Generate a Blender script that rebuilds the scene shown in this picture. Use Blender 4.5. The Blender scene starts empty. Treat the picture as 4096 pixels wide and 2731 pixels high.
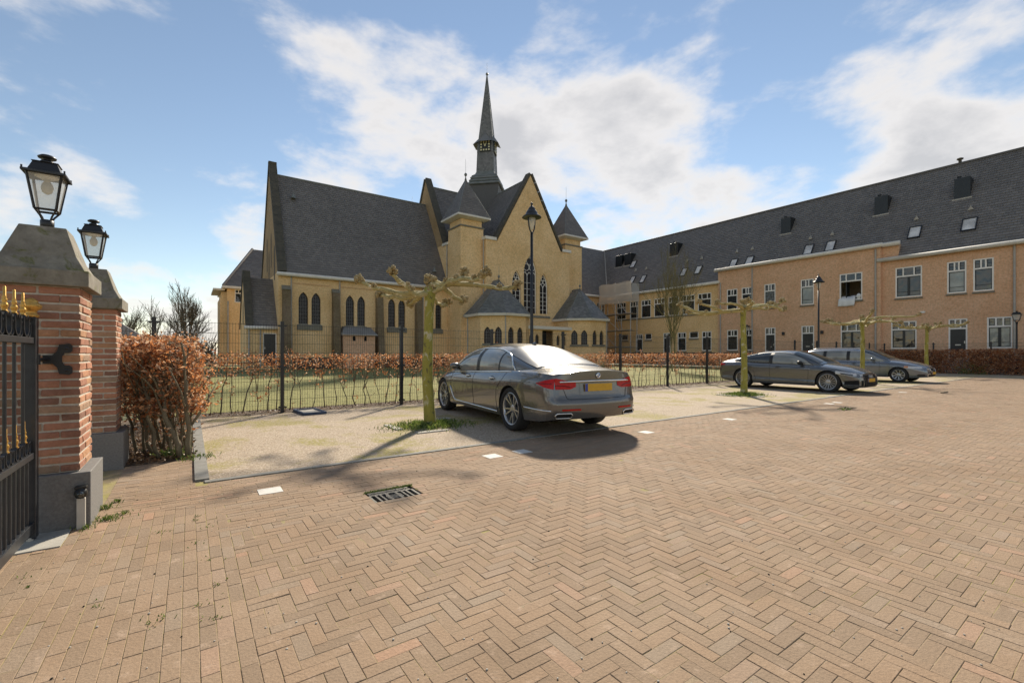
import bpy, bmesh, math, random
from mathutils import Vector, Matrix, noise as mnoise
R = math.radians
random.seed(7)
sc = bpy.context.scene
COL = sc.collection

# ------------------------------------------------------------------ camera
# world: X runs along the kerb (to the right), Y runs away from the road towards the church
cam = bpy.data.cameras.new('camera'); camo = bpy.data.objects.new('camera', cam); COL.objects.link(camo)
cam.sensor_width = 36; cam.lens = 16.0; cam.clip_start = .05; cam.clip_end = 3000
cam.shift_y = (1365.5 - 1412) / 4096 * -1
camo.location = (0, 0, 1.28); camo.rotation_euler = (R(90), 0, R(-35.29))
sc.camera = camo
# ------------------------------------------------------------------ sun and sky
SUN_ELEV = 37.0; SUN_DIR = Vector((.70, .715, 0)).normalized()
sl = bpy.data.lights.new('sun', 'SUN'); so = bpy.data.objects.new('sun', sl); COL.objects.link(so)
sl.energy = 2.0; sl.angle = R(3.5); sl.color = (1, .89, .73)
sd = Vector((SUN_DIR.x * math.cos(R(SUN_ELEV)), SUN_DIR.y * math.cos(R(SUN_ELEV)), math.sin(R(SUN_ELEV))))
so.rotation_euler = sd.to_track_quat('Z', 'Y').to_euler(); so.location = (0, 0, 60)
SKY_STRENGTH = .10
world = bpy.data.worlds.new('World'); sc.world = world; world.use_nodes = True
def build_world():
    nt = world.node_tree; n = nt.nodes; l = nt.links; n.clear()
    out = n.new('ShaderNodeOutputWorld'); bg = n.new('ShaderNodeBackground'); bg.inputs['Strength'].default_value = SKY_STRENGTH
    l.new(bg.outputs[0], out.inputs[0])
    sky = n.new('ShaderNodeTexSky'); sky.sky_type = 'NISHITA'; sky.sun_disc = False
    sky.sun_elevation = R(SUN_ELEV); sky.sun_rotation = math.atan2(SUN_DIR.x, SUN_DIR.y)
    sky.air_density = 1.0; sky.dust_density = 0; sky.ozone_density = 2.0
    tc = n.new('ShaderNodeTexCoord')
    sep = n.new('ShaderNodeSeparateXYZ'); l.new(tc.outputs['Generated'], sep.inputs[0])
    def math_(op, a, b=None, clamp=False):
        m = n.new('ShaderNodeMath'); m.operation = op; m.use_clamp = clamp
        for i, v in enumerate((a, b)):
            if v is None: continue
            if isinstance(v, (int, float)): m.inputs[i].default_value = v
            else: l.new(v, m.inputs[i])
        return m.outputs[0]
    # flatten the dome so that clouds crowd together towards the horizon
    den = math_('ADD', math_('MAXIMUM', sep.outputs[2], 0), .42)
    cx = math_('DIVIDE', sep.outputs[0], den); cy = math_('DIVIDE', sep.outputs[1], den)
    comb = n.new('ShaderNodeCombineXYZ'); l.new(cx, comb.inputs[0]); l.new(cy, comb.inputs[1])
    zz = math_('MULTIPLY', sep.outputs[2], 1.6); l.new(zz, comb.inputs[2])
    def nz(vec, scale, detail, rough, off=(0, 0, 0), dist=0):
        mp = n.new('ShaderNodeMapping'); mp.inputs['Location'].default_value = off; l.new(vec, mp.inputs[0])
        t = n.new('ShaderNodeTexNoise'); t.inputs['Scale'].default_value = scale; t.inputs['Detail'].default_value = detail
        t.inputs['Roughness'].default_value = rough; t.inputs['Distortion'].default_value = dist
        l.new(mp.outputs[0], t.inputs['Vector']); return t.outputs['Fac']
    big = math_('ADD', math_('MULTIPLY', math_('SUBTRACT', nz(comb.outputs[0], 3.3, 10, .56, CLOUD_OFF, .1), .5), 1.5), .47)
    wisp = nz(comb.outputs[0], 3.4, 9, .62, (4.1, 2.2, .3), .5)
    # where the large banks of cloud stand (directions on the dome, with a radius)
    bank = None
    for (x, y, z, r, a) in CLOUD_BANKS:
        v = Vector((x, y, z)).normalized()
        d = n.new('ShaderNodeVectorMath'); d.operation = 'DISTANCE'; l.new(tc.outputs['Generated'], d.inputs[0]); d.inputs[1].default_value = v
        mr = n.new('ShaderNodeMapRange'); mr.interpolation_type = 'SMOOTHSTEP'; l.new(d.outputs['Value'], mr.inputs[0])
        mr.inputs[1].default_value = r; mr.inputs[2].default_value = 0; mr.inputs[3].default_value = 0; mr.inputs[4].default_value = a
        bank = mr.outputs[0] if bank is None else math_('ADD', bank, mr.outputs[0])
    lowc = n.new('ShaderNodeMapRange'); l.new(sep.outputs[2], lowc.inputs[0]); lowc.inputs[1].default_value = .0; lowc.inputs[2].default_value = .30
    lowc.inputs[3].default_value = .20; lowc.inputs[4].default_value = 0
    dens = math_('ADD', math_('ADD', big, bank), lowc.outputs[0])
    dens = math_('ADD', dens, math_('MULTIPLY', math_('SUBTRACT', wisp, .5), .40))
    mask = n.new('ShaderNodeMapRange'); mask.interpolation_type = 'SMOOTHSTEP'; l.new(dens, mask.inputs[0])
    mask.inputs[1].default_value = .47; mask.inputs[2].default_value = .78; mask.inputs[3].default_value = 0; mask.inputs[4].default_value = .88
    # thickness gives the grey bellies
    cr = n.new('ShaderNodeValToRGB'); l.new(dens, cr.inputs[0])
    e = cr.color_ramp.elements; e[0].position = .58; e[0].color = CLOUD_EDGE; e[1].position = 1.02; e[1].color = CLOUD_BELLY
    m1 = e = cr.color_ramp.elements.new(.76); m1.color = CLOUD_MID
    mul = n.new('ShaderNodeVectorMath'); mul.operation = 'SCALE'; l.new(cr.outputs[0], mul.inputs[0]); mul.inputs['Scale'].default_value = CLOUD_GAIN
    skt = n.new('ShaderNodeMix'); skt.data_type = 'RGBA'; skt.blend_type = 'MULTIPLY'; skt.inputs[0].default_value = 1
    l.new(sky.outputs[0], skt.inputs[6]); skt.inputs[7].default_value = SKY_TINT
    mix = n.new('ShaderNodeMix'); mix.data_type = 'RGBA'; l.new(mask.outputs[0], mix.inputs[0]); l.new(skt.outputs[2], mix.inputs[6]); l.new(mul.outputs[0], mix.inputs[7])
    l.new(mix.outputs[2], bg.inputs[0])
CLOUD_OFF = (1.3, .4, .2)
CLOUD_BANKS = [(0.262, 0.851, 0.456, 0.2, 0.17), (0.432, 0.777, 0.458, 0.22, 0.204), (0.585, 0.659, 0.473, 0.22, 0.204), (0.709, 0.551, 0.44, 0.2, 0.187), (0.58, 0.729, 0.364, 0.22, 0.187), (0.747, 0.58, 0.324, 0.22, 0.17), (0.853, 0.437, 0.286, 0.2, 0.17), (0.906, 0.279, 0.319, 0.18, 0.17), (0.942, 0.153, 0.298, 0.2, 0.17), (0.909, 0.123, 0.399, 0.24, 0.17), (0.816, 0.267, 0.512, 0.16, 0.102), (0.678, 0.451, 0.581, 0.2, 0.136), (0.374, 0.718, 0.587, 0.14, 0.102), (0.135, 0.852, 0.506, 0.12, 0.068), (0.045, 0.838, 0.543, 0.2, 0.119), (-0.126, 0.953, 0.276, 0.12, 0.17), (-0.131, 0.872, 0.472, 0.1, 0.068), (0.216, 0.941, 0.261, 0.16, 0.085), (-0.049, 0.996, 0.07, 0.2, 0.085), (0.956, 0.212, 0.204, 0.2, 0.085), (-0.051, 0.916, 0.399, 0.35, -0.12), (0.142, 0.892, 0.428, 0.14, -0.096), (0.798, 0.387, 0.462, 0.2, -0.12), (0.455, 0.68, 0.576, 0.12, -0.072), (-0.581, -0.564, 0.587, 0.28, 0.17), (0.873, -0.467, 0.138, 0.24, 0.17), (0.796, -0.575, 0.191, 0.24, 0.17), (-0.887, -0.443, 0.128, 0.21, 0.17), (0.094, -0.971, 0.221, 0.28, 0.17), (0.667, -0.701, 0.252, 0.21, 0.17), (-0.812, -0.203, 0.547, 0.2, 0.17)]
CLOUD_EDGE = (.92, .875, .83, 1); CLOUD_MID = (.82, .785, .755, 1); CLOUD_BELLY = (.58, .565, .56, 1); CLOUD_GAIN = 3.0
SKY_TINT = (.46, .405, .35, 1)
build_world()
vs = sc.view_settings; vs.view_transform = 'Standard'; vs.look = 'None'; vs.gamma = 1; vs.use_curve_mapping = False
vs.exposure = 1.9
sc.render.engine = 'CYCLES'

# ------------------------------------------------------------------ materials
MATS = {}
def newmat(name):
    m = bpy.data.materials.new(name); m.use_nodes = True; MATS[name] = m
    nt = m.node_tree; return m, nt, nt.nodes, nt.links, nt.nodes['Principled BSDF']
def worldpos(n): return n.new('ShaderNodeNewGeometry').outputs['Position']
def noise_fac(n, l, scale, detail=4, rough=.55, vec=None, dist=0):
    t = n.new('ShaderNodeTexNoise'); t.inputs['Scale'].default_value = scale; t.inputs['Detail'].default_value = detail
    t.inputs['Roughness'].default_value = rough; t.inputs['Distortion'].default_value = dist
    l.new(vec if vec is not None else worldpos(n), t.inputs['Vector']); return t.outputs['Fac']
def ramp(n, l, fac, stops):
    r = n.new('ShaderNodeValToRGB'); l.new(fac, r.inputs[0]); e = r.color_ramp.elements
    e[0].position, e[0].color = stops[0][0], (*stops[0][1], 1)
    e[1].position, e[1].color = stops[-1][0], (*stops[-1][1], 1)
    for p, c in stops[1:-1]:
        k = e.new(p); k.color = (*c, 1)
    return r.outputs[0]
def mixc(n, l, fac, a, b, mode='MIX'):
    m = n.new('ShaderNodeMix'); m.data_type = 'RGBA'; m.blend_type = mode
    for i, v in ((0, fac), (6, a), (7, b)):
        if isinstance(v, (int, float)): m.inputs[i].default_value = v
        elif isinstance(v, tuple): m.inputs[i].default_value = (*v, 1)
        else: l.new(v, m.inputs[i])
    return m.outputs[2]
def bump(n, l, p, h, strength=.3, dist=.01):
    b = n.new('ShaderNodeBump'); b.inputs['Strength'].default_value = strength; b.inputs['Distance'].default_value = dist
    l.new(h, b.inputs['Height']); l.new(b.outputs[0], p.inputs['Normal'])
def island(n, l):                       # one random number for each piece, joined or not
    g = n.new('ShaderNodeNewGeometry'); o = n.new('ShaderNodeObjectInfo')
    a = n.new('ShaderNodeMath'); a.operation = 'ADD'; l.new(g.outputs['Random Per Island'], a.inputs[0]); l.new(o.outputs['Random'], a.inputs[1])
    f = n.new('ShaderNodeMath'); f.operation = 'FRACT'; l.new(a.outputs[0], f.inputs[0]); return f.outputs[0]
def plain(name, c1, c2=None, scale=6, rough=.7, metal=0, bumps=0, bscale=40, spec=.5, coat=0):
    m, nt, n, l, p = newmat(name)
    if c2 is None: c2 = tuple(x * .8 for x in c1)
    l.new(ramp(n, l, noise_fac(n, l, scale, 6), [(.3, c2), (.7, c1)]), p.inputs['Base Color'])
    p.inputs['Roughness'].default_value = rough; p.inputs['Metallic'].default_value = metal
    p.inputs['Specular IOR Level'].default_value = spec; p.inputs['Coat Weight'].default_value = coat; p.inputs['Coat Roughness'].default_value = .03
    if bumps: bump(n, l, p, noise_fac(n, l, bscale, 5), bumps)
    return m
def brickwall(name, c1, c2, mortar, stain, msize=.012):
    m, nt, n, l, p = newmat(name)
    s = n.new('ShaderNodeSeparateXYZ'); l.new(worldpos(n), s.inputs[0])
    a = n.new('ShaderNodeMath'); a.operation = 'ADD'; l.new(s.outputs[0], a.inputs[0]); l.new(s.outputs[1], a.inputs[1])
    c = n.new('ShaderNodeCombineXYZ'); l.new(a.outputs[0], c.inputs[0]); l.new(s.outputs[2], c.inputs[1])
    b = n.new('ShaderNodeTexBrick'); l.new(c.outputs[0], b.inputs['Vector']); b.inputs['Scale'].default_value = 1
    b.inputs['Brick Width'].default_value = .22; b.inputs['Row Height'].default_value = .065; b.inputs['Mortar Size'].default_value = msize
    b.inputs['Mortar Smooth'].default_value = .3; b.inputs['Bias'].default_value = 0
    b.inputs['Color1'].default_value = (*c1, 1); b.inputs['Color2'].default_value = (*c2, 1); b.inputs['Mortar'].default_value = (*mortar, 1)
    big = ramp(n, l, noise_fac(n, l, .45, 7, .62), [(.32, stain), (.62, (1, 1, 1))])
    fine = ramp(n, l, noise_fac(n, l, 8, 7, .7), [(.3, (.72, .70, .66)), (.5, (1, 1, 1)), (.7, (1.2, 1.2, 1.2))])
    col = mixc(n, l, 1, b.outputs['Color'], big, 'MULTIPLY'); col = mixc(n, l, 1, col, fine, 'MULTIPLY')
    l.new(col, p.inputs['Base Color']); p.inputs['Roughness'].default_value = .88; p.inputs['Specular IOR Level'].default_value = .25
    bump(n, l, p, b.outputs['Fac'], -.35, .01)
    return m
def pieces_mat(name, stops, rough=.8, grain=60, gbump=.25, stain=None, spec=.3, patch=None):
    m, nt, n, l, p = newmat(name)
    col = ramp(n, l, island(n, l), stops)
    col = mixc(n, l, .55, col, ramp(n, l, noise_fac(n, l, grain, 6, .65), [(.3, (.72, .72, .72)), (.7, (1.2, 1.2, 1.2))]), 'MULTIPLY')
    if stain: col = mixc(n, l, 1, col, ramp(n, l, noise_fac(n, l, stain[0], 6, .6), [(.33, stain[1]), (.62, (1, 1, 1))]), 'MULTIPLY')
    if patch: col = mixc(n, l, ramp(n, l, noise_fac(n, l, patch[0], 7, .66), [(patch[2], (0, 0, 0)), (patch[3], (1, 1, 1))]), col, patch[1])
    l.new(col, p.inputs['Base Color']); p.inputs['Roughness'].default_value = rough; p.inputs['Specular IOR Level'].default_value = spec
    bump(n, l, p, noise_fac(n, l, grain, 6), gbump, .01)
    return m
brickwall('yellow_brick', (.92, .63, .31), (.85, .54, .24), (.78, .60, .37), (.87, .82, .72))
brickwall('tan_brick', (.76, .475, .235), (.68, .40, .185), (.63, .47, .29), (.88, .84, .78))
brickwall('pink_brick', (.80, .475, .285), (.72, .385, .215), (.67, .49, .33), (.9, .85, .8))
brickwall('gable_brick_shade', (.46, .31, .16), (.39, .25, .12), (.38, .29, .18), (.8, .76, .68))  # darker brick for west-facing gables, their shade put into the colour
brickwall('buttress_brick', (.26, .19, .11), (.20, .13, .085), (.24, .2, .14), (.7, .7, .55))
brickwall('plinth_brick', (.12, .085, .06), (.09, .06, .045), (.15, .13, .1), (.7, .7, .7))
pieces_mat('slate', [(0, (.165, .148, .132)), (.5, (.190, .170, .151)), (1, (.218, .195, .172))], .6, 30, .2, (.25, (.88, .88, .87)), .4)
pieces_mat('chapel_slate', [(0, (.16, .154, .146)), (.5, (.21, .20, .19)), (1, (.26, .248, .235))], .5, 30, .2, (.4, (.7, .75, .7)), .45)
plain('slate_base', (.12, .113, .105), rough=.7)
plain('lead', (.21, .215, .2), (.13, .14, .125), 2.5, .55, 0, .1)
plain('coping', (.105, .09, .062), (.06, .055, .042), 3, .85, 0, .3)
plain('white_paint', (.80, .745, .65), (.70, .64, .54), 3, .5)
plain('frame_paint', (.90, .86, .79), (.84, .79, .71), 4, .45)
plain('zinc_pipe', (.46, .43, .38), (.36, .335, .29), 5, .6, .0)
plain('lead_came', (.26, .25, .23), rough=.6)
plain('sill_stone', (.25, .225, .18), (.17, .16, .11), 6, .85, 0, .2)
plain('dark_paint', (.016, .019, .02), (.010, .012, .013), 6, .35)
plain('black_metal', (.018, .019, .021), (.012, .012, .014), 8, .4, 0, .05, 60)
plain('gate_metal', (.040, .043, .048), (.026, .028, .032), 14, .38, .3, .05, 60)
plain('gold_paint', (.66, .40, .10), (.48, .25, .05), 60, .36, .65, .12, 90)
plain('clock_gold', (.80, .73, .42), rough=.4)
plain('clock_plate', (.022, .025, .02), rough=.5)
plain('stone_plinth', (.20, .195, .185), (.135, .13, .125), 60, .75, 0, .15, 160)
plain('galvanised', (.50, .50, .49), (.38, .38, .38), 9, .4, .5)
plain('plank', (.36, .29, .2), (.27, .21, .14), 5, .8)
plain('white_cloth', (.80, .79, .76), (.72, .71, .68), 4, .9)
plain('marker_stone', (.62, .60, .56), (.5, .48, .44), 14, .8, 0, .2)
plain('kerb_stone', (.24, .235, .215), (.16, .155, .135), 9, .85, 0, .25, 70)
plain('blue_plastic', (.035, .07, .14), (.025, .05, .1), 9, .5)
plain('cast_iron', (.16, .15, .13), (.08, .075, .065), 30, .6, .3, .25, 60)
plain('pit_dark', (.012, .011, .008), rough=.95)
plain('pipe_cream', (.52, .49, .43), (.42, .40, .35), 8, .5)
plain('concrete', (.42, .40, .35), (.33, .31, .27), 7, .85, 0, .2)
plain('iron_handle', (.55, .55, .52), rough=.3, metal=.7)
# windows: dark glass that mirrors the sky
def glassmat(name, c, rough=.04, spec=.6, wav=.02):
    m, nt, n, l, p = newmat(name)
    l.new(ramp(n, l, noise_fac(n, l, 1.3, 3), [(.35, tuple(x * .6 for x in c)), (.65, c)]), p.inputs['Base Color'])
    p.inputs['Roughness'].default_value = rough; p.inputs['Specular IOR Level'].default_value = spec
    bump(n, l, p, noise_fac(n, l, 1.1, 2), wav, .1)
glassmat('window_glass', (.035, .038, .036), .03, .9, .25)
glassmat('blind_glass', (.34, .37, .34), .05, .7, .2)
glassmat('church_glass', (.030, .026, .028), .25, .25, .35)
glassmat('skylight_reflection', (.80, .76, .70), .25, .6, .05)  # pale base colour stands in for the sky reflected in the roof panes
def clearglass(name, tint, mixf):
    m, nt, n, l, p = newmat(name)
    p.inputs['Base Color'].default_value = (*tint, 1); p.inputs['Roughness'].default_value = .04
    t = n.new('ShaderNodeBsdfTransparent'); t.inputs[0].default_value = (.93, .93, .9, 1)
    mx = n.new('ShaderNodeMixShader'); mx.inputs[0].default_value = mixf
    l.new(p.outputs[0], mx.inputs[1]); l.new(t.outputs[0], mx.inputs[2]); l.new(mx.outputs[0], n['Material Output'].inputs[0])
clearglass('lantern_glass', (.75, .74, .70), .62)
clearglass('netting', (.60, .57, .52), .40)
plain('bulb_glass', (.62, .58, .48), (.55, .5, .4), 20, .3)
# car finishes
def paint(name, c, flake=.25):
    m, nt, n, l, p = newmat(name)
    l.new(ramp(n, l, noise_fac(n, l, 900, 2), [(.35, tuple(x * (1 - flake) for x in c)), (.65, tuple(x * (1 + flake) for x in c))]), p.inputs['Base Color'])
    p.inputs['Metallic'].default_value = .55; p.inputs['Roughness'].default_value = .26
    p.inputs['Coat Weight'].default_value = 1; p.inputs['Coat Roughness'].default_value = .02
paint('grey_brown_paint', (.135, .130, .122)); paint('graphite_paint', (.13, .134, .134)); paint('blue_grey_paint', (.165, .185, .215))
glassmat('car_glass', (.030, .034, .032), .015, .9, .0)
glassmat('car_glass_sky', (.30, .31, .29), .02, .9, .0)  # bright sky reflection of the side windows put into the base colour
glassmat('car_glass_glare', (.12, .115, .10), .26, 1.0, .0)  # rough, paler glass that spreads sun glare over the whole rear window
plain('tyre', (.022, .021, .020), (.014, .014, .014), 30, .85)
plain('alloy', (.52, .52, .52), (.42, .42, .42), 30, .28, .85)
plain('alloy_dark', (.10, .10, .10), rough=.4, metal=.6)
plain('chrome', (.80, .80, .78), (.74, .74, .72), 3, .10, 1)
plain('black_trim', (.014, .014, .014), rough=.45)
plain('seam', (.006, .006, .006), rough=.9)
plain('tail_red', (.50, .008, .006), (.36, .005, .004), 30, .22, spec=.25)
plain('amber_lens', (.60, .20, .05), rough=.15, coat=1)
plain('headlamp_glass', (.62, .63, .62), (.42, .43, .43), 30, .08, coat=1)
plain('plate_yellow', (.62, .36, .02), (.54, .30, .02), 20, .5)
plain('plate_blue', (.03, .06, .32), rough=.5)
plain('badge_blue', (.05, .12, .30), rough=.3); plain('badge_white', (.75, .75, .75), rough=.3)
# ground
def ground_mats():
    m, nt, n, l, p = newmat('joint_sand')
    sand = ramp(n, l, noise_fac(n, l, 90, 4, .7), [(.3, (.17, .125, .078)), (.7, (.36, .275, .18))])
    moss = ramp(n, l, noise_fac(n, l, 16, 5, .7), [(.3, (.17, .145, .04)), (.7, (.32, .28, .08))])
    mask = ramp(n, l, noise_fac(n, l, .9, 6, .65), [(.43, (0, 0, 0)), (.57, (1, 1, 1))])
    l.new(mixc(n, l, mask, sand, moss), p.inputs['Base Color']); p.inputs['Roughness'].default_value = .95
    m, nt, n, l, p = newmat('gravel_mat')
    v = n.new('ShaderNodeTexVoronoi'); v.inputs['Scale'].default_value = 62; l.new(worldpos(n), v.inputs['Vector'])
    st = ramp(n, l, v.outputs['Color'], [(.1, (.29, .235, .175)), (.45, (.40, .33, .25)), (.7, (.47, .395, .305)), (1, (.55, .475, .38))])
    st = mixc(n, l, 1, st, ramp(n, l, v.outputs['Distance'], [(.25, (1, 1, 1)), (.8, (.68, .62, .54))]), 'MULTIPLY')
    mo = ramp(n, l, noise_fac(n, l, 30, 5, .7), [(.3, (.17, .15, .03)), (.7, (.31, .265, .06))])
    mk = ramp(n, l, noise_fac(n, l, .62, 7, .66, None, .4), [(.50, (0, 0, 0)), (.57, (1, 1, 1))])
    sp = ramp(n, l, noise_fac(n, l, 24, 4, .7), [(.38, (0, 0, 0)), (.55, (1, 1, 1))])
    l.new(mixc(n, l, mixc(n, l, 1, mk, sp, 'MULTIPLY'), st, mo), p.inputs['Base Color']); p.inputs['Roughness'].default_value = .95
    bump(n, l, p, v.outputs['Distance'], -.5, .01)
    m, nt, n, l, p = newmat('lawn_mat')
    l.new(ramp(n, l, noise_fac(n, l, 3.2, 8, .7), [(.28, (.12, .115, .03)), (.5, (.22, .21, .06)), (.75, (.35, .31, .12))]), p.inputs['Base Color'])
    p.inputs['Roughness'].default_value = .95; bump(n, l, p, noise_fac(n, l, 60, 6, .8), .9, .03)
    m, nt, n, l, p = newmat('soil_mat')
    l.new(ramp(n, l, noise_fac(n, l, 22, 8, .75), [(.3, (.045, .032, .022)), (.52, (.12, .085, .055)), (.72, (.27, .19, .125))]), p.inputs['Base Color'])
    p.inputs['Roughness'].default_value = .95; bump(n, l, p, noise_fac(n, l, 45, 6, .8), .9, .03)
    m, nt, n, l, p = newmat('terrain_mat')
    l.new(ramp(n, l, noise_fac(n, l, .4, 8, .7), [(.3, (.06, .065, .025)), (.7, (.13, .125, .05))]), p.inputs['Base Color']); p.inputs['Roughness'].default_value = .95
ground_mats()
pieces_mat('paver', [(0, (.258, .192, .134)), (.2, (.283, .208, .143)), (.5, (.298, .217, .148)), (.8, (.314, .224, .150)), (.94, (.290, .228, .168)), (1, (.37, .240, .162))], .88, 75, .4, (1.1, (.86, .82, .78)), .2, (9, (.44, .33, .245), .58, .80))
pieces_mat('pillar_brick', [(0, (.26, .145, .105)), (.25, (.38, .185, .125)), (.5, (.46, .225, .145)), (.75, (.48, .27, .155)), (.9, (.40, .26, .175)), (1, (.32, .24, .175))], .9, 45, .8, (5, (.72, .7, .68)), .2)
plain('mortar', (.56, .51, .43), (.40, .36, .30), 40, .95, 0, .4, 120)
def capstone():
    m, nt, n, l, p = newmat('cap_stone')
    g = ramp(n, l, noise_fac(n, l, 9, 8, .7), [(.3, (.135, .12, .095)), (.7, (.27, .25, .205))])
    mo = ramp(n, l, noise_fac(n, l, 55, 4, .7), [(.3, (.06, .065, .02)), (.7, (.16, .16, .05))])
    mk = ramp(n, l, noise_fac(n, l, 7, 6, .7, None, .8), [(.55, (0, 0, 0)), (.67, (1, 1, 1))])
    l.new(mixc(n, l, mk, g, mo), p.inputs['Base Color']); p.inputs['Roughness'].default_value = .9
    bump(n, l, p, noise_fac(n, l, 45, 7, .7), .45, .01)
capstone()
def leafmat(name, stops, trans=.25):
    m, nt, n, l, p = newmat(name)
    c = ramp(n, l, island(n, l), stops); l.new(c, p.inputs['Base Color']); p.inputs['Roughness'].default_value = .5
    t = n.new('ShaderNodeBsdfTranslucent'); l.new(c, t.inputs[0])
    mx = n.new('ShaderNodeMixShader'); mx.inputs[0].default_value = trans
    l.new(p.outputs[0], mx.inputs[1]); l.new(t.outputs[0], mx.inputs[2]); l.new(mx.outputs[0], n['Material Output'].inputs[0])
leafmat('beech_leaf', [(0, (.17, .065, .028)), (.2, (.34, .125, .045)), (.5, (.48, .195, .072)), (.75, (.58, .30, .14)), (1, (.70, .52, .36))], .5)
leafmat('beech_leaf_dark', [(0, (.11, .035, .014)), (.4, (.27, .085, .026)), (.75, (.42, .15, .05)), (1, (.55, .30, .14))], .42)
leafmat('green_leaf', [(0, (.06, .10, .02)), (.6, (.14, .20, .04)), (1, (.26, .29, .08))], .3)
leafmat('dry_leaf', [(0, (.05, .035, .02)), (.5, (.16, .09, .045)), (1, (.30, .19, .10))], .2)
def barkmat(name, a, b, c, sc_=5, zs=1):
    m, nt, n, l, p = newmat(name)
    mp = n.new('ShaderNodeMapping'); mp.inputs['Scale'].default_value = (1, 1, zs); l.new(worldpos(n), mp.inputs[0])
    f = noise_fac(n, l, sc_, 7, .62, mp.outputs[0], .6)
    l.new(ramp(n, l, f, [(.36, a), (.43, b), (.56, b), (.64, c)]), p.inputs['Base Color']); p.inputs['Roughness'].default_value = .9
    bump(n, l, p, noise_fac(n, l, sc_ * 7, 6, .7), .5, .02)
barkmat('plane_bark', (.095, .08, .042), (.29, .26, .05), (.50, .46, .31), 8, .6)
barkmat('plane_limb', (.15, .115, .055), (.38, .32, .14), (.62, .55, .37), 10)
barkmat('plane_knob', (.14, .10, .05), (.34, .26, .125), (.52, .42, .25), 22)
barkmat('hedge_stem', (.075, .062, .04), (.16, .135, .085), (.26, .23, .15), 9, .4)
barkmat('bare_bark', (.07, .06, .03), (.17, .145, .06), (.26, .23, .11), 4, .4)
barkmat('far_bark', (.10, .085, .055), (.17, .145, .10), (.24, .2, .145), 2)

# ------------------------------------------------------------------ mesh helpers
class MB:
    def __init__(s): s.v = []; s.f = []
    def add(s, vs, fs):
        o = len(s.v); s.v += [tuple(v) for v in vs]; s.f += [tuple(i + o for i in f) for f in fs]
    def box(s, x0, x1, y0, y1, z0, z1):
        s.add([(x0, y0, z0), (x1, y0, z0), (x1, y1, z0), (x0, y1, z0), (x0, y0, z1), (x1, y0, z1), (x1, y1, z1), (x0, y1, z1)],
              [(0, 3, 2, 1), (4, 5, 6, 7), (0, 1, 5, 4), (1, 2, 6, 5), (2, 3, 7, 6), (3, 0, 4, 7)])
    def hexa(s, p8): s.add(p8, [(0, 3, 2, 1), (4, 5, 6, 7), (0, 1, 5, 4), (1, 2, 6, 5), (2, 3, 7, 6), (3, 0, 4, 7)])
    def poly(s, pts): s.add(pts, [tuple(range(len(pts)))])
    def tube(s, pts, rad, n=8, cap=True):
        pts = [Vector(p) for p in pts]; k = len(pts); rs = rad if isinstance(rad, (list, tuple)) else [rad] * k
        up = Vector((0, 0, 1)); vs = []; a = None
        for i in range(k):
            t = (pts[min(i + 1, k - 1)] - pts[max(i - 1, 0)])
            t = t.normalized() if t.length > 1e-9 else Vector((0, 0, 1))
            if a is None:
                a = t.cross(up if abs(t.z) < .9 else Vector((1, 0, 0))).normalized()
            else:
                a = (a - t * a.dot(t)); a = a.normalized() if a.length > 1e-6 else t.orthogonal().normalized()
            b = t.cross(a)
            for j in range(n):
                an = 2 * math.pi * j / n; vs.append(pts[i] + (a * math.cos(an) + b * math.sin(an)) * rs[i])
        fs = [(i * n + j, i * n + (j + 1) % n, (i + 1) * n + (j + 1) % n, (i + 1) * n + j) for i in range(k - 1) for j in range(n)]
        if cap: fs += [tuple(range(n - 1, -1, -1)), tuple((k - 1) * n + j for j in range(n))]
        s.add(vs, fs)
    def lathe(s, prof, n=16, c=(0, 0, 0), rot=0.0):       # prof: (radius, z)
        vs = []; k = len(prof)
        for r, z in prof:
            for j in range(n):
                a = 2 * math.pi * j / n + rot; vs.append((c[0] + r * math.cos(a), c[1] + r * math.sin(a), c[2] + z))
        fs = [(i * n + j, i * n + (j + 1) % n, (i + 1) * n + (j + 1) % n, (i + 1) * n + j) for i in range(k - 1) for j in range(n)]
        fs += [tuple(range(n - 1, -1, -1)), tuple((k - 1) * n + j for j in range(n))]
        s.add(vs, fs)
    def ball(s, c, r, n=10, m=6, sz=1):
        s.lathe([(r * math.sin(math.pi * i / m) + 1e-4, -r * sz * math.cos(math.pi * i / m)) for i in range(m + 1)], n, c)
    def mesh(s, name):
        me = bpy.data.meshes.new(name); me.from_pydata(s.v, [], s.f); me.update(); return me
    def build(s, name, mat, parent=None, smooth=False, world=True, bevel=0):
        o = link(name, s.mesh(name), mat, parent, world)
        if smooth: o.data.polygons.foreach_set('use_smooth', [True] * len(o.data.polygons)); 
        if bevel:
            b = o.modifiers.new('bevel', 'BEVEL'); b.width = bevel; b.segments = 2; b.limit_method = 'ANGLE'
        return o
def link(name, me, mat, parent=None, world=True):
    o = bpy.data.objects.new(name, me); COL.objects.link(o)
    if mat and not me.materials: me.materials.append(MATS[mat])
    if parent is not None:
        o.parent = parent
        if world and parent.get('_ofs'): o.matrix_parent_inverse = Matrix.Translation([-c for c in parent['_ofs']])
    return o
def thing(name, label, cat, loc=(0, 0, 0), rz=0, group=None):
    o = bpy.data.objects.new(name, None); COL.objects.link(o); o.location = loc; o.rotation_euler = (0, 0, rz); o.empty_display_size = .2
    o['label'] = label; o['category'] = cat; o['_ofs'] = list(map(float, loc))
    if group: o['group'] = group
    return o
def tag(o, label, cat, group=None):
    o['label'] = label; o['category'] = cat
    if group: o['group'] = group
    return o
def struct(o): o['kind'] = 'structure'; return o
def stuff(o): o['kind'] = 'stuff'; return o
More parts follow.
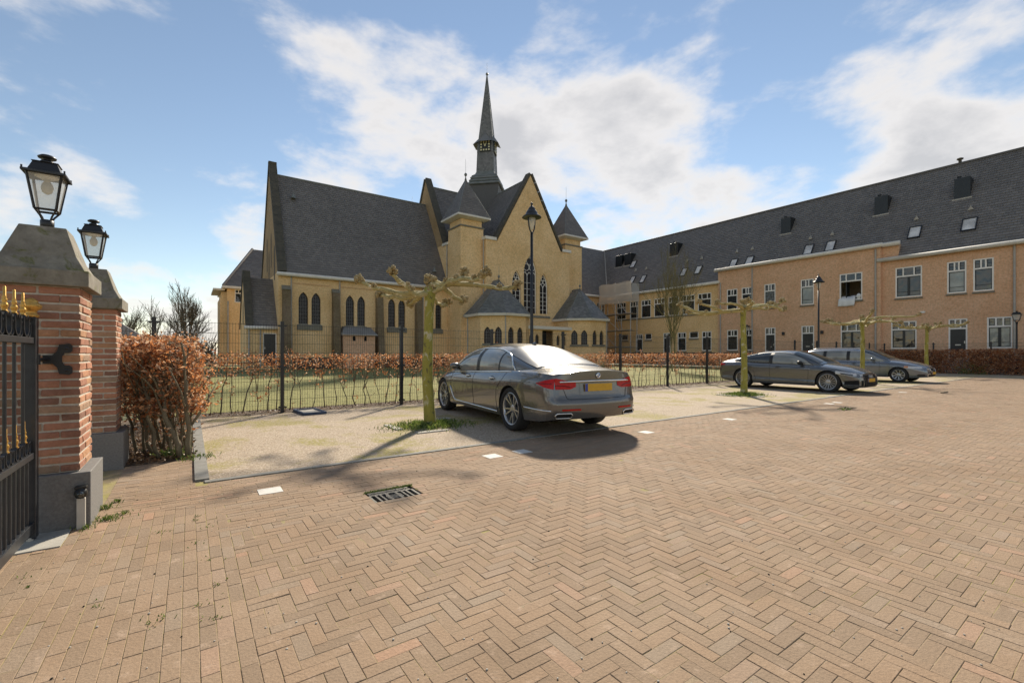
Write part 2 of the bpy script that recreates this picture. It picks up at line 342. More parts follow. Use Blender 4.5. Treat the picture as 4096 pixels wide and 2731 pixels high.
def copy_tree(o, parent=None):
    c = o.copy(); COL.objects.link(c); c.parent = parent
    for ch in o.children: copy_tree(ch, c)
    return c
class Frame:                                     # a facade: u along the wall, n out of it, z up
    def __init__(s, o, u, n): s.o = Vector(o); s.u = Vector(u).normalized(); s.n = Vector(n).normalized()
    def P(s, u, n, z): return s.o + s.u * u + s.n * n + Vector((0, 0, z))
    def box(s, mb, u0, u1, n0, n1, z0, z1):
        mb.hexa([s.P(u0, n0, z0), s.P(u1, n0, z0), s.P(u1, n1, z0), s.P(u0, n1, z0), s.P(u0, n0, z1), s.P(u1, n0, z1), s.P(u1, n1, z1), s.P(u0, n1, z1)])
def arch_pts(u0, u1, zs, za, k=8):               # pointed arch from spring (zs) to apex (za), left to right
    w = u1 - u0; hgt = za - zs; c = (w / 2) / 2 - hgt * hgt / (2 * w) if False else None
    # circle through (u0,zs) with centre on the spring line reaching the apex above the middle
    r = (hgt * hgt + (w / 2) ** 2) / w
    left = []
    a1 = math.asin(min(1, hgt / r))
    for i in range(k + 1):
        a = a1 * i / k; left.append((u0 + r - r * math.cos(a), zs + r * math.sin(a)))
    return left + [(u0 + u1 - p[0], p[1]) for p in reversed(left[:-1])]
def wall(mb, F, u0, u1, z0, z1, holes=(), depth=.14, n=0.0):
    """holes: (u0,u1,z0,z1,spring or None)"""
    us = sorted({u0, u1, *[h[0] for h in holes], *[h[1] for h in holes]}); zs = sorted({z0, z1, *[h[2] for h in holes], *[h[3] for h in holes]})
    for a, b in zip(us, us[1:]):
        for c, d in zip(zs, zs[1:]):
            mu, mz = (a + b) / 2, (c + d) / 2
            if any(h[0] < mu < h[1] and h[2] < mz < h[3] for h in holes): continue
            mb.poly([F.P(a, n, c), F.P(b, n, c), F.P(b, n, d), F.P(a, n, d)])
    for h in holes:
        a, b, c, d, sp = h
        top = arch_pts(a, b, sp, d) if sp else [(a, d), (b, d)]
        ring = [(a, c)] + top + [(b, c)]
        if sp and sp > d - 1e-6: ring = [(a, c), (a, d), (b, d), (b, c)]
        for p, q in zip(ring, ring[1:] + ring[:1]):
            mb.poly([F.P(p[0], n, p[1]), F.P(q[0], n, q[1]), F.P(q[0], n - depth, q[1]), F.P(p[0], n - depth, p[1])])
        if sp:
            m = len(top) // 2
            for i in range(m): mb.poly([F.P(a, n, d), F.P(top[i][0], n, top[i][1]), F.P(top[i + 1][0], n, top[i + 1][1])])
            for i in range(m, len(top) - 1): mb.poly([F.P(b, n, d), F.P(top[i][0], n, top[i][1]), F.P(top[i + 1][0], n, top[i + 1][1])])
def arch_pane(mb, F, a, b, c, d, sp, n):
    pts = [(a, c)] + (arch_pts(a, b, sp, d) if sp else [(a, d), (b, d)]) + [(b, c)]
    mb.poly([F.P(p[0], n, p[1]) for p in pts])
def clip_convex(poly, clip):
    def inside(p, a, b): return (b[0] - a[0]) * (p[1] - a[1]) - (b[1] - a[1]) * (p[0] - a[0]) >= -1e-9
    out = poly
    for a, b in zip(clip, clip[1:] + clip[:1]):
        inp, out = out, []
        for i, p in enumerate(inp):
            q = inp[i - 1]
            ip, iq = inside(p, a, b), inside(q, a, b)
            if ip != iq:
                dx, dy = p[0] - q[0], p[1] - q[1]; ex, ey = b[0] - a[0], b[1] - a[1]
                den = ex * dy - ey * dx
                if abs(den) > 1e-12:
                    t = (ey * (q[0] - a[0]) - ex * (q[1] - a[1])) / den; out.append((q[0] + dx * t, q[1] + dy * t))
            if ip: out.append(p)
        if not out: return []
    return out
def roof_slates(parent, o, u, v, poly, tw=.28, th=.22, t=.022, mat='slate', nparts=0, base='slate_base', name='roof'):
    """slates over a convex polygon given in (u,v); u along the eaves, v up the slope (counter-clockwise seen from outside)"""
    o = Vector(o); u = Vector(u).normalized(); v = Vector(v).normalized(); nn = u.cross(v).normalized()
    P = lambda a, b, h=0: o + u * a + v * b + nn * h
    bm_ = MB(); bm_.poly([P(a, b, -.01) for a, b in poly]); ro = bm_.build(name, base, parent)
    u0, u1 = min(p[0] for p in poly), max(p[0] for p in poly); v0, v1 = min(p[1] for p in poly), max(p[1] for p in poly)
    full = []; mb = MB(); rr = random.Random(len(poly) + int(u1 * 10))
    r = 0; vv = v0
    while vv < v1:
        a = u0 - (tw / 2 if r % 2 else 0)
        while a < u1:
            g = .004; rect = [(a + g, vv), (a + tw - g, vv), (a + tw - g, min(vv + th, v1)), (a + g, min(vv + th, v1))]
            c = clip_convex(rect, poly)
            if len(c) >= 3:
                j = rr.uniform(.75, 1.3) * t
                whole = len(c) == 4 and abs((c[0][0] + c[1][0] + c[2][0] + c[3][0]) / 4 - (a + tw / 2)) < 1e-4 and vv + th <= v1
                hgt = lambda q: .002 + j * (1 - (q[1] - vv) / th)
                dist = P(a + tw / 2, vv).length
                full.append((dist if whole and nparts else 1e9, [P(q[0], q[1], hgt(q)) for q in c], [P(q[0], q[1], 0) for q in c if q[1] < vv + 1e-5], (a, vv)))
            a += tw
        vv += th; r += 1
    full.sort(key=lambda q: q[0])
    tm = None
    for i, (d, top, low, av) in enumerate(full):
        if i < nparts and d < 1e8:
            if tm is None:
                g = .004; k = MB(); k.poly([(g, 0, t), (tw - g, 0, t), (tw - g, th, .002), (g, th, .002)]); k.poly([(g, 0, 0), (tw - g, 0, 0), (tw - g, 0, t), (g, 0, t)]); tm = k.mesh('slate'); tm.materials.append(MATS[mat])
            s = bpy.data.objects.new('slate', tm); COL.objects.link(s); s.parent = ro
            M = Matrix((u, v, nn)).transposed().to_4x4(); M.translation = P(av[0], av[1], rr.uniform(0, .004)); s.matrix_local = M
        else:
            fs = [tuple(range(len(top)))]
            if len(low) == 2:
                k = len(top); near = lambda p: min(range(k), key=lambda q: (top[q] - p).length)
                fs.append((k, k + 1, near(low[1]), near(low[0])))
            mb.add(top + low, fs)
    if mb.f: stuff(mb.build('slates', mat, ro, world=False))
    return ro
# ================================================================== THE SETTING
def sheet(name, mat, x0, x1, y0, y1, z, parent=None):
    mb = MB(); mb.poly([(x0, y0, z), (x1, y0, z), (x1, y1, z), (x0, y1, z)]); return mb.build(name, mat, parent)
KY = 5.45                                        # the kerb line between road and parking bays
struct(sheet('terrain', 'terrain_mat', -900, 900, -900, 900, -.16))
struct(sheet('lawn', 'lawn_mat', -.9, 38.9, 11.0, 52, -.004))
struct(sheet('soil_bed', 'soil_mat', -1.6, .06, 6.7, 11.3, .004))
struct(sheet('hedge_bed', 'soil_mat', .06, 38.9, 10.75, 11.6, .004))
struct(sheet('hedge_strip', 'soil_mat', 38.75, 43.2, -14, 11.6, .002))
DRAIN = (1.30, 1.74, 3.86, 3.86 + 5 * .0667)
def road_sheet():
    mb = MB(); d = DRAIN; z = -.0024
    for x0, x1, y0, y1 in ((-16, d[0], -24, 6.7), (d[1], 38.75, -24, 6.7), (d[0], d[1], -24, d[2]), (d[0], d[1], d[3], 6.7)): mb.poly([(x0, y0, z), (x1, y0, z), (x1, y1, z), (x0, y1, z)])
    return struct(mb.build('road', 'joint_sand'))
road = road_sheet()
gravel = struct(sheet('gravel_parking', 'gravel_mat', .10, 38.75, KY + .03, 10.8, .0))
struct(sheet('gravel_verge', 'gravel_mat', 33.4, 38.75, -14, KY + .03, .001))

# --- clay pavers, each laid as its own brick
BL, BW, BT = .2, .0667, .052
def paver_mesh(L, W, name='brick', jit=0):
    b = .0018; hx, hy = L / 2 - .0012, W / 2 - .0012
    v = [(-hx, -hy, -.03), (hx, -hy, -.03), (hx, hy, -.03), (-hx, hy, -.03), (-hx, -hy, -b * .8), (hx, -hy, -b * .8), (hx, hy, -b * .8), (-hx, hy, -b * .8),
         (-hx + b, -hy + b, 0), (hx - b, -hy + b, 0), (hx - b, hy - b, 0), (-hx + b, hy - b, 0)]
    f = [(0, 1, 5, 4), (1, 2, 6, 5), (2, 3, 7, 6), (3, 0, 4, 7), (4, 5, 9, 8), (5, 6, 10, 9), (6, 7, 11, 10), (7, 4, 8, 11), (8, 9, 10, 11)]
    return v, f
XB, YB = .235, 3.86                              # running bond left of XB, herringbone right of it, courses along the kerb beyond YB
MARK = [(.51, 4.66), (2.97, 4.66), (3.43, 4.66), (5.93, 4.66), (8.43, 4.66), (13.1, 4.66), (13.6, 4.66), (18.9, 4.66)]; MARK = [(x, YB + 12 * BW) for x, y in MARK]   # pale square stones
def cut(x, y, hx, hy):
    """what is left of a brick beside the marker stones and the drain"""
    for r in [(mx, mx + .2, my, my + .2) for mx, my in MARK] + [DRAIN]:
        if x + hx > r[0] + 1e-4 and x - hx < r[1] - 1e-4 and y + hy > r[2] + .004 and y - hy < r[3] - .004:
            return [((a + b) / 2, y, (b - a) / 2, hy) for a, b in ((x - hx, min(x + hx, r[0])), (max(x - hx, r[1]), x + hx)) if b - a > .015]
    return [(x, y, hx, hy)]
def lay():
    out = []                                      # (x, y, horizontal?)
    rr = random.Random(3)
    # left: columns of stretchers running away from the viewer
    x = XB - BW / 2; c = 0
    while x > -3.4:
        y = -1.4 + rr.uniform(0, .2)
        while y < 6.6:
            out.append((x, y, 'L'))
            y += BL
        x -= BW; c += 1
    # band along the kerb
    y = YB + BW / 2; r = 0
    while y < KY - .07:
        x = XB + (r % 2) * .1 - .1 + rr.uniform(-.02, .02)
        while x < 33.4:
            out.append((x + .1, y, True)); x += BL
        y += BW; r += 1
    y = 4.655 + BW / 2; r = 0
    while y < 6.7:
        x = -.7 + (r % 2) * .1
        while x < XB:
            out.append((x + .1, y, 'B')); x += BL
        y += BW; r += 1
    # herringbone, 3:1 bricks
    q = BW
    for i in range(-40, 520):
        for j in range(-75, 60):
            # unit cell: herringbone of 3x1 dominoes on a grid
            gx, gy = i, j
            k = (gx - gy) % 6
            if k == 0:      # start of a horizontal brick covering gx..gx+2
                x0, y0 = gx * q, gy * q; out.append((XB + x0 + 1.5 * q, YB + y0 + .5 * q, 'h'))
            elif k == 3:    # top of a vertical brick covering gy-2..gy
                x0, y0 = gx * q, gy * q; out.append((XB + x0 + .5 * q, YB + y0 - .5 * q, 'v'))
    res = []
    for x, y, d in out:
        hb = d in ('h', 'v'); hor = d in (True, 'h', 'B'); hx, hy = (BL / 2, BW / 2) if hor else (BW / 2, BL / 2)
        if hb:
            if x + hx < XB + .02 or y - hy > YB - .02: continue
            if x - hx < XB - .001 or y + hy > YB + .001:      # cut bricks at the edge of the field
                x0, x1, y0, y1 = max(x - hx, XB), x + hx, y - hy, min(y + hy, YB)
                if x1 - x0 < .015 or y1 - y0 < .015: continue
                x, y = (x0 + x1) / 2, (y0 + y1) / 2; hx, hy = (x1 - x0) / 2, (y1 - y0) / 2
            if y < .11 * x - 1.6 or x > 33.4 or y < -1.6: continue
        if d in ('L', 'B'):
            x0, x1, y0, y1 = x - hx, x + hx, y - hy, y + hy
            if d == 'L':
                if x > -.6: y1 = min(y1, 4.655)
                elif x < -.6 and y > 4.4: y1 = min(y1, 4.56)
            else: x0 = max(x0, -.595); x1 = min(x1, XB if y < KY - .11 else .045)
            if x1 - x0 < .02 or y1 - y0 < .02: continue
            x, y = (x0 + x1) / 2, (y0 + y1) / 2; hx, hy = (x1 - x0) / 2, (y1 - y0) / 2
        for q in cut(x, y, hx, hy): res.append((*q, hor))
    return res
def pave():
    rr = random.Random(5); mb = MB(); tm = {}
    fw = Vector((.5777, .8163)); rt = Vector((.8163, -.5777))
    L = lay()
    def key(b):
        p = Vector((b[0], b[1])); d = p.dot(fw)
        if d < .9: return 1e9
        a = abs(p.dot(rt) / d)
        return d if a < 1.12 and 1.28 / d < .72 else 1e8 + d
    L.sort(key=key)
    for i, (x, y, hx, hy, hor) in enumerate(L):
        far = Vector((x, y)).length
        rz = rr.gauss(0, .008); tx, ty = rr.gauss(0, .006), rr.gauss(0, .006); z = rr.gauss(0, .0007)
        lx, ly = (2 * hx, 2 * hy)
        full = abs(max(lx, ly) - BL) < 1e-4 and abs(min(lx, ly) - BW) < 1e-4
        if i < 300 and full:
            k = (round(lx, 3), round(ly, 3))
            if k not in tm:
                v, f = paver_mesh(lx, ly); me = bpy.data.meshes.new('brick'); me.from_pydata(v, [], f); me.update(); me.materials.append(MATS['paver']); tm[k] = me
            o = bpy.data.objects.new('brick', tm[k]); COL.objects.link(o); o.parent = road; o.location = (x, y, z); o.rotation_euler = (tx, ty, rz)
        else:
            v, f = paver_mesh(lx, ly)
            c, s = math.cos(rz), math.sin(rz)
            mb.add([(x + a * c - b * s, y + a * s + b * c, z + q + tx * b + ty * a) for a, b, q in v], f)
    stuff(mb.build('bricks', 'paver', road))
pave()
# --- kerbs
kerb = thing('kerb', 'grey stone edging strip between brick road and gravel bays', 'kerb', (.1, KY, 0)); del kerb['category']; del kerb['label']; struct(kerb)
rr = random.Random(11)
km = MB(); km.hexa([(0, -.045, -.05), (.996, -.045, -.05), (.996, .045, -.05), (0, .045, -.05), (0, -.04, .009), (.996, -.04, .009), (.996, .04, .009), (0, .04, .009)]); km = km.mesh('kerb_stone'); km.materials.append(MATS['kerb_stone'])
for i in range(33):
    o = bpy.data.objects.new('kerb_stone', km); COL.objects.link(o); o.parent = kerb; o.location = (i * 1.0 + .02, rr.uniform(-.004, .004), rr.uniform(-.002, .003)); o.rotation_euler = (0, 0, rr.uniform(-.002, .002))
for i in range(5):
    o = bpy.data.objects.new('kerb_stone', km); COL.objects.link(o); o.parent = kerb; o.location = (.0, i * 1.0 + .06, .012 + rr.uniform(-.002, .003)); o.rotation_euler = (0, 0, R(90)); o.scale = (1, 1.5, 1)
# --- pale square stones that mark the bays
ms = MB(); ms.box(-.098, .098, -.098, .098, -.04, .003); ms = ms.mesh('marker_stone'); ms.materials.append(MATS['marker_stone'])
mlab = ['pale square marker stone set in the brick paving near the hedge end of the kerb', 'pale square marker stone beside its twin, in front of the mossy tree', 'pale square marker stone beside its twin, behind the big grey saloon',
        'pale square marker stone by the kerb in the shadow of the big grey saloon', 'pale square marker stone by the kerb between saloon and second tree', 'pale square marker stone by the kerb before the second tree', 'pale square marker stone by the kerb just past the second tree', 'pale square marker stone by the kerb in front of the dark grey hatchback']
for (x, y), lb in zip(MARK, mlab):
    o = bpy.data.objects.new('marker_stone', ms); COL.objects.link(o); o.location = (x + .1, y + .1, .0); tag(o, lb, 'paving stone', 'marker stones along the kerb')
# --- drain
def drain():
    x0, x1, y0, y1 = DRAIN; t = thing('drain_grate', 'rusty cast iron drain grate sunk into the brick paving', 'drain', ((x0 + x1) / 2, (y0 + y1) / 2, -.02))
    b = MB(); b.box(x0, x1, y0, y1, -.12, -.10); b.build('pit', 'pit_dark', t)
    f = MB()
    for a in ((x0 - .006, x0 + .03, y0, y1), (x1 - .03, x1 + .006, y0, y1), (x0, x1, y0 - .006, y0 + .028), (x0, x1, y1 - .10, y1 + .006)): f.box(*a, -.05, -.012)
    f.box(x0 + .16, x0 + .19, y0, y1 - .08, -.05, -.014); f.box(x1 - .19, x1 - .16, y0, y1 - .08, -.05, -.014)
    f.build('frame', 'cast_iron', t, bevel=.004)
    for k in range(2):
        for sx in (0, 1):
            s = MB(); xx = x0 + .065 + k * .045 if sx == 0 else x1 - .065 - k * .045 - .018
            s.box(xx, xx + .018, y0 + .02, y1 - .09, -.045, -.013); s.build('bar', 'cast_iron', t)
    cx, cy = (x0 + x1) / 2, (y0 + y1) / 2 - .04
    for s in (1, -1):
        for r0 in (.035, .065):
            c = MB(); c.tube([(cx + s * r0 * math.cos(a) * 1.05, cy + s * (r0 * math.sin(a) - .02), -.02) for a in [R(-30 + 24 * i) for i in range(11)]], .008, 6); c.build('scroll', 'cast_iron', t)
drain()
def moss_rim():
    mb = MB(); rr = random.Random(4)
    def tuft(x, y, n, sp, hgt):
        for _ in range(n):
            a = rr.uniform(0, 6.28); r = abs(rr.gauss(0, sp)); px_, py_ = x + r * math.cos(a), y + r * math.sin(a); b = rr.uniform(0, 6.28); hh = hgt * rr.uniform(.5, 1.2); w = .0035
            lx, ly = math.cos(b) * hh * .7, math.sin(b) * hh * .7; wx, wy = -math.sin(b) * w, math.cos(b) * w
            mb.add([(px_ - wx, py_ - wy, .0), (px_ + wx, py_ + wy, .0), (px_ + lx * .5 + wx, py_ + ly * .5 + wy, hh * .8), (px_ + lx, py_ + ly, hh)], [(0, 1, 2), (0, 2, 3)])
    for i in range(34): tuft(DRAIN[0] + i * .0135, DRAIN[3] - .035, 9, .014, .018)
    for x, y, n, s, q in [(-.56, 5.0, 60, .04, .035), (-.5, 5.15, 30, .03, .03), (-.52, 4.66, 90, .06, .03), (-.42, 4.75, 30, .04, .025), (-.62, 4.52, 40, .05, .03), (.1, 6.72, 70, .12, .05), (.02, 6.75, 50, .1, .05)]: tuft(x, y, n, s, q)
    for i in range(22): tuft(rr.uniform(-1.6, .2), rr.uniform(2.0, 4.6), 10, .05, .012)
    stuff(tag(mb.build('weeds', 'green_leaf'), 'small green weeds in the paving joints', 'weeds'))
moss_rim()
# ================================================================== THE CHURCH
ch = thing('church', 'yellow brick church with slate roofs, corner turrets and a tall clock spire', 'church', (20.5, 45, 0))
FS = lambda Y: Frame((0, Y, 0), (1, 0, 0), (0, -1, 0))      # a wall facing the road
FW = lambda X: Frame((X, 0, 0), (0, 1, 0), (-1, 0, 0))      # a wall facing along the street
def lancet(F, a, b, c, d, sp, rec=.16, lead=True, parent=ch, nv=3, nh=8, sill=None, mat='church_glass'):
    g = MB(); arch_pane(g, F, a, b, c, d, sp, -rec + .02); w = g.build('window', mat, parent)
    m = MB()
    if lead:
        for i in range(1, nv + 1):
            u = a + (b - a) * i / (nv + 1); zt = d if not sp else sp + (d - sp) * (1 - abs(2 * i / (nv + 1) - 1) * .8); F.box(m, u - .007, u + .007, -rec + .022, -rec + .04, c, zt - .05)
        for i in range(1, nh):
            z = c + (d - c) * i / nh
            if sp and z > sp + .25 * (d - sp): k = (z - sp) / (d - sp) * .42 * (b - a)
            else: k = 0
            F.box(m, a + k, b - k, -rec + .022, -rec + .038, z - .006, z + .006)
        m.build('lead_grid', 'lead_came', w, world=False)
    if sill:
        s = MB(); F.box(s, sill[0], sill[1], -.02, .10, c - .42, c - .05); s.hexa([F.P(sill[0], -.1, c - .05), F.P(sill[1], -.1, c - .05), F.P(sill[1], .1, c - .05), F.P(sill[0], .1, c - .05), F.P(sill[0], -.1, c + .12), F.P(sill[1], -.1, c + .12), F.P(sill[1], .1, c - .04), F.P(sill[0], .1, c - .04)])
        s.build('sill', 'sill_stone', w, world=False)
    return w
def gutter(pts, r=.13, parent=ch, mat='white_paint'):
    m = MB(); m.tube(pts, r, 8); return m.build('gutter', mat, parent, smooth=True)
def pipe(x, y, z0, z1, r=.055, parent=ch, mat='zinc_pipe'):
    m = MB(); m.tube([(x, y, z0), (x, y, z1)], r, 8)
    for k in range(1, 4): m.tube([(x, y, z0 + (z1 - z0) * k / 4 - .03), (x, y, z0 + (z1 - z0) * k / 4 + .03)], r * 1.3, 8)
    return m.build('downpipe', mat, parent, smooth=False)
def coping(F, pts, n0, n1, th=.28, parent=ch, mat='coping'):
    """stone strip along a gable edge; pts in (u,z) bottom to apex to bottom"""
    for p, q in zip(pts, pts[1:]):
        d = Vector((q[0] - p[0], q[1] - p[1])); L = d.length; d /= L; k = max(1, int(L / .9)); nrm = Vector((-d.y, d.x)); nrm = nrm if nrm.y > 0 else -nrm
        for i in range(k):
            a = Vector(p) + d * (L * i / k + .008); b = Vector(p) + d * (L * (i + 1) / k - .008); m = MB()
            a2, b2 = a + nrm * th, b + nrm * th
            m.hexa([F.P(a.x, n0, a.y), F.P(b.x, n0, b.y), F.P(b.x, n1, b.y), F.P(a.x, n1, a.y), F.P(a2.x, n0, a2.y), F.P(b2.x, n0, b2.y), F.P(b2.x, n1, b2.y), F.P(a2.x, n1, a2.y)])
            m.build('coping_stone', mat, parent)
NW = [(7.17, 7.89), (8.15, 8.86), (10.89, 11.59), (11.86, 12.54), (14.61, 15.28), (15.57, 16.24), (18.35, 18.99), (19.29, 19.93)]
# nave: south wall
m = MB(); wall(m, FS(40), 5.7, 20.55, 0, 7.75, [(a, b, 3.57, 6.24, 5.55) for a, b in NW], .22)
m.poly([(5.7, 40, 0), (5.7, 50, 0), (5.7, 50, 7.75), (5.7, 40, 7.75)]); m.poly([(5.7, 50, 0), (20.6, 50, 0), (20.6, 50, 7.75), (5.7, 50, 7.75)])
m.build('wall', 'yellow_brick', ch)
for i, (a, b) in enumerate(NW):
    sl_ = None if i % 2 else (a - .12, NW[i + 1][1] + .12); lancet(FS(40), a, b, 3.57, 6.24, 5.55, .2, True, ch, 3, 9, sl_)
m = MB(); F = FS(40); 
for x0, x1 in ((6.6, 9.6), (10.35, 13.3), (14.1, 17.0)): F.box(m, x0, x1, 0, .05, 6.85, 6.93)
m.build('string_course', 'tan_brick', ch)
m = MB(); F.box(m, 5.6, 20.55, 0, .08, 0, .9); m.build('plinth', 'plinth_brick', ch)
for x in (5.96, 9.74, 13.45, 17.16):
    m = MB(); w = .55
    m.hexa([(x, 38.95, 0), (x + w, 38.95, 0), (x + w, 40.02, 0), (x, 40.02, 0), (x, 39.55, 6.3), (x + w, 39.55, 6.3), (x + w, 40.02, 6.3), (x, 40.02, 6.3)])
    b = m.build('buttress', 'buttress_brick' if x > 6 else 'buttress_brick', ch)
    m = MB(); m.hexa([(x - .03, 39.48, 6.3), (x + w + .03, 39.48, 6.3), (x + w + .03, 40.01, 6.3), (x - .03, 40.01, 6.3), (x - .03, 39.5, 6.36), (x + w + .03, 39.5, 6.36), (x + w + .03, 39.99, 6.68), (x - .03, 39.99, 6.68)]); m.build('weathering', 'sill_stone', b, world=False)
# nave: west gable with lancets
G = FW(5.7); ridge, eave = 17.55, 7.75
m = MB(); lw = [(41.7, 42.15, 7.3, 10.2, 9.8), (43.6, 44.05, 8.6, 11.6, 11.2), (44.85, 45.3, 7.6, 10.3, 9.9), (46.1, 46.55, 8.6, 11.6, 11.2)]
m.poly([G.P(40, 0, eave), G.P(50, 0, eave), G.P(45, 0, ridge)]); m.poly([(6.22, 40, eave), (6.22, 50, eave), (6.22, 45, ridge)]); m.build('gable', 'gable_brick_shade', ch)
for a, b, c, d, sp in lw:
    p = MB(); arch_pane(p, G, a, b, c, d, sp, .012); p.build('blind_niche', 'coping', ch)
coping(G, [(39.85, eave - .1), (45, ridge + .12)], .08, -.56, .26); coping(G, [(45, ridge + .12), (50.15, eave - .1)], .08, -.56, .26)
m = MB(); m.box(5.62, 6.26, 44.8, 45.2, ridge + .05, ridge + .55); m.build('finial', 'coping', ch)
# nave roof
S = math.hypot(5.3, 9.45)
nroof = roof_slates(ch, (6.2, 39.7, 7.6), (1, 0, 0), (0, 5.3, 9.45), [(0, 0), (14.45, 0), (14.45, S), (0, S)], .30, .24, .024, 'slate', 300)
m = MB(); m.poly([(6.2, 45, 17.05), (20.6, 45, 17.05), (20.6, 50.3, 7.6), (6.2, 50.3, 7.6)]); m.build('roof', 'slate_base', ch)
m = MB(); m.tube([(6.2, 45, 17.05), (20.5, 45, 17.05)], .1, 8); m.build('ridge', 'lead', ch)
gutter([(5.55, 39.62, 7.52), (20.5, 39.62, 7.52)], .15); m = MB(); m.box(5.7, 20.5, 39.66, 40.05, 7.52, 7.66); m.build('soffit', 'white_paint', ch)
for x in (6.62, 10.36, 17.95): pipe(x, 39.88, .3, 7.45)
def vent(x, y, z, nx, ny, parent, k=1.0):
    m = MB(); m.lathe([(.16 * k, 0), (.14 * k, .06 * k), (.05 * k, .22 * k), (.03 * k, .34 * k)], 8, (x + nx * .12, y + ny * .12, z - .05)); m.build('roof_vent', 'lead', parent)
vent(7.4, 43.7, 14.86, 0, -1, ch, 1.5); vent(19.4, 40.55, 9.2, 0, -1, ch, 1.5)
# small brick shed between the buttresses
m = MB(); wall(m, FS(38.9), 10.41, 13.03, 0, 2.85, [(11.15, 11.4, 2.3, 2.75, 2.55), (12.1, 12.35, 2.3, 2.75, 2.55)], .1); m.poly([(10.41, 38.9, 0), (10.41, 40, 0), (10.41, 40, 2.85), (10.41, 38.9, 2.85)]); m.poly([(13.03, 38.9, 0), (13.03, 40, 0), (13.03, 40, 2.85), (13.03, 38.9, 2.85)])
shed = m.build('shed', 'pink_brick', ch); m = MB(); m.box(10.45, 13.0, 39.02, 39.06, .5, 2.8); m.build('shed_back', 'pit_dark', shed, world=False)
m = MB(); m.hexa([(10.25, 38.7, 2.85), (13.2, 38.7, 2.85), (13.2, 40, 2.85), (10.25, 40, 2.85), (10.6, 39.5, 3.5), (12.85, 39.5, 3.5), (12.85, 40, 3.55), (10.6, 40, 3.55)]); m.build('shed_roof', 'chapel_slate', shed, world=False)
m = MB(); m.box(10.22, 13.23, 38.66, 38.74, 2.78, 2.86); m.build('shed_gutter', 'zinc_pipe', shed, world=False)
# west porch
P0 = FS(40.5); m = MB(); wall(m, P0, 3.55, 5.72, 0, 3.3, [(4.69, 5.64, .3, 2.86, None)], .15)
m.poly([(3.55, 40.5, 0), (3.55, 45.5, 0), (3.55, 45.5, 3.3), (3.55, 40.5, 3.3)]); m.poly([(3.55, 40.5, 3.3), (3.55, 45.5, 3.3), (3.55, 43, 7.8)]); m.poly([(3.95, 40.5, 3.3), (3.95, 45.5, 3.3), (3.95, 43, 7.8)])
po = m.build('porch', 'yellow_brick', ch)
roof_slates(ch, (3.95, 40.25, 3.3), (1, 0, 0), (0, 2.75, 4.2), [(0, 0), (1.75, 0), (1.75, 5.02), (0, 5.02)], .3, .24, .024, name='porch_roof')
coping(FW(3.55), [(40.4, 3.3), (43, 7.9)], .07, -.47, .22); coping(FW(3.55), [(43, 7.9), (45.6, 3.3)], .07, -.47, .22)
p = MB(); arch_pane(p, FW(3.55), 42.7, 43.3, 3.6, 5.6, 5.1, .012); p.build('blind_niche', 'coping', ch)
gutter([(3.4, 40.2, 3.26), (5.75, 40.2, 3.26)], .13)
m = MB(); P0.box(m, 4.69, 5.64, -.13, -.09, .3, 2.86); d = m.build('door', 'dark_paint', ch)
m = MB()
for u in (4.69, 5.58): P0.box(m, u, u + .06, -.12, .02, .3, 2.86)
P0.box(m, 4.75, 5.58, -.12, .02, 2.8, 2.86); m.build('door_frame', 'frame_paint', d, world=False)
m = MB(); P0.box(m, 4.80, 4.84, -.09, -.02, 1.6, 1.75); m.build('handle', 'iron_handle', d, world=False)
pipe(3.72, 40.4, .2, 3.2); pipe(4.5, 40.4, .2, 3.2)
# crossing block
X0, X1, Y0, Y1 = 20.55, 36.0, 37.3, 52.7; CX, CY = 28.28, 45.0
m = MB(); FWc = FW(X0)
wall(m, FWc, Y0, Y1, 0, 12.0); wall(m, FS(Y0), X0, X1, 0, 12.0); m.poly([(X1, Y0, 0), (X1, Y1, 0), (X1, Y1, 12), (X1, Y0, 12)]); m.poly([(X0, Y1, 0), (X1, Y1, 0), (X1, Y1, 12), (X0, Y1, 12)])
m.poly([(X0, Y0, 12), (X1, Y0, 12), (X1, Y1, 12), (X0, Y1, 12)]); m.build('wall', 'yellow_brick', ch)
# road-side gable
GX0, GX1, GY = 22.95, 33.6, 36.7; F = FS(GY)
TW = [(26.01, 27.09, 5.25, 9.53, 8.2), (27.44, 29.07, 5.30, 11.2, 9.4), (29.5, 30.58, 5.35, 9.53, 8.2)]
m = MB(); wall(m, F, GX0, GX1, 0, 12.1, TW, .28); m.poly([(GX0, GY, 0), (GX0, Y0, 0), (GX0, Y0, 12.1), (GX0, GY, 12.1)]); m.poly([(GX1, GY, 0), (GX1, Y0, 0), (GX1, Y0, 12.1), (GX1, GY, 12.1)]); m.poly([(GX0, GY, 12.1), (GX1, GY, 12.1), (GX1, Y0, 12.1), (GX0, Y0, 12.1)])
gab = 19.35; m.poly([F.P(24.2, 0, 12.1), F.P(32.36, 0, 12.1), F.P(CX, 0, gab)]); m.poly([(24.2, GY + .5, 12.1), (32.36, GY + .5, 12.1), (CX, GY + .5, gab)]); m.build('gable', 'yellow_brick', ch)
coping(F, [(24.05, 12.1), (CX, gab + .1)], .09, -.56, .24); coping(F, [(CX, gab + .1), (32.5, 12.1)], .09, -.56, .24)
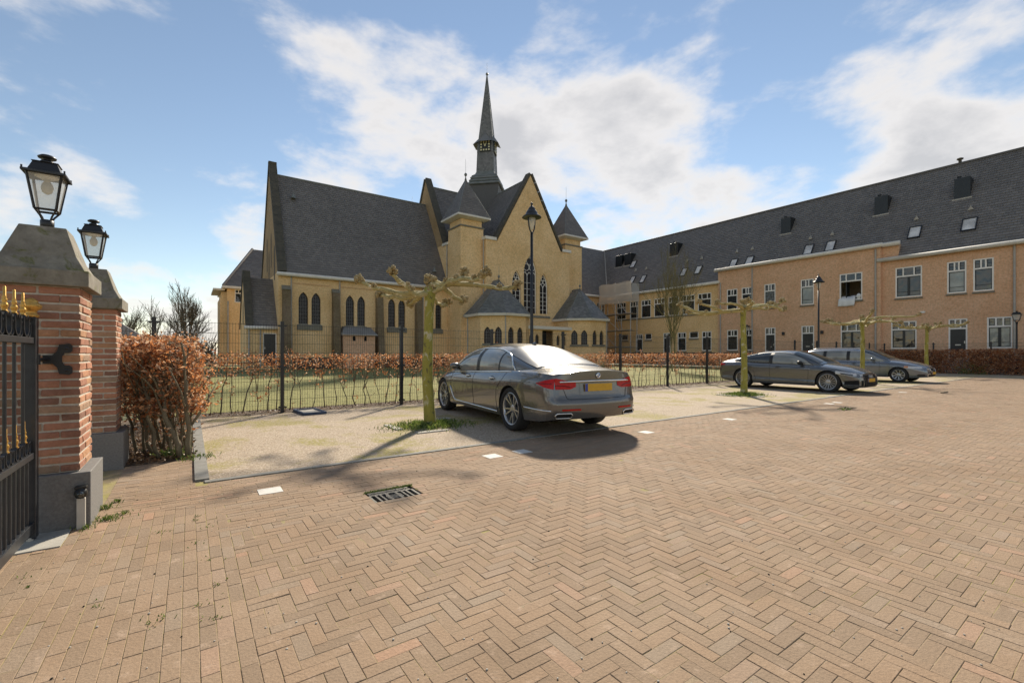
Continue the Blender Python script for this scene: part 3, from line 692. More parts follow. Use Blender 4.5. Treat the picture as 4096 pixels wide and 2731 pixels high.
def tracery(F, a, b, c, d, sp, lights, n=-.2):
    g = MB(); arch_pane(g, F, a, b, c, d, sp, n - .02); w = g.build('window', 'church_glass', ch); m = MB(); r = .035; wd = b - a
    T = lambda pts, rad=r: m.tube([F.P(u, n, z) for u, z in pts], rad, 5)
    T([(a + .02, c)] + [(p[0], p[1]) for p in arch_pts(a + .02, b - .02, sp, d - .03)] + [(b - .02, c)], .05)
    lw_ = wd / lights; hs = sp - (.25 if lights == 2 else .35)
    for i in range(1, lights): T([(a + i * lw_, c), (a + i * lw_, hs)])
    for i in range(lights): T(arch_pts(a + i * lw_, a + (i + 1) * lw_, hs, hs + lw_ * .85, 5))
    def ring(u, z, q): T([(u + q * math.cos(t), z + q * math.sin(t)) for t in [2 * math.pi * k / 14 for k in range(15)]], .03)
    mid = (a + b) / 2
    if lights == 2:
        ring(mid - lw_ * .42, hs + lw_ * 1.28, lw_ * .36); ring(mid + lw_ * .42, hs + lw_ * 1.28, lw_ * .36); ring(mid, hs + lw_ * 1.95, lw_ * .33)
    else:
        q = wd * .22
        ring(mid - q, hs + .95, q * .95); ring(mid + q, hs + .95, q * .95); ring(mid, hs + .95 + q * 1.75, q * .95)
    for k in range(1, 6):
        z = c + (hs - c) * k / 6; T([(a, z), (b, z)], .018)
    m.build('tracery', 'frame_paint', w, world=False); return w
for (a, b, c, d, sp), li in zip(TW, (2, 3, 2)): tracery(F, a, b, c, d, sp, li)
m = MB(); m.hexa([F.P(25.8, -.05, 4.9), F.P(30.8, -.05, 4.9), F.P(30.8, .14, 4.9), F.P(25.8, .14, 4.9), F.P(25.8, -.28, 5.35), F.P(30.8, -.28, 5.35), F.P(30.8, .14, 5.02), F.P(25.8, .14, 5.02)]); m.build('sill', 'sill_stone', ch)
for u0, u1 in ((GX0 - .12, 24.1), (32.5, GX1 + .15)):
    m = MB(); m.box(u0, u1, GY - .14, Y0 + .1, 12.1, 12.4); m.build('kneeler', 'white_paint', ch, bevel=.02)
# west gable of the crossing
F2 = FW(X0); m = MB(); m.poly([F2.P(40.9, 0, 12), F2.P(49.1, 0, 12), F2.P(CY, 0, 19.7)]); m.poly([(X0 + .5, 40.9, 12), (X0 + .5, 49.1, 12), (X0 + .5, CY, 19.7)]); m.build('gable', 'gable_brick_shade', ch)
coping(F2, [(40.75, 12), (CY, 19.8)], .09, -.55, .26); coping(F2, [(CY, 19.8), (49.25, 12)], .09, -.55, .26)
m = MB(); m.box(X0 - .14, X0 + .5, 39.75, 40.9, 11.85, 12.1); m.build('kneeler', 'white_paint', ch, bevel=.02)
pipe(X0 - .08, 39.9, 7.9, 11.8); pipe(GX0 - .1, GY + .3, .3, 12.05)
# cross roofs
s2 = math.hypot(4.25, 7.3)
for (o, u, v, L) in [((24.03, 53, 11.8), (0, -1, 0), (4.25, 0, 7.3), 16.0), ((32.53, 37.0, 11.8), (0, 1, 0), (-4.25, 0, 7.3), 15.7), ((20.9, 40.75, 11.8), (1, 0, 0), (0, 4.25, 7.3), 15.1), ((36, 49.25, 11.8), (-1, 0, 0), (0, -4.25, 7.3), 15.1)]:
    roof_slates(ch, o, u, v, [(0, 0), (L, 0), (L, s2), (0, s2)], .32, .25, .024)
for p, q in (((CX, 37.2, 19.12), (CX, 53, 19.12)), ((20.95, CY, 19.12), (36, CY, 19.12))):
    m = MB(); m.tube([p, q], .1, 8); m.build('ridge', 'lead', ch)
# corner turrets
def turret(x0, x1, y0, y1):
    cx, cy = (x0 + x1) / 2, (y0 + y1) / 2
    m = MB(); m.box(x0 - .012, x1 + .012, y0 - .012, y1 + .012, 0, 13.15); m.box(x0 + .1, x1 - .1, y0 + .1, y1 - .1, 13.15, 14.0); w = m.build('turret', 'yellow_brick', ch)
    m = MB(); m.box(x0 - .09, x1 + .09, y0 - .09, y1 + .09, 13.12, 13.26); m.build('string_course', 'sill_stone', w, world=False)
    m = MB(); e = .55; m.hexa([(x0 - .1, y0 - .1, 13.86), (x1 + .1, y0 - .1, 13.86), (x1 + .1, y1 + .1, 13.86), (x0 - .1, y1 + .1, 13.86), (x0 - e, y0 - e, 14.0), (x1 + e, y0 - e, 14.0), (x1 + e, y1 + e, 14.0), (x0 - e, y1 + e, 14.0)]); m.box(x0 - e, x1 + e, y0 - e, y1 + e, 14.0, 14.16); m.build('cornice', 'white_paint', w, world=False)
    h0 = 14.17; e = .5; base = [(x0 - e, y0 - e), (x1 + e, y0 - e), (x1 + e, y1 + e), (x0 - e, y1 + e)]; ap = Vector((cx, cy, 18.05))
    for i in range(4):
        a = Vector((*base[i], h0)); b = Vector((*base[(i + 1) % 4], h0)); mid = (a + b) / 2; L = (b - a).length; u = (b - a) / L
        if i in (0, 3): roof_slates(ch, a, u, ap - mid, [(0, 0), (L, 0), (L / 2, (ap - mid).length)], .26, .22, .02, name='turret_roof')
        else:
            m = MB(); m.poly([a, b, ap]); m.build('turret_roof', 'slate_base', ch)
    m = MB()
    for p in base: m.tube([(*p, h0), ap], .035, 5)
    m.build('hip', 'lead', w, world=False)
    m = MB(); m.lathe([(.12, 0), (.05, .3), (.04, .38), (.11, .46), (.15, .56), (.11, .68), (.03, .74), (.012, .76), (.01, 2.1)], 10, (cx, cy, 17.95)); m.build('finial', 'lead', w, True, world=False)
turret(20.55, 23.0, 37.3, 39.75); turret(33.55, 36.0, 37.3, 39.75); turret(20.55, 23.0, 50.25, 52.7); turret(33.55, 36.0, 50.25, 52.7)
# spire: square, set diagonally over the crossing
def sq(w, z, c=(CX, CY)):
    r = w / math.sqrt(2); return [(c[0] - r, c[1], z), (c[0], c[1] - r, z), (c[0] + r, c[1], z), (c[0], c[1] + r, z)]
def taper(levels, name, mat, parent):
    m = MB(); vs = [];
    for w, z in levels: vs += sq(w, z)
    fs = [(i * 4 + j, i * 4 + (j + 1) % 4, i * 4 + 4 + (j + 1) % 4, i * 4 + 4 + j) for i in range(len(levels) - 1) for j in range(4)] + [(3, 2, 1, 0), tuple(len(vs) - 4 + j for j in range(4))]
    m.add(vs, fs); return m.build(name, mat, parent)
spire = taper([(3.3, 16.0), (3.3, 20.35)], 'spire', 'slate_base', ch)
for i, (w, z) in enumerate([(3.75, 20.35), (3.45, 20.72), (3.2, 21.08)]):
    taper([(w - .25, z), (w, z + .06), (w, z + .16), (w - .35, z + .36)], 'spire_step', 'lead', spire)
taper([(2.95, 21.42), (2.9, 21.5), (2.3, 21.75), (2.0, 22.1)], 'spire_skirt', 'lead', spire)
def spire_faces(w0, z0, w1, z1, name, rows):
    a, b = sq(w0, z0), sq(w1, z1)
    for j in (0, 1, 3):
        p, q, r_, s_ = Vector(a[j]), Vector(a[(j + 1) % 4]), Vector(b[(j + 1) % 4]), Vector(b[j]); u = (q - p).normalized(); mid0, mid1 = (p + q) / 2, (r_ + s_) / 2; L = (q - p).length; L1 = (r_ - s_).length; H_ = (mid1 - mid0).length
        roof_slates(ch, p, u, mid1 - mid0, [(0, 0), (L, 0), (L / 2 + L1 / 2, H_), (L / 2 - L1 / 2, H_)], .2, .2, .014, 'chapel_slate', name=name)
taper([(1.98, 22.05), (1.74, 25.3), (1.4, 25.9)], 'spire_core', 'slate_base', spire); spire_faces(1.99, 22.05, 1.75, 25.3, 'spire_shaft', 16)
taper([(1.66, 25.3), (1.32, 26.0), (.07, 33.5)], 'spire_core', 'slate_base', spire); spire_faces(1.68, 25.3, .1, 33.4, 'spire_needle', 30)
m = MB()
for c0, c1 in zip(sq(2.0, 22.05) + sq(1.70, 25.3), sq(1.76, 25.3) + sq(.08, 33.5)): m.tube([c0, c1], .035, 5)
m.build('hip', 'lead', spire, world=False)
m = MB(); m.lathe([(.06, 0), (.04, .2), (.12, .28), (.17, .4), (.12, .53), (.03, .6), (.012, .64), (.01, 1.7)], 10, (CX, CY, 33.35)); m.build('finial', 'lead', spire, True, world=False)
for k, (dx, dy) in enumerate([(-1, -1), (1, -1), (-1, 1)]):
    nrm = Vector((dx, dy, 0)).normalized(); u = Vector((-nrm.y, nrm.x, 0)); u = -u if (k == 0 and u.x < 0) else u
    F = Frame((CX + nrm.x * .87, CY + nrm.y * .87, 0), u, nrm)
    m = MB(); F.box(m, -.62, .62, -.1, .16, 24.35, 25.75); cl = m.build('clock', 'clock_plate', spire, world=False)
    m = MB(); e = .16 + .02
    for i in range(4):
        for j in range(4):
            if i in (0, 3) or j in (0, 3):
                uu, z = -.46 + i * .3067, 24.52 + j * .3067; F.box(m, uu - .085, uu + .085, e - .01, e + .015, z - .085, z + .085)
    m.hexa([F.P(-.05, e, 24.9), F.P(.05, e, 24.9), F.P(.05, e + .02, 24.9), F.P(-.05, e + .02, 24.9), F.P(-.26, e, 25.5), F.P(-.2, e, 25.5), F.P(-.2, e + .02, 25.5), F.P(-.26, e + .02, 25.5)])
    m.hexa([F.P(-.05, e + .022, 24.9), F.P(.05, e + .022, 24.9), F.P(.05, e + .04, 24.9), F.P(-.05, e + .04, 24.9), F.P(.14, e + .022, 25.35), F.P(.2, e + .022, 25.35), F.P(.2, e + .04, 25.35), F.P(.14, e + .04, 25.35)])
    o = MB(); o.v, o.f = m.v, m.f; cm = o.mesh('clock_marks'); c2 = link('clock_marks', cm, 'clock_gold', cl)   # under the third level: stays a plain part of the spire
    c2.parent = spire
    m = MB(); A = [F.P(-.78, .62, 25.35), F.P(.78, .62, 25.35), F.P(.78, -.2, 25.75), F.P(-.78, -.2, 25.75)]; top = F.P(0, -.12, 26.55)
    m.poly([A[0], A[1], top]); m.poly([A[1], A[2], top]); m.poly([A[3], A[0], top]); m.poly([A[0], A[3], A[2], A[1]]); m.build('clock_hood', 'chapel_slate', spire, world=False)
# chapels: two octagons in front of the gable
def chapel(cx, cy, left):
    s = 2.245; ir = s * (1 + math.sqrt(2)) / 2; pts = []
    for k in range(8):
        a = R(22.5 + 45 * k); rad = s / 2 / math.sin(R(22.5)); pts.append((cx + rad * math.cos(a), cy + rad * math.sin(a)))
    m = MB(); apex = Vector((cx, cy, 8.15)); wp = None; er = 1.12
    facets = []
    for k in range(8):
        a, b = Vector((*pts[k], 0)), Vector((*pts[(k + 1) % 8], 0)); u = (b - a).normalized(); n = Vector((u.y, -u.x, 0))
        if n.dot((a + b) / 2 - Vector((cx, cy, 0))) < 0: n = -n
        if n.y > .3: continue
        F = Frame(a, u, n); L = (b - a).length; holes = []
        if n.y < -.3: holes = [(L * .14, L * .42, 2.15, 3.62, 3.05), (L * .58, L * .86, 2.15, 3.62, 3.05)]
        wall(m, F, 0, L, 0, 4.75, holes, .2); facets.append((F, L, holes, n, a, b))
    for x in (cx - ir, cx + ir): m.poly([(x, cy + s / 2, 0), (x, 37.3, 0), (x, 37.3, 4.75), (x, cy + s / 2, 4.75)])
    w = m.build('chapel', 'yellow_brick', ch)
    for F, L, holes, n, a, b in facets:
        for h_ in holes: lancet(F, *h_, .18, True, ch, 2, 6, None)
        if holes:
            m = MB(); F.box(m, L * .08, L * .92, -.05, .1, 1.95, 2.15); m.build('sill', 'sill_stone', w, world=False)
    c0 = Vector((cx, cy, 0)); out = [(c0 + (Vector((*p, 0)) - c0) * er) for p in pts]
    for k in range(8):
        a, b = out[k] + Vector((0, 0, 4.78)), out[(k + 1) % 8] + Vector((0, 0, 4.78)); mid = (a + b) / 2; nrm = (mid - c0); 
        if nrm.y > 1.5: continue
        u = (b - a).normalized(); L = (b - a).length; V = apex - mid
        roof_slates(ch, a, u, V, [(0, 0), (L, 0), (L / 2, V.length)], .24, .2, .018, 'chapel_slate', name='chapel_roof')
    xl, xr = out[4].x if False else min(p.x for p in out), max(p.x for p in out)
    for x, sg in ((xl, 1), (xr, -1)):
        o = Vector((x, 36.75 if sg > 0 else cy + s / 2 * er, 4.78)); Ln = 36.75 - (cy + s / 2 * er); v = Vector((cx - x, 0, 8.15 - 4.78)); u = Vector((0, -1 if sg > 0 else 1, 0))
        roof_slates(ch, o, u, v, [(0, 0), (max(.05, Ln), 0), (max(.05, Ln) + (s / 2 * er if sg > 0 else 0), v.length), (0 if sg > 0 else -s / 2 * er, v.length)], .24, .2, .018, 'chapel_slate', name='chapel_roof')
    m = MB()
    for p in out:
        if p.y < cy + 1.4: m.tube([p + Vector((0, 0, 4.8)), apex], .03, 5)
    m.tube([apex, (cx, 36.75, 8.15)], .06, 6); m.build('hip', 'lead', w, world=False)
    m = MB(); m.lathe([(.07, 0), (.03, .2), (.09, .3), (.12, .38), (.08, .48), (.02, .54), (.012, .56), (.01, 1.3)], 8, apex - Vector((0, 0, .05))); m.build('finial', 'lead', w, True, world=False)
    ring = sorted([p for p in out if p.y < cy + 1.4], key=lambda p: math.atan2(p.y - cy, p.x - cx)); ring = [p for p in ring]
    order = [p for p in out]; seq = [order[k % 8] for k in range(3, 9)]
    pts_ = [Vector((xl, 36.7, 4.72))] + [p + Vector((0, 0, 4.72)) for p in seq] + [Vector((xr, 36.7, 4.72))]
    m = MB(); 
    for a, b in zip(pts_, pts_[1:]):
        dv = (b - a); 
        if dv.length < .05: continue
        dv.normalize(); nr = Vector((dv.y, -dv.x, 0)); nr = nr if nr.dot(a - Vector((cx, cy, 0))) > 0 else -nr
        m.hexa([a - nr * .3 - Vector((0, 0, .14)), b - nr * .3 - Vector((0, 0, .14)), b + nr * .04 - Vector((0, 0, .14)), a + nr * .04 - Vector((0, 0, .14)), a - nr * .3 + Vector((0, 0, .07)), b - nr * .3 + Vector((0, 0, .07)), b + nr * .1 + Vector((0, 0, .07)), a + nr * .1 + Vector((0, 0, .07))])
    m.build('cornice', 'white_paint', w, world=False)
    for p in ([seq[0], seq[2]] if left else [seq[3]]): pipe(cx + (p.x - cx) / er * 1.01, cy + (p.y - cy) / er * 1.01 - .03, .2, 4.55)
chapel(23.75, 35.7, True); chapel(34.2, 35.7, False)
# low entrance between the chapels
F = FS(34.6); m = MB(); eh = [(26.5, 26.95, 2.05, 3.14, 2.75), (27.25, 27.7, 2.05, 3.14, 2.75), (28.11, 29.53, 0, 3.5, None), (29.95, 30.4, 2.05, 3.12, 2.72), (30.75, 31.2, 2.05, 3.12, 2.72)]
wall(m, F, 26.3, 31.6, 0, 3.6, eh, .2); en = m.build('entrance', 'yellow_brick', ch)
for k in (0, 1, 3, 4): lancet(F, *eh[k], .18, True, ch, 1, 5, None)
m = MB(); F.box(m, 28.11, 29.53, -1.2, -1.1, 0, 3.5); m.build('door', 'dark_paint', en, world=False)
m = MB(); m.box(26.1, 31.75, 34.3, 36.7, 3.6, 3.9); m.build('fascia', 'white_paint', en, world=False)
# ================================================================== THE LONG HOUSE ON THE RIGHT
hb = thing('long_brick_building', 'long brick housing block with a steep slate roof, white gutters and sash windows', 'building', (43, 15, 0))
def win_rect(F, u0, u1, z0, z1, parent, style='three', glass='window_glass', transom=.30, sill=True, n=0.0, door=False, casement=False, mat2=None):
    """white frame with a transom of small lights over one large light, or a front door"""
    m = MB(); t = .085; d0, d1 = n - .10, n - .015; zt = z1 - (z1 - z0) * transom if not door else z0 + 2.02
    for a, b in ((u0, u0 + t), (u1 - t, u1)): F.box(m, a, b, d0, d1, z0, z1)
    F.box(m, u0 + t, u1 - t, d0, d1, z1 - t, z1); F.box(m, u0 + t, u1 - t, d0, d1, zt - t * .6, zt + t * .6)
    if not door: F.box(m, u0 + t, u1 - t, d0, d1 + .015, z0, z0 + t)
    w = u1 - u0; iu0, iu1 = u0 + t, u1 - t; iw = iu1 - iu0
    cuts = {'three': [.27, .73] if w > 1.3 else [.33, .67], 'plain': [], 'narrow': [.36, .64]}[style]
    for c in cuts: F.box(m, iu0 + iw * c - .04, iu0 + iw * c + .04, d0, d1, zt + t * .6, z1 - t)
    W = m.build('door' if door else 'window', 'frame_paint', parent)
    e = [0] + cuts + [1]
    for i in range(len(e) - 1):
        g = MB(); a, b = iu0 + iw * e[i], iu0 + iw * e[i + 1]; F.box(g, a, b, n - .085, n - .075, zt, z1 - t); g.build('pane', glass, W, world=False)
        if i != 1 and len(e) > 2:
            s = MB(); a2, b2 = a + (.04 if i else 0), b - (.04 if i < len(e) - 2 else 0); k = .035
            for q in ((a2, a2 + k), (b2 - k, b2)): F.box(s, *q, n - .07, n - .04, zt + t * .6, z1 - t)
            F.box(s, a2 + k, b2 - k, n - .07, n - .04, zt + t * .6, zt + t * .6 + k); F.box(s, a2 + k, b2 - k, n - .07, n - .04, z1 - t - k, z1 - t); mz = (zt + z1) / 2; F.box(s, a2 + k, b2 - k, n - .07, n - .045, mz - .012, mz + .012); s.build('sash', 'dark_paint', W, world=False)
    if door:
        s = MB(); F.box(s, iu0, iu1, n - .09, n - .05, z0, zt - t * .6); s.build('leaf', 'dark_paint', W, world=False)
        s = MB()
        for uu in (.2, .56):
            for zz in (.35, 1.05): 
                p, q = iu0 + iw * uu, iu0 + iw * (uu + .24)
                F.box(s, p, q, n - .052, n - .035, z0 + zz, z0 + zz + .55)
        s.build('leaf_panel', 'dark_paint', W, world=False)
        s = MB(); F.box(s, iu0 + iw * .32, iu0 + iw * .68, n - .05, n - .025, z0 + .86, z0 + .93); s.build('letterbox', 'iron_handle', W, world=False)
        s = MB(); F.box(s, iu0 + .03, iu0 + .08, n - .05, n + .01, z0 + .98, z0 + 1.16); s.build('handle', 'iron_handle', W, world=False)
        s = MB(); F.box(s, u0 - .15, u1 + .15, n, n + .9, 0, z0 - .02); s.build('step', 'concrete', W, world=False)
    else:
        g = MB(); F.box(g, iu0, iu1, n - .085, n - .075, z0 + t, zt); g.build('pane', mat2 or glass, W, world=False)
        s = MB(); k = .045; F.box(s, iu0, iu0 + k, n - .07, n - .035, z0 + t, zt - t * .6); F.box(s, iu1 - k, iu1, n - .07, n - .035, z0 + t, zt - t * .6); F.box(s, iu0 + k, iu1 - k, n - .07, n - .035, z0 + t, z0 + t + k); F.box(s, iu0 + k, iu1 - k, n - .07, n - .035, zt - t * .6 - k, zt - t * .6)
        if casement: F.box(s, (iu0 + iu1) / 2 - .07, (iu0 + iu1) / 2 + .07, n - .07, n - .03, z0 + t + k, zt - t * .6 - k)
        s.build('sash', 'dark_paint', W, world=False)
        if casement or w > .85:
            s = MB(); F.box(s, iu0, iu1, n - .034, n - .022, z0 + t + .32, z0 + t + .345); s.build('rail', 'black_metal', W, world=False)
        if sill:
            s = MB(); s.hexa([F.P(u0 - .04, -.05 + n, z0 - .15), F.P(u1 + .04, -.05 + n, z0 - .15), F.P(u1 + .04, .11 + n, z0 - .15), F.P(u0 - .04, .11 + n, z0 - .15), F.P(u0 - .04, -.09 + n, z0 - .005), F.P(u1 + .04, -.09 + n, z0 - .005), F.P(u1 + .04, .11 + n, z0 - .06), F.P(u0 - .04, .11 + n, z0 - .06)]); s.build('sill', 'sill_stone', W, world=False)
    return W
def facade(F, u0, u1, z1, wins, mat, parent, n=0.0, extra=()):
    m = MB(); wall(m, F, u0, u1, 0, z1, [(w[0], w[1], w[2], w[3], None) for w in wins] + list(extra), .14, n); return m.build('wall', mat, parent)
A1 = [(36.91, 38.39), (35.06, 36.33), (33.27, 34.63), (31.45, 32.84), (29.63, 30.95), (27.75, 29.18), (25.90, 27.39)]
s1 = [(a, b, 5.36, 7.42) for a, b in A1]
l1 = [(34.45, 35.44, 1.52, 3.5), (33.16, 34.08, 2.83, 3.5), (30.7, 31.6, .95, 3.5), (28.75, 29.79, 1.52, 3.5), (27.32, 28.37, 2.83, 3.5), (25.88, 26.93, 1.52, 3.5), (36.6, 37.6, 2.83, 3.5)]
s2_ = [(23.05, 24.10, 5.38, 7.45), (21.58, 22.65, 5.38, 7.45), (19.59, 20.56, 5.40, 7.52), (16.53, 17.53, 5.38, 7.54), (13.15, 14.68, 5.46, 7.61)]
l2 = [(23.01, 24.08, 1.54, 3.52), (21.58, 22.60, 1.54, 3.52), (19.59, 20.50, .95, 3.58), (16.50, 17.48, .95, 3.6), (13.11, 14.6, 1.62, 3.62)]
s3 = [(9.68, 11.20, 5.38, 7.61), (7.39, 8.36, 5.40, 7.58), (6.10, 7.07, 5.40, 7.57), (2.2, 3.7, 5.38, 7.6), (-.6, .6, 5.38, 7.6), (-4, -2.6, 5.38, 7.6)]
l3 = [(9.98, 11.46, 1.60, 3.63), (7.34, 8.29, .95, 3.64), (5.27, 6.42, 1.60, 3.64), (2.2, 3.7, 1.6, 3.64), (-.5, .5, .95, 3.64), (-4, -2.6, 1.6, 3.64)]
FA = FW(43); n2 = .3
facade(FA, 25.0, 40.0, 8.3, s1[:4] + l1[:3] + [l1[6]] + s1[4:] + l1[3:6], 'yellow_brick', hb)
facade(FA, 12.0, 25.0, 9.4, s2_ + l2, 'pink_brick', hb, n2); facade(FA, -14, 12.0, 8.35, s3 + l3, 'pink_brick', hb)
m = MB()
for u in (25.0, 12.0): m.poly([FA.P(u, n2, 0), FA.P(u, -.4, 0), FA.P(u, -.4, 9.4), FA.P(u, n2, 9.4)])
m.poly([FA.P(25, n2, 9.4), FA.P(12, n2, 9.4), FA.P(12, -1.2, 9.4), FA.P(25, -1.2, 9.4)])
for u in (25.0, 11.0, ): m.poly([FA.P(u, .0, 8.0), FA.P(u, -1.2, 8.0), FA.P(u, -1.2, 9.4), FA.P(u, 0, 9.4)])
m.poly([FA.P(12.0, 0.003, 8.0), FA.P(11.0, 0.003, 8.0), FA.P(11.0, 0.003, 9.4), FA.P(12.0, .003, 9.4)]); m.poly([FA.P(12.0, 0, 9.4), FA.P(11.0, 0, 9.4), FA.P(11.0, -1.2, 9.4), FA.P(12.0, -1.2, 9.4)])
m.build('wall', 'pink_brick', hb)
m = MB(); FA.box(m, -14, 12, 0, .03, 0, 1.42); FA.box(m, 25, 40, 0, .03, 0, 1.38); pl = m
# plinth is split round the doors
def plinth(u0, u1, n, z1, doors):
    m = MB(); e = [u0] + [x for d in sorted(doors) for x in d] + [u1]
    for a, b in zip(e[::2], e[1::2]): FA.box(m, a, b, n, n + .025, 0, z1)
    m.build('plinth', 'plinth_brick', hb)
dz = lambda L: [(a, b) for a, b, c, d in L if c < 1.2]
plinth(25.03, 40, 0, 1.34, dz(l1)); plinth(12, 25, n2, 1.34, dz(l2)); plinth(-14, 11.97, 0, 1.36, dz(l3))
pale = {2, 9, 13}; k = 0
for a, b, c, d in s1: win_rect(FA, a, b, c, d, hb, 'three', casement=(k in (3, 5, 6)), sill=False, mat2='window_glass'); k += 1
m = MB(); FA.box(m, 25.6, 38.6, -.04, .09, 5.2, 5.345); m.build('sill_band', 'sill_stone', hb)
for a, b, c, d in l1:
    if d - c < 1: win_rect(FA, a, b, c, d, hb, 'plain', transom=.02, sill=True)
    else: win_rect(FA, a, b, c, d, hb, 'narrow', door=c < 1.2)
for i, (a, b, c, d) in enumerate(s2_):
    if i == 4: continue
    win_rect(FA, a, b, c, d, hb, 'narrow', n=n2, mat2='blind_glass' if i == 3 else None)
for i, (a, b, c, d) in enumerate(l2): win_rect(FA, a, b, c, d, hb, 'three' if i == 4 else 'narrow', n=n2, door=c < 1.2, casement=i == 4)
for i, (a, b, c, d) in enumerate(s3): win_rect(FA, a, b, c, d, hb, 'three' if i in (0, 3, 5) else 'narrow', casement=i == 0, mat2='blind_glass' if i == 1 else None)
for i, (a, b, c, d) in enumerate(l3): win_rect(FA, a, b, c, d, hb, 'three', door=c < 1.2, casement=i in (0, 2), mat2='blind_glass' if i == 2 else None)
# the open window with bedding airing on its sill
a, b, c, d = s2_[4]; zt = d - .62
m = MB(); t = .085
for p, q in ((a, a + t), (b - t, b)): FA.box(m, p, q, n2 - .1, n2 - .015, c, d)
FA.box(m, a + t, b - t, n2 - .1, n2 - .015, d - t, d); FA.box(m, a + t, b - t, n2 - .1, n2 - .015, zt - .05, zt + .05); FA.box(m, a + t, b - t, n2 - .1, n2 - .015, c, c + t)
for f in (.27, .73): FA.box(m, a + t + (b - a - 2 * t) * f - .04, a + t + (b - a - 2 * t) * f + .04, n2 - .1, n2 - .015, zt + .05, d - t)
ow = m.build('window', 'frame_paint', hb); ow['label'] = 'open window with the room showing behind it'
for f0, f1 in ((0, .27), (.27, .73), (.73, 1)):
    m = MB(); FA.box(m, a + t + (b - a - 2 * t) * f0, a + t + (b - a - 2 * t) * f1, n2 - .085, n2 - .075, zt, d - t); m.build('pane', 'window_glass', ow, world=False)
m = MB(); FA.box(m, b - .45, b - .40, n2 - .75, n2 - .12, c + .1, zt - .06); m.build('casement', 'dark_paint', ow, world=False)
plain('room_wall', (.36, .33, .27), rough=.9); m = MB()
m.poly([FA.P(a, n2 - .15, c), FA.P(b, n2 - .15, c), FA.P(b, -3, c), FA.P(a, -3, c)]); m.poly([FA.P(a - .5, -3, c - .5), FA.P(b + .5, -3, c - .5), FA.P(b + .5, -3, d), FA.P(a - .5, -3, d)]); m.poly([FA.P(b + .4, n2 - .15, c), FA.P(b + .4, -3, c), FA.P(b + .4, -3, d), FA.P(b + .4, n2 - .15, d)]); m.poly([FA.P(a - .4, n2 - .15, c), FA.P(a - .4, -3, c), FA.P(a - .4, -3, d), FA.P(a - .4, n2 - .15, d)]); m.poly([FA.P(a, n2 - .15, d), FA.P(b, n2 - .15, d), FA.P(b, -3, d), FA.P(a, -3, d)]); m.build('room', 'room_wall', ow, world=False)
s = MB(); FA.box(s, a - .04, b + .04, n2 - .05, n2 + .11, c - .15, c - .01); s.build('sill', 'sill_stone', ow, world=False)
def blanket():
    m = MB(); prof = [(-.5, .30), (-.28, .34), (-.1, .18), (.06, .12), (.135, .02), (.15, -.15), (.155, -.32), (.16, -.46)]; nu = 12; vs = []; rr = random.Random(2)
    for i in range(nu + 1):
        u = 13.62 + (14.72 - 13.62) * i / nu
        for j, (nn_, zz) in enumerate(prof):
            wv = .018 * math.sin(i * 1.3 + j * .8) + .012 * math.sin(i * 2.7)
            vs.append(FA.P(u + (.02 * math.sin(j * 1.1)), n2 + nn_ + wv, c + zz + (.03 * math.sin(i * .9) if j < 3 else .012 * math.sin(i * .7))))
    k = len(prof); fs = [(i * k + j, i * k + k + j, i * k + k + j + 1, i * k + j + 1) for i in range(nu) for j in range(k - 1)]
    m.add(vs, fs); o = m.build('blanket', 'white_cloth', None, True); mo = o.modifiers.new('thick', 'SOLIDIFY'); mo.thickness = .05; mo.offset = 0
    tag(o, 'white duvet hung out over the sill of the open upstairs window', 'duvet')
    m = MB(); m.ball(FA.P(13.42, n2 - .12, c + .28), .17, 10, 7, 1.35); p = m.build('pillow', 'white_cloth', None, True); tag(p, 'white pillow propped up beside the duvet in the open window', 'pillow')
blanket()
# roof
eX, eZ, rX, rZ = 42.8, 8.35, 48.0, 15.7; sl_len = math.hypot(rX - eX, rZ - eZ); vdir = (rX - eX, 0, rZ - eZ); q = .62 * math.hypot(1, 0)
cut = (43.35 - eX) / (rX - eX) * sl_len
roof_slates(hb, (eX, 45.3, eZ), (0, -1, 0), vdir, [(5.3, 0), (20.3, 0), (20.3, sl_len), (0, sl_len)], .30, .25, .028, 'slate', 0)
roof_slates(hb, (eX, 25, eZ), (0, -1, 0), vdir, [(0, cut), (14, cut), (14, sl_len), (0, sl_len)], .30, .25, .028, 'slate', 0)
roof_slates(hb, (eX, 11, eZ), (0, -1, 0), vdir, [(0, 0), (25, 0), (25, sl_len), (0, sl_len)], .30, .25, .028, 'slate', 300)
m = MB(); m.poly([(rX, 45.3, rZ), (rX, -14, rZ), (53.2, -14, eZ), (53.2, 45.3, eZ)]); m.build('roof', 'slate_base', hb)
m = MB(); m.tube([(rX, 45.2, rZ + .02), (rX, -14, rZ + .02)], .12, 8); m.build('ridge', 'slate_base', hb)
gutter([(42.68, 40, 8.28), (42.68, 24.85, 8.28)], .16, hb); gutter([(42.42, 25.2, 9.42), (42.42, 11.85, 9.42), (42.72, 11.85, 9.42), (42.72, 10.85, 9.42)], .17, hb); gutter([(42.68, 12.2, 8.3), (42.68, -14, 8.3)], .16, hb)
for u, n_, z in ((24.72, 0.3, 8.2), (21.62, .3, 9.2), (12.3, .3, 9.2), (5.18, 0, 8.2)): pipe(43 - n_ - .07, u, .2, z, .06, hb)
def rp(X): return eZ + (X - eX) * (rZ - eZ) / (rX - eX)
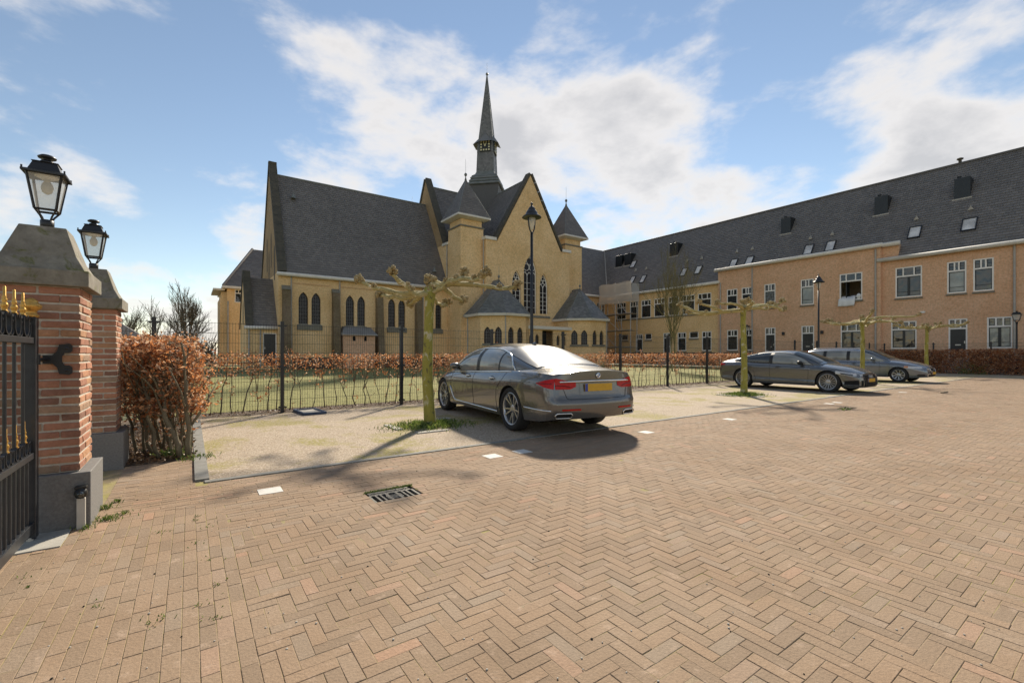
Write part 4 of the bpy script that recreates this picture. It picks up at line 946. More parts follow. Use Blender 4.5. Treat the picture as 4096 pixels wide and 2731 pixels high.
for y0, y1 in ((40.0, 41.05), (38.5, 39.55), (31.7, 32.75), (19.65, 20.5), (12.4, 13.27), (7.66, 8.52)):
    m = MB(); X = 45.75; m.box(X, X + 1.3, y0, y1, rp(X), rp(X) + 1.5); b = m.build('roof_box', 'dark_paint', hb, bevel=.02)
    m = MB(); m.box(X - .12, X + .02, y0 - .1, y1 + .1, rp(X) - .12, rp(X) - .02); m.build('flashing', 'zinc_pipe', b, world=False)
    m = MB(); m.lathe([(.09, 0), (.09, .18), (.14, .2), (.14, .26)], 8, (X + .5, (y0 + y1) / 2 + .25, rp(X) + 1.49)); m.build('cowl', 'black_metal', b, world=False)
un = Vector(vdir).normalized(); nn_ = Vector((0, -1, 0)).cross(un).normalized()
if nn_.x > 0: nn_ = -nn_
def skylight(X, y0, y1, up=1.05, tilt=0, open_=False):
    o = Vector((X, 0, rp(X))); P = lambda y, s, h: o + un * s + nn_ * h + Vector((0, y, 0))
    def bx(m, ya, yb, s0, s1, h0, h1): m.hexa([P(ya, s0, h0), P(yb, s0, h0), P(yb, s1, h0), P(ya, s1, h0), P(ya, s0, h1), P(yb, s0, h1), P(yb, s1, h1), P(ya, s1, h1)])
    m = MB(); bx(m, y0 - .06, y0, -.06, up + .06, 0, .12); bx(m, y1, y1 + .06, -.06, up + .06, 0, .12); bx(m, y0, y1, -.06, 0, 0, .12); bx(m, y0, y1, up, up + .06, 0, .12); f = m.build('skylight', 'black_metal', hb)
    m = MB(); bx(m, y0, y1, 0, up, .04, .07); m.build('pane', 'skylight_reflection', f, world=False)
for X, y0, y1 in ((45.4, 37.7, 38.35), (43.78, 36.55, 37.13), (43.7, 34.88, 35.45), (43.71, 29.42, 29.98), (43.7, 27.68, 28.26), (43.75, 23.88, 24.46), (43.75, 22.3, 22.9), (43.86, 17.2, 17.8), (43.86, 15.54, 16.12), (43.84, 10.04, 10.66), (43.77, 7.1, 7.76)): skylight(X, y0, y1)
for y in (37.0, 35.4, 29.9, 28.15, 24.27, 22.73, 17.64, 15.95, 10.42, 7.49):
    m = MB(); o = Vector((44.92, y, rp(44.92))); m.add([o + Vector((-.12, -.17, .0)), o + Vector((-.12, .17, 0)), o + Vector((.2, 0, .30)), o + Vector((-.16, 0, .26)), o + Vector((-.02, 0, .42))], [(0, 3, 2), (1, 3, 2), (0, 1, 3), (3, 4, 2)]); m.build('roof_vent', 'zinc_pipe', hb)
m = MB(); m.lathe([(.1, 0), (.1, .32), (.2, .34), (.2, .42), (.06, .48)], 8, (48, 8.6, rZ)); m.build('chimney_pot', 'coping', hb)
for y, z in ((18.9, 3.0), (15.9, 3.0), (9.1, 0)):
    if z:
        m = MB(); FA.box(m, y - .09, y + .09, n2, n2 + .16, z - .14, z + .14); m.build('wall_lamp', 'black_metal', hb)
m = MB(); FA.box(m, 9.5, 9.75, 0, .14, 4.15, 4.28); m.build('wall_light', 'frame_paint', hb)
# connecting wing between church and house
cw = thing('link_wing', 'short yellow brick wing with slate roof joining church and housing block', 'building', (39.5, 42, 0))
CW = FS(40.0); cl_ = [(36.9, 37.45, 4.9, 7.63, 7.15), (38.0, 38.55, 4.9, 7.63, 7.15), (39.2, 39.75, 4.9, 7.65, 7.2), (40.38, 40.94, 4.9, 7.65, 7.2), (41.24, 41.8, 4.9, 7.65, 7.2), (42.1, 42.66, 4.9, 7.65, 7.2)]
m = MB(); wall(m, CW, 36.0, 43.0, 0, 8.3, cl_, .14); m.build('wall', 'tan_brick', cw)
for a, b, c, d, sp in cl_:
    g = MB(); arch_pane(g, CW, a, b, c, d, sp, -.1); w = g.build('window', 'window_glass', cw); m = MB()
    m.tube([CW.P(u, -.08, z) for u, z in [(a + .03, c)] + arch_pts(a + .03, b - .03, sp, d - .03) + [(b - .03, c)]], .04, 5); u = (a + b) / 2; m.tube([CW.P(u, -.08, c), CW.P(u, -.08, d)], .025, 5)
    for k in range(1, 5): m.tube([CW.P(a, -.08, c + k * .5), CW.P(b, -.08, c + k * .5)], .02, 5)
    m.build('frame', 'frame_paint', w, world=False)
sw = math.hypot(5.3, 7.35)
roof_slates(cw, (35.9, 39.8, 8.35), (1, 0, 0), (0, 5.3, 7.35), [(0, 0), (6.95, 0), (12.1, sw), (0, sw)], .30, .25, .026)
m = MB(); m.poly([(35.9, 45.1, 15.7), (48, 45.1, 15.7), (48, 50, 8.35), (35.9, 50, 8.35)]); m.build('roof', 'slate_base', cw)
gutter([(36.1, 39.68, 8.28), (42.7, 39.68, 8.28)], .15, cw)
m = MB(); m.tube([(42.85, 39.8, 8.45), (48, 45.1, 15.75)], .06, 6); m.build('valley', 'zinc_pipe', cw)
for x0 in (36.5, 37.65):
    for z0 in (10.7, 12.05):
        vd = Vector((0, 5.3, 7.35)).normalized(); nd = Vector((0, -7.35, 5.3)).normalized(); o = Vector((x0, 39.8 + (z0 - 8.35) * 5.3 / 7.35, z0))
        for nm, mt, e, hh, ss in (('skylight', 'black_metal', .06, .06, 1.32), ('pane', 'skylight_reflection', 0, .09, 1.2)):
            m = MB(); P = lambda x, s_, h_: o + Vector((x, 0, 0)) + vd * s_ + nd * h_
            m.hexa([P(-e, -e, 0), P(.95 + e, -e, 0), P(.95 + e, ss - e, 0), P(-e, ss - e, 0), P(-e, -e, hh), P(.95 + e, -e, hh), P(.95 + e, ss - e, hh), P(-e, ss - e, hh)])
            f = m.build(nm, mt, cw if nm == 'skylight' else f, world=nm == 'skylight')
# far wing beyond the nave
lb = thing('far_wing', 'far yellow brick wing with hipped slate roof behind the church porch', 'building', (9, 63, 0))
L = FS(60); lw_ = [(4.13, 5.2, 7.0, 8.5, None), (4.72, 5.2, 3.4, 5.2, None)]
m = MB(); wall(m, L, 3.4, 16, 0, 8.6, lw_, .1); wall(m, FW(3.4), 60, 72, 0, 8.6); m.box(2.75, 3.4, 60.6, 66, 0, 7.45); m.box(2.9, 3.4, 60.7, 65.8, 7.45, 8.2); m.build('wall', 'yellow_brick', lb)
for a, b, c, d, s_ in lw_: win_rect(L, a, b, c, d, lb, 'three', sill=False)
m = MB(); m.hexa([(2.9, 59.4, 8.5), (16, 59.4, 8.5), (16, 70, 8.5), (2.9, 70, 8.5), (2.9, 59.4, 8.75), (16, 59.4, 8.75), (16, 70, 8.75), (2.9, 70, 8.75)]); m.hexa([(2.1, 60.2, 8.3), (3.2, 60.2, 8.3), (3.2, 66.4, 8.3), (2.1, 66.4, 8.3), (2.1, 60.2, 8.5), (3.2, 60.2, 8.5), (3.2, 66.4, 8.5), (2.1, 66.4, 8.5)]); m.build('cornice', 'white_paint', lb)
e0 = 59.5; V = Vector((0, 4.8, 5.3)); roof_slates(lb, (3.0, e0, 8.75), (1, 0, 0), V, [(0, 0), (13, 0), (13, V.length), (3.3, V.length)], .34, .28, .02)
m = MB(); m.poly([(3.0, e0, 8.75), (6.3, 64.3, 14.05), (3.0, 69.1, 8.75)]); m.build('roof', 'slate_base', lb)
m = MB(); m.tube([(3.0, e0, 8.78), (6.3, 64.3, 14.1)], .14, 6); m.build('hip', 'slate', lb)
pipe(3.5, 59.9, .3, 7.1, .07, lb)
# scaffold with debris netting in the inner corner
sf = thing('scaffold', 'galvanised tube scaffold with pale debris netting in the courtyard corner', 'scaffold', (41.9, 37, 0))
ys = (34.7, 37.0, 39.2); xs = (41.2, 42.3)
for x in xs:
    for y in ys:
        m = MB(); m.tube([(x, y, 0), (x, y, 9.6 if x < 42 else 8.8)], .045, 6); m.build('standard', 'galvanised', sf)
for z in (2.0, 3.95, 5.9, 7.6, 8.5, 9.3):
    m = MB(); m.tube([(41.15, 34.4, z), (41.15, 39.5, z)], .04, 6); m.build('ledger', 'galvanised', sf)
    if z < 8:
        m = MB(); m.box(41.25, 42.3, 34.6, 39.3, z - .1, z - .04); m.build('deck', 'plank', sf)
for (ya, za, yb, zb) in ((39.1, 6.0, 36.3, 3.9), (39.1, 3.9, 36.6, 1.9), (37.0, 8.0, 35.2, 5.9)):
    m = MB(); m.tube([(41.1, ya, za), (41.1, yb, zb)], .035, 6); m.build('brace', 'galvanised', sf)
m = MB()
for s_ in (0, .4): m.tube([(41.7, 37.0 + s_, 5.9), (41.7, 37.9 + s_, 8.0)], .03, 5); m.tube([(41.7, 36.3 + s_, 3.95), (41.7, 37.0 + s_, 5.9)], .03, 5)
m.build('ladder', 'galvanised', sf)
m = MB(); vs = []; nu = 10
for i in range(nu + 1):
    y = 34.45 + 5.0 * i / nu
    for z, dx in ((7.15, 0), (7.9, -.06), (8.5, -.02), (9.5, -.1)): vs.append((41.08 + dx + .04 * math.sin(i * 1.7 + z), y, z + .05 * math.sin(i)))
m.add(vs, [(i * 4 + j, i * 4 + 4 + j, i * 4 + 5 + j, i * 4 + 1 + j) for i in range(nu) for j in range(3)]); m.build('debris_net', 'netting', sf, True)
m = MB(); m.add([(41.1, 34.45, 7.2), (42.4, 34.45, 7.2), (42.4, 34.45, 9.3), (41.1, 34.45, 9.3)], [(0, 1, 2, 3)]); m.build('debris_net', 'netting', sf)
# ================================================================== GATE PILLARS, LANTERNS, GATE
def chip(mb, x0, x1, y0, y1, z0, z1, rr, k=.004):
    """a hand-made brick: a box with uneven corners and a soft arris"""
    c = [(x0, y0), (x1, y0), (x1, y1), (x0, y1)]; j = lambda: rr.uniform(-k, k); cx, cy = (x0 + x1) / 2, (y0 + y1) / 2; b = .005
    vs = []
    for z, ins in ((z0, b), (z0 + b, 0), (z1 - b, 0), (z1, b)):
        for x, y in c: vs.append((x + (ins if x < cx else -ins) + j() * .7, y + (ins if y < cy else -ins) + j() * .7, z + j() * .6))
    fs = [(3, 2, 1, 0), (12, 13, 14, 15)] + [(r * 4 + i, r * 4 + (i + 1) % 4, r * 4 + 4 + (i + 1) % 4, r * 4 + 4 + i) for r in range(3) for i in range(4)]
    mb.add(vs, fs)
def pillar(y0, label, seed):
    t = thing('gate_pillar', label, 'pillar', (-.88, y0 + .29, 0), 0, 'brick gate pillars'); rr = random.Random(seed)
    px0, px1, py0, py1 = -1.16, -.6, y0, y0 + .58
    m = MB(); m.box(px0, px1, py0, py1, -.03, .405); m.build('plinth', 'stone_plinth', t, bevel=.006)
    sx0, sx1, sy0, sy1 = -1.10, -.665, y0 + .05, y0 + .53; zb, zt = .408, 1.765
    m = MB(); g = .006; m.box(sx0 + g, sx1 - g, sy0 + g, sy1 - g, zb, zt); m.build('core', 'mortar', t)
    nc = 22; hc = (zt - zb) / nc; jt = .0135
    for c in range(nc):
        z0, z1 = zb + c * hc + jt / 2, zb + (c + 1) * hc - jt / 2; D = .1; R_ = []
        if c % 2:
            q = sx0 + (sx1 - sx0) * (.5 + rr.uniform(-.04, .04))
            for ya, yb in ((sy0, sy0 + D), (sy1 - D, sy1)): R_ += [(sx0, q - jt / 2, ya, yb), (q + jt / 2, sx1, ya, yb)]
            for xa, xb in ((sx0, sx0 + D), (sx1 - D, sx1)): R_ += [(xa, xb, sy0 + D + jt, sy1 - D - jt)]
        else:
            q = sy0 + (sy1 - sy0) * (.5 + rr.uniform(-.04, .04))
            for xa, xb in ((sx0, sx0 + D), (sx1 - D, sx1)): R_ += [(xa, xb, sy0, q - jt / 2), (xa, xb, q + jt / 2, sy1)]
            for ya, yb in ((sy0, sy0 + D), (sy1 - D, sy1)): R_ += [(sx0 + D + jt, sx1 - D - jt, ya, yb)]
        for r in R_:
            m = MB(); o = rr.uniform(-.002, .004); chip(m, r[0] - o, r[1] + o, r[2] - o, r[3] + o, z0, z1, rr); m.build('brick', 'pillar_brick', t)
    m = MB(); e = .055; m.box(sx0 - e, sx1 + e, sy0 - e, sy1 + e, zt + .002, zt + .118); cap = m.build('cap', 'cap_stone', t, bevel=.006)
    m = MB(); cx, cy = (sx0 + sx1) / 2, (sy0 + sy1) / 2; w0, d0, w1 = (sx1 - sx0) / 2 + .03, (sy1 - sy0) / 2 + .03, .125; z = zt + .119; zk = z + .055; zz = z + .33
    vs = []
    for wx, wy, zz_ in ((w0, d0, z), (w0 - .004, d0 - .004, z + .010), (w0 - .055, d0 - .06, z + .11), (w1, w1, zz)): vs += [(cx - wx, cy - wy, zz_), (cx + wx, cy - wy, zz_), (cx + wx, cy + wy, zz_), (cx - wx, cy + wy, zz_)]
    m.add(vs, [(3, 2, 1, 0), (12, 13, 14, 15)] + [(r * 4 + i, r * 4 + (i + 1) % 4, r * 4 + 4 + (i + 1) % 4, r * 4 + 4 + i) for r in range(3) for i in range(4)]); m.build('cap_pyramid', 'cap_stone', t, bevel=.005)
    return cx, cy, zz
def lantern(x, y, z, label, k=1.0, group='lanterns on the gate pillars', parent=None, name='lantern', wk=1.0):
    t = thing(name, label, 'lantern', (x, y, z), 0, group) if parent is None else parent
    P = lambda a, b, c: (x + a * k, y + b * k, z + c * k)
    m = MB(); m.lathe([(.04 * k, 0), (.04 * k, .07 * k), (.034 * k, .075 * k)], 12, (x, y, z)); m.build('collar', 'black_metal', t, True)
    b, tp, zb, zt = .058 * wk, .094 * wk, .145, .405
    m = MB()
    for sx in (-1, 1):
        for sy in (-1, 1):
            m.tube([P(sx * .022, sy * .022, .07), P(sx * b * .55, sy * b * .55, .10), P(sx * b, sy * b, zb)], .0065 * k, 6)
    m.build('bracket', 'black_metal', t)
    m = MB(); r = .0085
    for sx in (-1, 1):
        for sy in (-1, 1): m.tube([P(sx * b, sy * b, zb), P(sx * tp, sy * tp, zt)], r * k, 4)
    for zz, w in ((zb, b), (zt, tp)):
        c = [P(-w, -w, zz), P(w, -w, zz), P(w, w, zz), P(-w, w, zz)]
        for i in range(4): m.tube([c[i], c[(i + 1) % 4]], r * k, 4)
    m.build('frame', 'black_metal', t)
    for sx, sy in ((0, -1), (1, 0), (0, 1), (-1, 0)):
        m = MB(); q = lambda w, zz, s_: P(sx * w + (-sy) * w * s_ * .94, sy * w + sx * w * s_ * .94, zz)
        m.poly([q(b, zb + .005, -1), q(b, zb + .005, 1), q(tp, zt - .005, 1), q(tp, zt - .005, -1)]); m.build('pane', 'lantern_glass', t)
    m = MB(); e = tp + .026; vs = []
    for w, zz in ((e, zt - .004), (e, zt + .010), (tp - .006, zt + .022), (tp - .028, zt + .085), (tp - .02, zt + .09), (tp - .04, zt + .098)): vs += [P(-w, -w, zz), P(w, -w, zz), P(w, w, zz), P(-w, w, zz)]
    m.add(vs, [(3, 2, 1, 0), (20, 21, 22, 23)] + [(r_ * 4 + i, r_ * 4 + (i + 1) % 4, r_ * 4 + 4 + (i + 1) % 4, r_ * 4 + 4 + i) for r_ in range(5) for i in range(4)]); roof = m.build('roof', 'black_metal', t)
    m = MB(); m.lathe([(.05 * k, 0), (.035 * k, .02 * k), (.022 * k, .025 * k), (.022 * k, .035 * k), (.05 * k, .038 * k), (.054 * k, .048 * k), (.036 * k, .062 * k), (.01 * k, .068 * k)], 16, P(0, 0, zt + .096)); m.build('knob', 'black_metal', roof, True, world=False)
    m = MB()
    for sx in (-1, 1):
        for sy in (-1, 1): m.tube([P(sx * e * .94, sy * e * .94, zt + .008), P(sx * e * .94, sy * e * .94, zt + .03)], .006 * k, 6)
    m.build('bolt', 'black_metal', roof, world=False)
    m = MB(); m.lathe([(.016 * k, .11 * k), (.018 * k, .07 * k), (.032 * k, .045 * k), (.036 * k, .02 * k), (.028 * k, -.01 * k), (.008 * k, -.025 * k)], 12, P(0, 0, zt - .11)); m.build('bulb', 'bulb_glass', t, True)
    m = MB(); m.lathe([(.07 * k, 0), (.035 * k, -.02 * k)], 12, P(0, 0, zt - .005)); m.build('reflector', 'frame_paint', t)
cx, cy, cz = pillar(4.56, 'brick gate pillar with stone cap that carries the open metal gate', 1)
lantern(cx, cy, cz - .004, 'black square lantern on the pillar that carries the metal gate')
cx, cy, cz = pillar(6.60, 'brick gate pillar with stone cap beside the tall copper beech hedge', 2)
lantern(cx, cy, cz - .004, 'black square lantern on the pillar beside the tall hedge')
def metal_gate():
    gx = -.885; t = thing('metal_gate', 'open dark metal gate with gold spear tips hung on the brick pillar', 'gate', (gx, 4.42, 0)); ye, yh = 2.35, 4.47
    m = MB(); m.box(gx - .03, gx + .03, yh - .075, yh, .02, 1.525); m.build('stile', 'gate_metal', t, bevel=.004)
    m = MB(); m.box(gx - .03, gx + .03, ye, ye + .06, .05, 1.525); m.build('stile', 'gate_metal', t, bevel=.004)
    for z0, z1 in ((.07, .135), (.565, .605), (1.345, 1.385)):
        m = MB(); m.box(gx - .022, gx + .022, ye + .06, yh - .075, z0, z1); m.build('rail', 'gate_metal', t, bevel=.003)
    for z0, z1 in ((1.502, 1.518),):
        m = MB(); m.box(gx - .012, gx + .012, ye + .06, yh - .075, z0, z1); m.build('rail', 'gate_metal', t)
    # bars, spear tips and scrolls
    bar = MB(); bar.tube([(0, 0, .605), (0, 0, 1.345)], .0095, 8); bar = bar.mesh('bar'); bar.materials.append(MATS['gate_metal'])
    low = MB(); low.tube([(0, 0, .135), (0, 0, .565)], .0095, 8); low = low.mesh('bar'); low.materials.append(MATS['gate_metal'])
    sp = MB(); sp.lathe([(.017, 0), (.019, .006), (.012, .014), (.014, .03), (.018, .04), (.015, .052), (.010, .06), (.0125, .068), (.013, .08), (.0085, .086), (.0115, .092), (.0075, .098), (.0072, .15), (.0035, .154)], 10); sp = sp.mesh('spear_tip'); sp.materials.append(MATS['gold_paint']); sp.polygons.foreach_set('use_smooth', [True] * len(sp.polygons))
    scm = MB(); pts = [(0, .028 * math.cos(a), .030 * math.sin(a)) for a in [R(-180 + 15 * i) for i in range(13)]]
    for s_ in (1, -1): pts = pts if s_ == 1 else pts
    path = [(0, -.028 + .010 * math.cos(a), .055 + .010 * math.sin(a)) for a in [R(180 - 40 * i) for i in range(-1, 4)]]
    U = [(0, -.010, .058), (0, -.014, .068), (0, -.024, .070), (0, -.030, .060), (0, -.030, .03)] + [(0, .030 * math.sin(a), .030 - .030 * math.cos(a)) for a in [R(-80 + 20 * i) for i in range(9)]] + [(0, .030, .03), (0, .030, .060), (0, .024, .070), (0, .014, .068), (0, .010, .058)]
    for a, b in zip(U, U[1:]): scm.hexa([(-.010, a[1], a[2]), (.010, a[1], a[2]), (.010, b[1], b[2]), (-.010, b[1], b[2]), (-.010, a[1] * .86, a[2] + .004), (.010, a[1] * .86, a[2] + .004), (.010, b[1] * .86, b[2] + .004), (-.010, b[1] * .86, b[2] + .004)])
    scm = scm.mesh('scroll'); scm.materials.append(MATS['gate_metal'])
    y = yh - .225; i = 0
    def inst(nm, me, y, z, s=1):
        o = bpy.data.objects.new(nm, me); COL.objects.link(o); o.parent = t; o.location = (0, y - 4.42, z); o.scale = (s, s, s); return o
    while y > ye + .08:
        inst('bar', bar, y, 0); inst('bar', low, y, 0); inst('bar', low, y + .09, 0)
        inst('spear_tip', sp, y, 1.518); inst('spear_tip', sp, y + .02, .69, .95)
        inst('scroll', scm, y, 1.386, 1.9); inst('scroll', scm, y + .09, 1.386, 1.3); inst('scroll', scm, y + .02, .606, 1.25); inst('scroll', scm, y + .11, .606, 1.1)
        y -= .18
    m = MB(); m.lathe([(.04, 0), (.042, .014), (.032, .02), (.028, .04), (.034, .046), (.052, .062), (.056, .078), (.044, .094), (.034, .102), (.036, .11), (.022, .124), (.008, .132)], 14, (gx, yh - .037, 1.525)); m.build('finial', 'gold_paint', t, True)
    for z in (1.235,):
        m = MB(); hx = -.86
        outl = [(0, .03), (.05, .03), (.075, .06), (.085, .105), (.14, .115), (.155, .10), (.155, .06), (.14, .045), (.115, .045), (.10, .02), (.10, -.02), (.115, -.045), (.14, -.045), (.155, -.06), (.155, -.10), (.14, -.115), (.085, -.105), (.075, -.06), (.05, -.03), (0, -.03)]
        f = [(hx + a, 4.592, z + b) for a, b in outl]; k = [(hx + a, 4.607, z + b) for a, b in outl]; n_ = len(f)
        m.add(f + k, [tuple(range(n_)), tuple(range(2 * n_ - 1, n_ - 1, -1))] + [(i, (i + 1) % n_, n_ + (i + 1) % n_, n_ + i) for i in range(n_)]); m.build('hinge_plate', 'black_metal', t)
        m = MB(); m.tube([(-.86, 4.45, z - .035), (-.86, 4.45, z + .035)], .018, 8); m.tube([(-.86, 4.46, z), (-.83, 4.6, z)], .012, 8); m.build('hinge_pin', 'black_metal', t)
        for b_ in (.08, -.08):
            m = MB(); m.lathe([(.012, 0), (.012, .006), (.004, .012)], 8, (0, 0, 0)); o = m.build('bolt', 'black_metal', t, world=False); o.location = (hx + .125 - gx, 4.592 - 4.42, z + b_); o.rotation_euler = (R(90), 0, 0)
    m = MB(); m.lathe([(.018, 0), (.018, .05)], 10, (gx, yh - .06, -.02)); m.build('pivot', 'pipe_cream', t)
metal_gate()
def sensor():
    t = thing('gate_sensor', 'black ball shaped gate sensor on a short cream post by the pillar plinth', 'sensor', (-.64, 4.535, 0))
    m = MB(); m.box(-.672, -.624, 4.515, 4.552, 0, .225); m.build('post', 'pipe_cream', t, bevel=.004)
    m = MB(); m.ball((-.648, 4.522, .262), .038, 14, 10, 1.1); h = m.build('housing', 'black_trim', t, True)
    m = MB(); m.box(-.682, -.614, 4.505, 4.556, .293, .312); m.build('hood', 'black_trim', h, world=False, bevel=.005)
    m = MB(); m.lathe([(.02, 0), (.024, .003), (.012, .010)], 12); o = m.build('lens', 'car_glass', h, True, world=False); o.location = (-.648, 4.487, .258); o.rotation_euler = (R(90), 0, 0)
sensor()
m = MB(); m.box(-1.25, -.70, 4.18, 4.55, -.05, .008); tag(m.build('threshold_slab', 'concrete'), 'pale concrete slab under the gate hinge', 'slab')

# ================================================================== FENCE
def fence():
    t = thing('mesh_fence', 'dark green wire mesh fence with square posts behind the parking bays', 'fence', (18, 10.85, 0)); fy = 10.85; top = 1.9
    xs = [-3.3, -.55] + [1.62 + 2.68 * k for k in range(14)] + [39.35]
    pm = MB(); pm.box(-.034, .034, -.034, .034, 0, 1.96); pm = pm.mesh('post'); pm.materials.append(MATS['black_metal'])
    cl = MB(); cl.box(-.085, .085, -.048, -.036, -.014, .014); cl.box(-.06, -.045, -.05, .02, -.02, .02); cl.box(.045, .06, -.05, .02, -.02, .02); cl = cl.mesh('clamp'); cl.materials.append(MATS['black_metal'])
    ys = [10.85, 8.3, 5.7, 3.1, .5]
    for i, p in enumerate([(x, fy, 0) for x in xs] + [(39.35, y, 1) for y in ys[1:]]):
        o = bpy.data.objects.new('post', pm); COL.objects.link(o); o.parent = t; o.location = (p[0] - 18, p[1] - fy, 0)
        for z in (1.86, .98, .12):
            c = bpy.data.objects.new('clamp', cl); COL.objects.link(c); c.parent = o; c.location = (0, 0, z); c.rotation_euler = (0, 0, R(90) * p[2])
    def panel(a, b):
        a, b = Vector(a), Vector(b); L = (b - a).length; u = (b - a) / L; m = MB(); n = max(2, int(L / .05)); r = .0024
        for k in range(n + 1):
            p = a + u * (L * k / n); q = u.cross(Vector((0, 0, 1))) * r
            m.add([p - u * r + Vector((0, 0, .05)), p + q + Vector((0, 0, .05)), p + u * r + Vector((0, 0, .05)), p - u * r + Vector((0, 0, top)), p + q + Vector((0, 0, top)), p + u * r + Vector((0, 0, top))], [(0, 1, 4, 3), (1, 2, 5, 4), (2, 0, 3, 5)])
        for k in range(10):
            z = .08 + (top - .1) * k / 9; m.tube([a + Vector((0, 0, z)) - u.cross(Vector((0, 0, 1))) * .004, b + Vector((0, 0, z)) - u.cross(Vector((0, 0, 1))) * .004], .0032, 4)
        m.build('mesh_panel', 'black_metal', t)
    for a, b in zip(xs, xs[1:]): panel((a, fy, 0), (b, fy, 0))
    for a, b in zip(ys, ys[1:]): panel((39.35, a, 0), (39.35, b, 0))
fence()

# ================================================================== HEDGES AND TREES
def leaf(mb, p, s, rr):
    """one dry beech leaf, folded along its rib"""
    d = Vector((rr.gauss(0, 1), rr.gauss(0, 1), rr.gauss(-.25, .8))).normalized(); w = d.cross(Vector((rr.gauss(0, 1), rr.gauss(0, 1), rr.gauss(0, 1)))).normalized(); n = d.cross(w)
    s *= rr.uniform(.65, 1.25); p = Vector(p); f = n * s * .14
    mb.add([p, p + d * s * .45 + w * s * .27 + f, p + d * s, p + d * s * .45 - w * s * .27 + f, p + d * s * .5], [(0, 1, 4), (1, 2, 4), (2, 3, 4), (3, 0, 4)])
def stem_path(rr, x, y, h, lean=.12, k=6, wob=.03):
    lx, ly = rr.gauss(0, lean), rr.gauss(0, lean * .5); pts = []
    for i in range(k + 1):
        t_ = i / k; pts.append((x + lx * t_ + rr.gauss(0, wob) * (t_ > 0), y + ly * t_ + rr.gauss(0, wob * .6) * (t_ > 0), h * t_))
    return pts
def twigs(mb, path, rr, n, length, zmin, ends, r=.004, spread=1.0):
    for _ in range(n):
        i = rr.randrange(1, len(path)); a = Vector(path[i - 1]).lerp(Vector(path[i]), rr.random())
        if a.z < zmin: continue
        d = Vector((rr.gauss(0, 1) * spread, rr.gauss(0, .6) * spread, rr.uniform(.1, .9))).normalized(); L = length * rr.uniform(.4, 1.1); b = a + d * L * .55 + Vector((rr.gauss(0, .02), rr.gauss(0, .02), 0)); c = a + d * L + Vector((0, 0, L * .12))
        mb.tube([a, b, c], [r, r * .7, r * .35], 4, False); ends += [a.lerp(b, .6), b, b.lerp(c, .5), c]
def row_hedge(name, label, x0, x1, y, rr, sp, top, dens, low, dark=False, vertical=False, group=None, depth=.16, lo_d=.3, leafs=.055):
    cxm = (x0 + x1) / 2; t = thing(name, label, 'hedge', (y, cxm, 0) if vertical else (cxm, y, 0), 0, group); T = (lambda p: (p[1], p[0], p[2])) if vertical else (lambda p: p)
    lm = MB(); tw = MB(); x = x0; off = (y if vertical else 0); base = t['_ofs']
    while x < x1:
        p = stem_path(rr, x, 0, top * rr.uniform(.86, 1.0), .10, 6, .022); r = rr.uniform(.008, .017)
        path = [T((a, y + b, c)) for a, b, c in p]; s = MB(); s.tube(path, [r * (1 - .6 * i / 6) for i in range(7)], 5); s.build('stem', 'hedge_stem', t, True)
        if rr.random() < .5:
            q = path[rr.choice((2, 3))]; s = MB(); e = [q, T((x + rr.gauss(0, .12), y + rr.gauss(0, .05), top * .72)), T((x + rr.gauss(0, .22), y + rr.gauss(0, .05), top * .97))]; s.tube(e, [r * .7, r * .5, r * .25], 4); s.build('stem', 'hedge_stem', t, True)
        ends = []; twigs(tw, path, rr, 9, .26, top * .45, ends); twigs(tw, path, rr, 4, .2, .15, ends)
        for e in ends:
            zf = e.z / top; prob = dens if zf > .62 else low * (1.4 if mnoise.noise(Vector((x * 1.7, e.z * 2, 3))) > .08 else .3)
            for _ in range(int(prob) + (rr.random() < prob % 1)): leaf(lm, e + Vector((rr.gauss(0, .03), rr.gauss(0, .03), rr.gauss(0, .03))), leafs, rr)
        for _ in range(int(lo_d * 100)):
            z = top * (1 - abs(rr.gauss(0, .19))); u = x + rr.uniform(-sp, sp)
            if z > top * (.97 + .04 * mnoise.noise(Vector((u * 2.1, 0, 9)))): continue
            leaf(lm, T((u, y + rr.gauss(0, depth), z)), leafs, rr)
        x += sp * rr.uniform(.7, 1.35)
    tw.build('twigs', 'hedge_stem', t); stuff(lm.build('foliage', 'beech_leaf_dark' if dark else 'beech_leaf', t))
row_hedge('beech_hedge', 'long clipped copper beech hedge with bare stems behind the wire fence', .35, 27.5, 11.25, random.Random(21), .21, 1.30, 2.2, 1.7, lo_d=1.15)
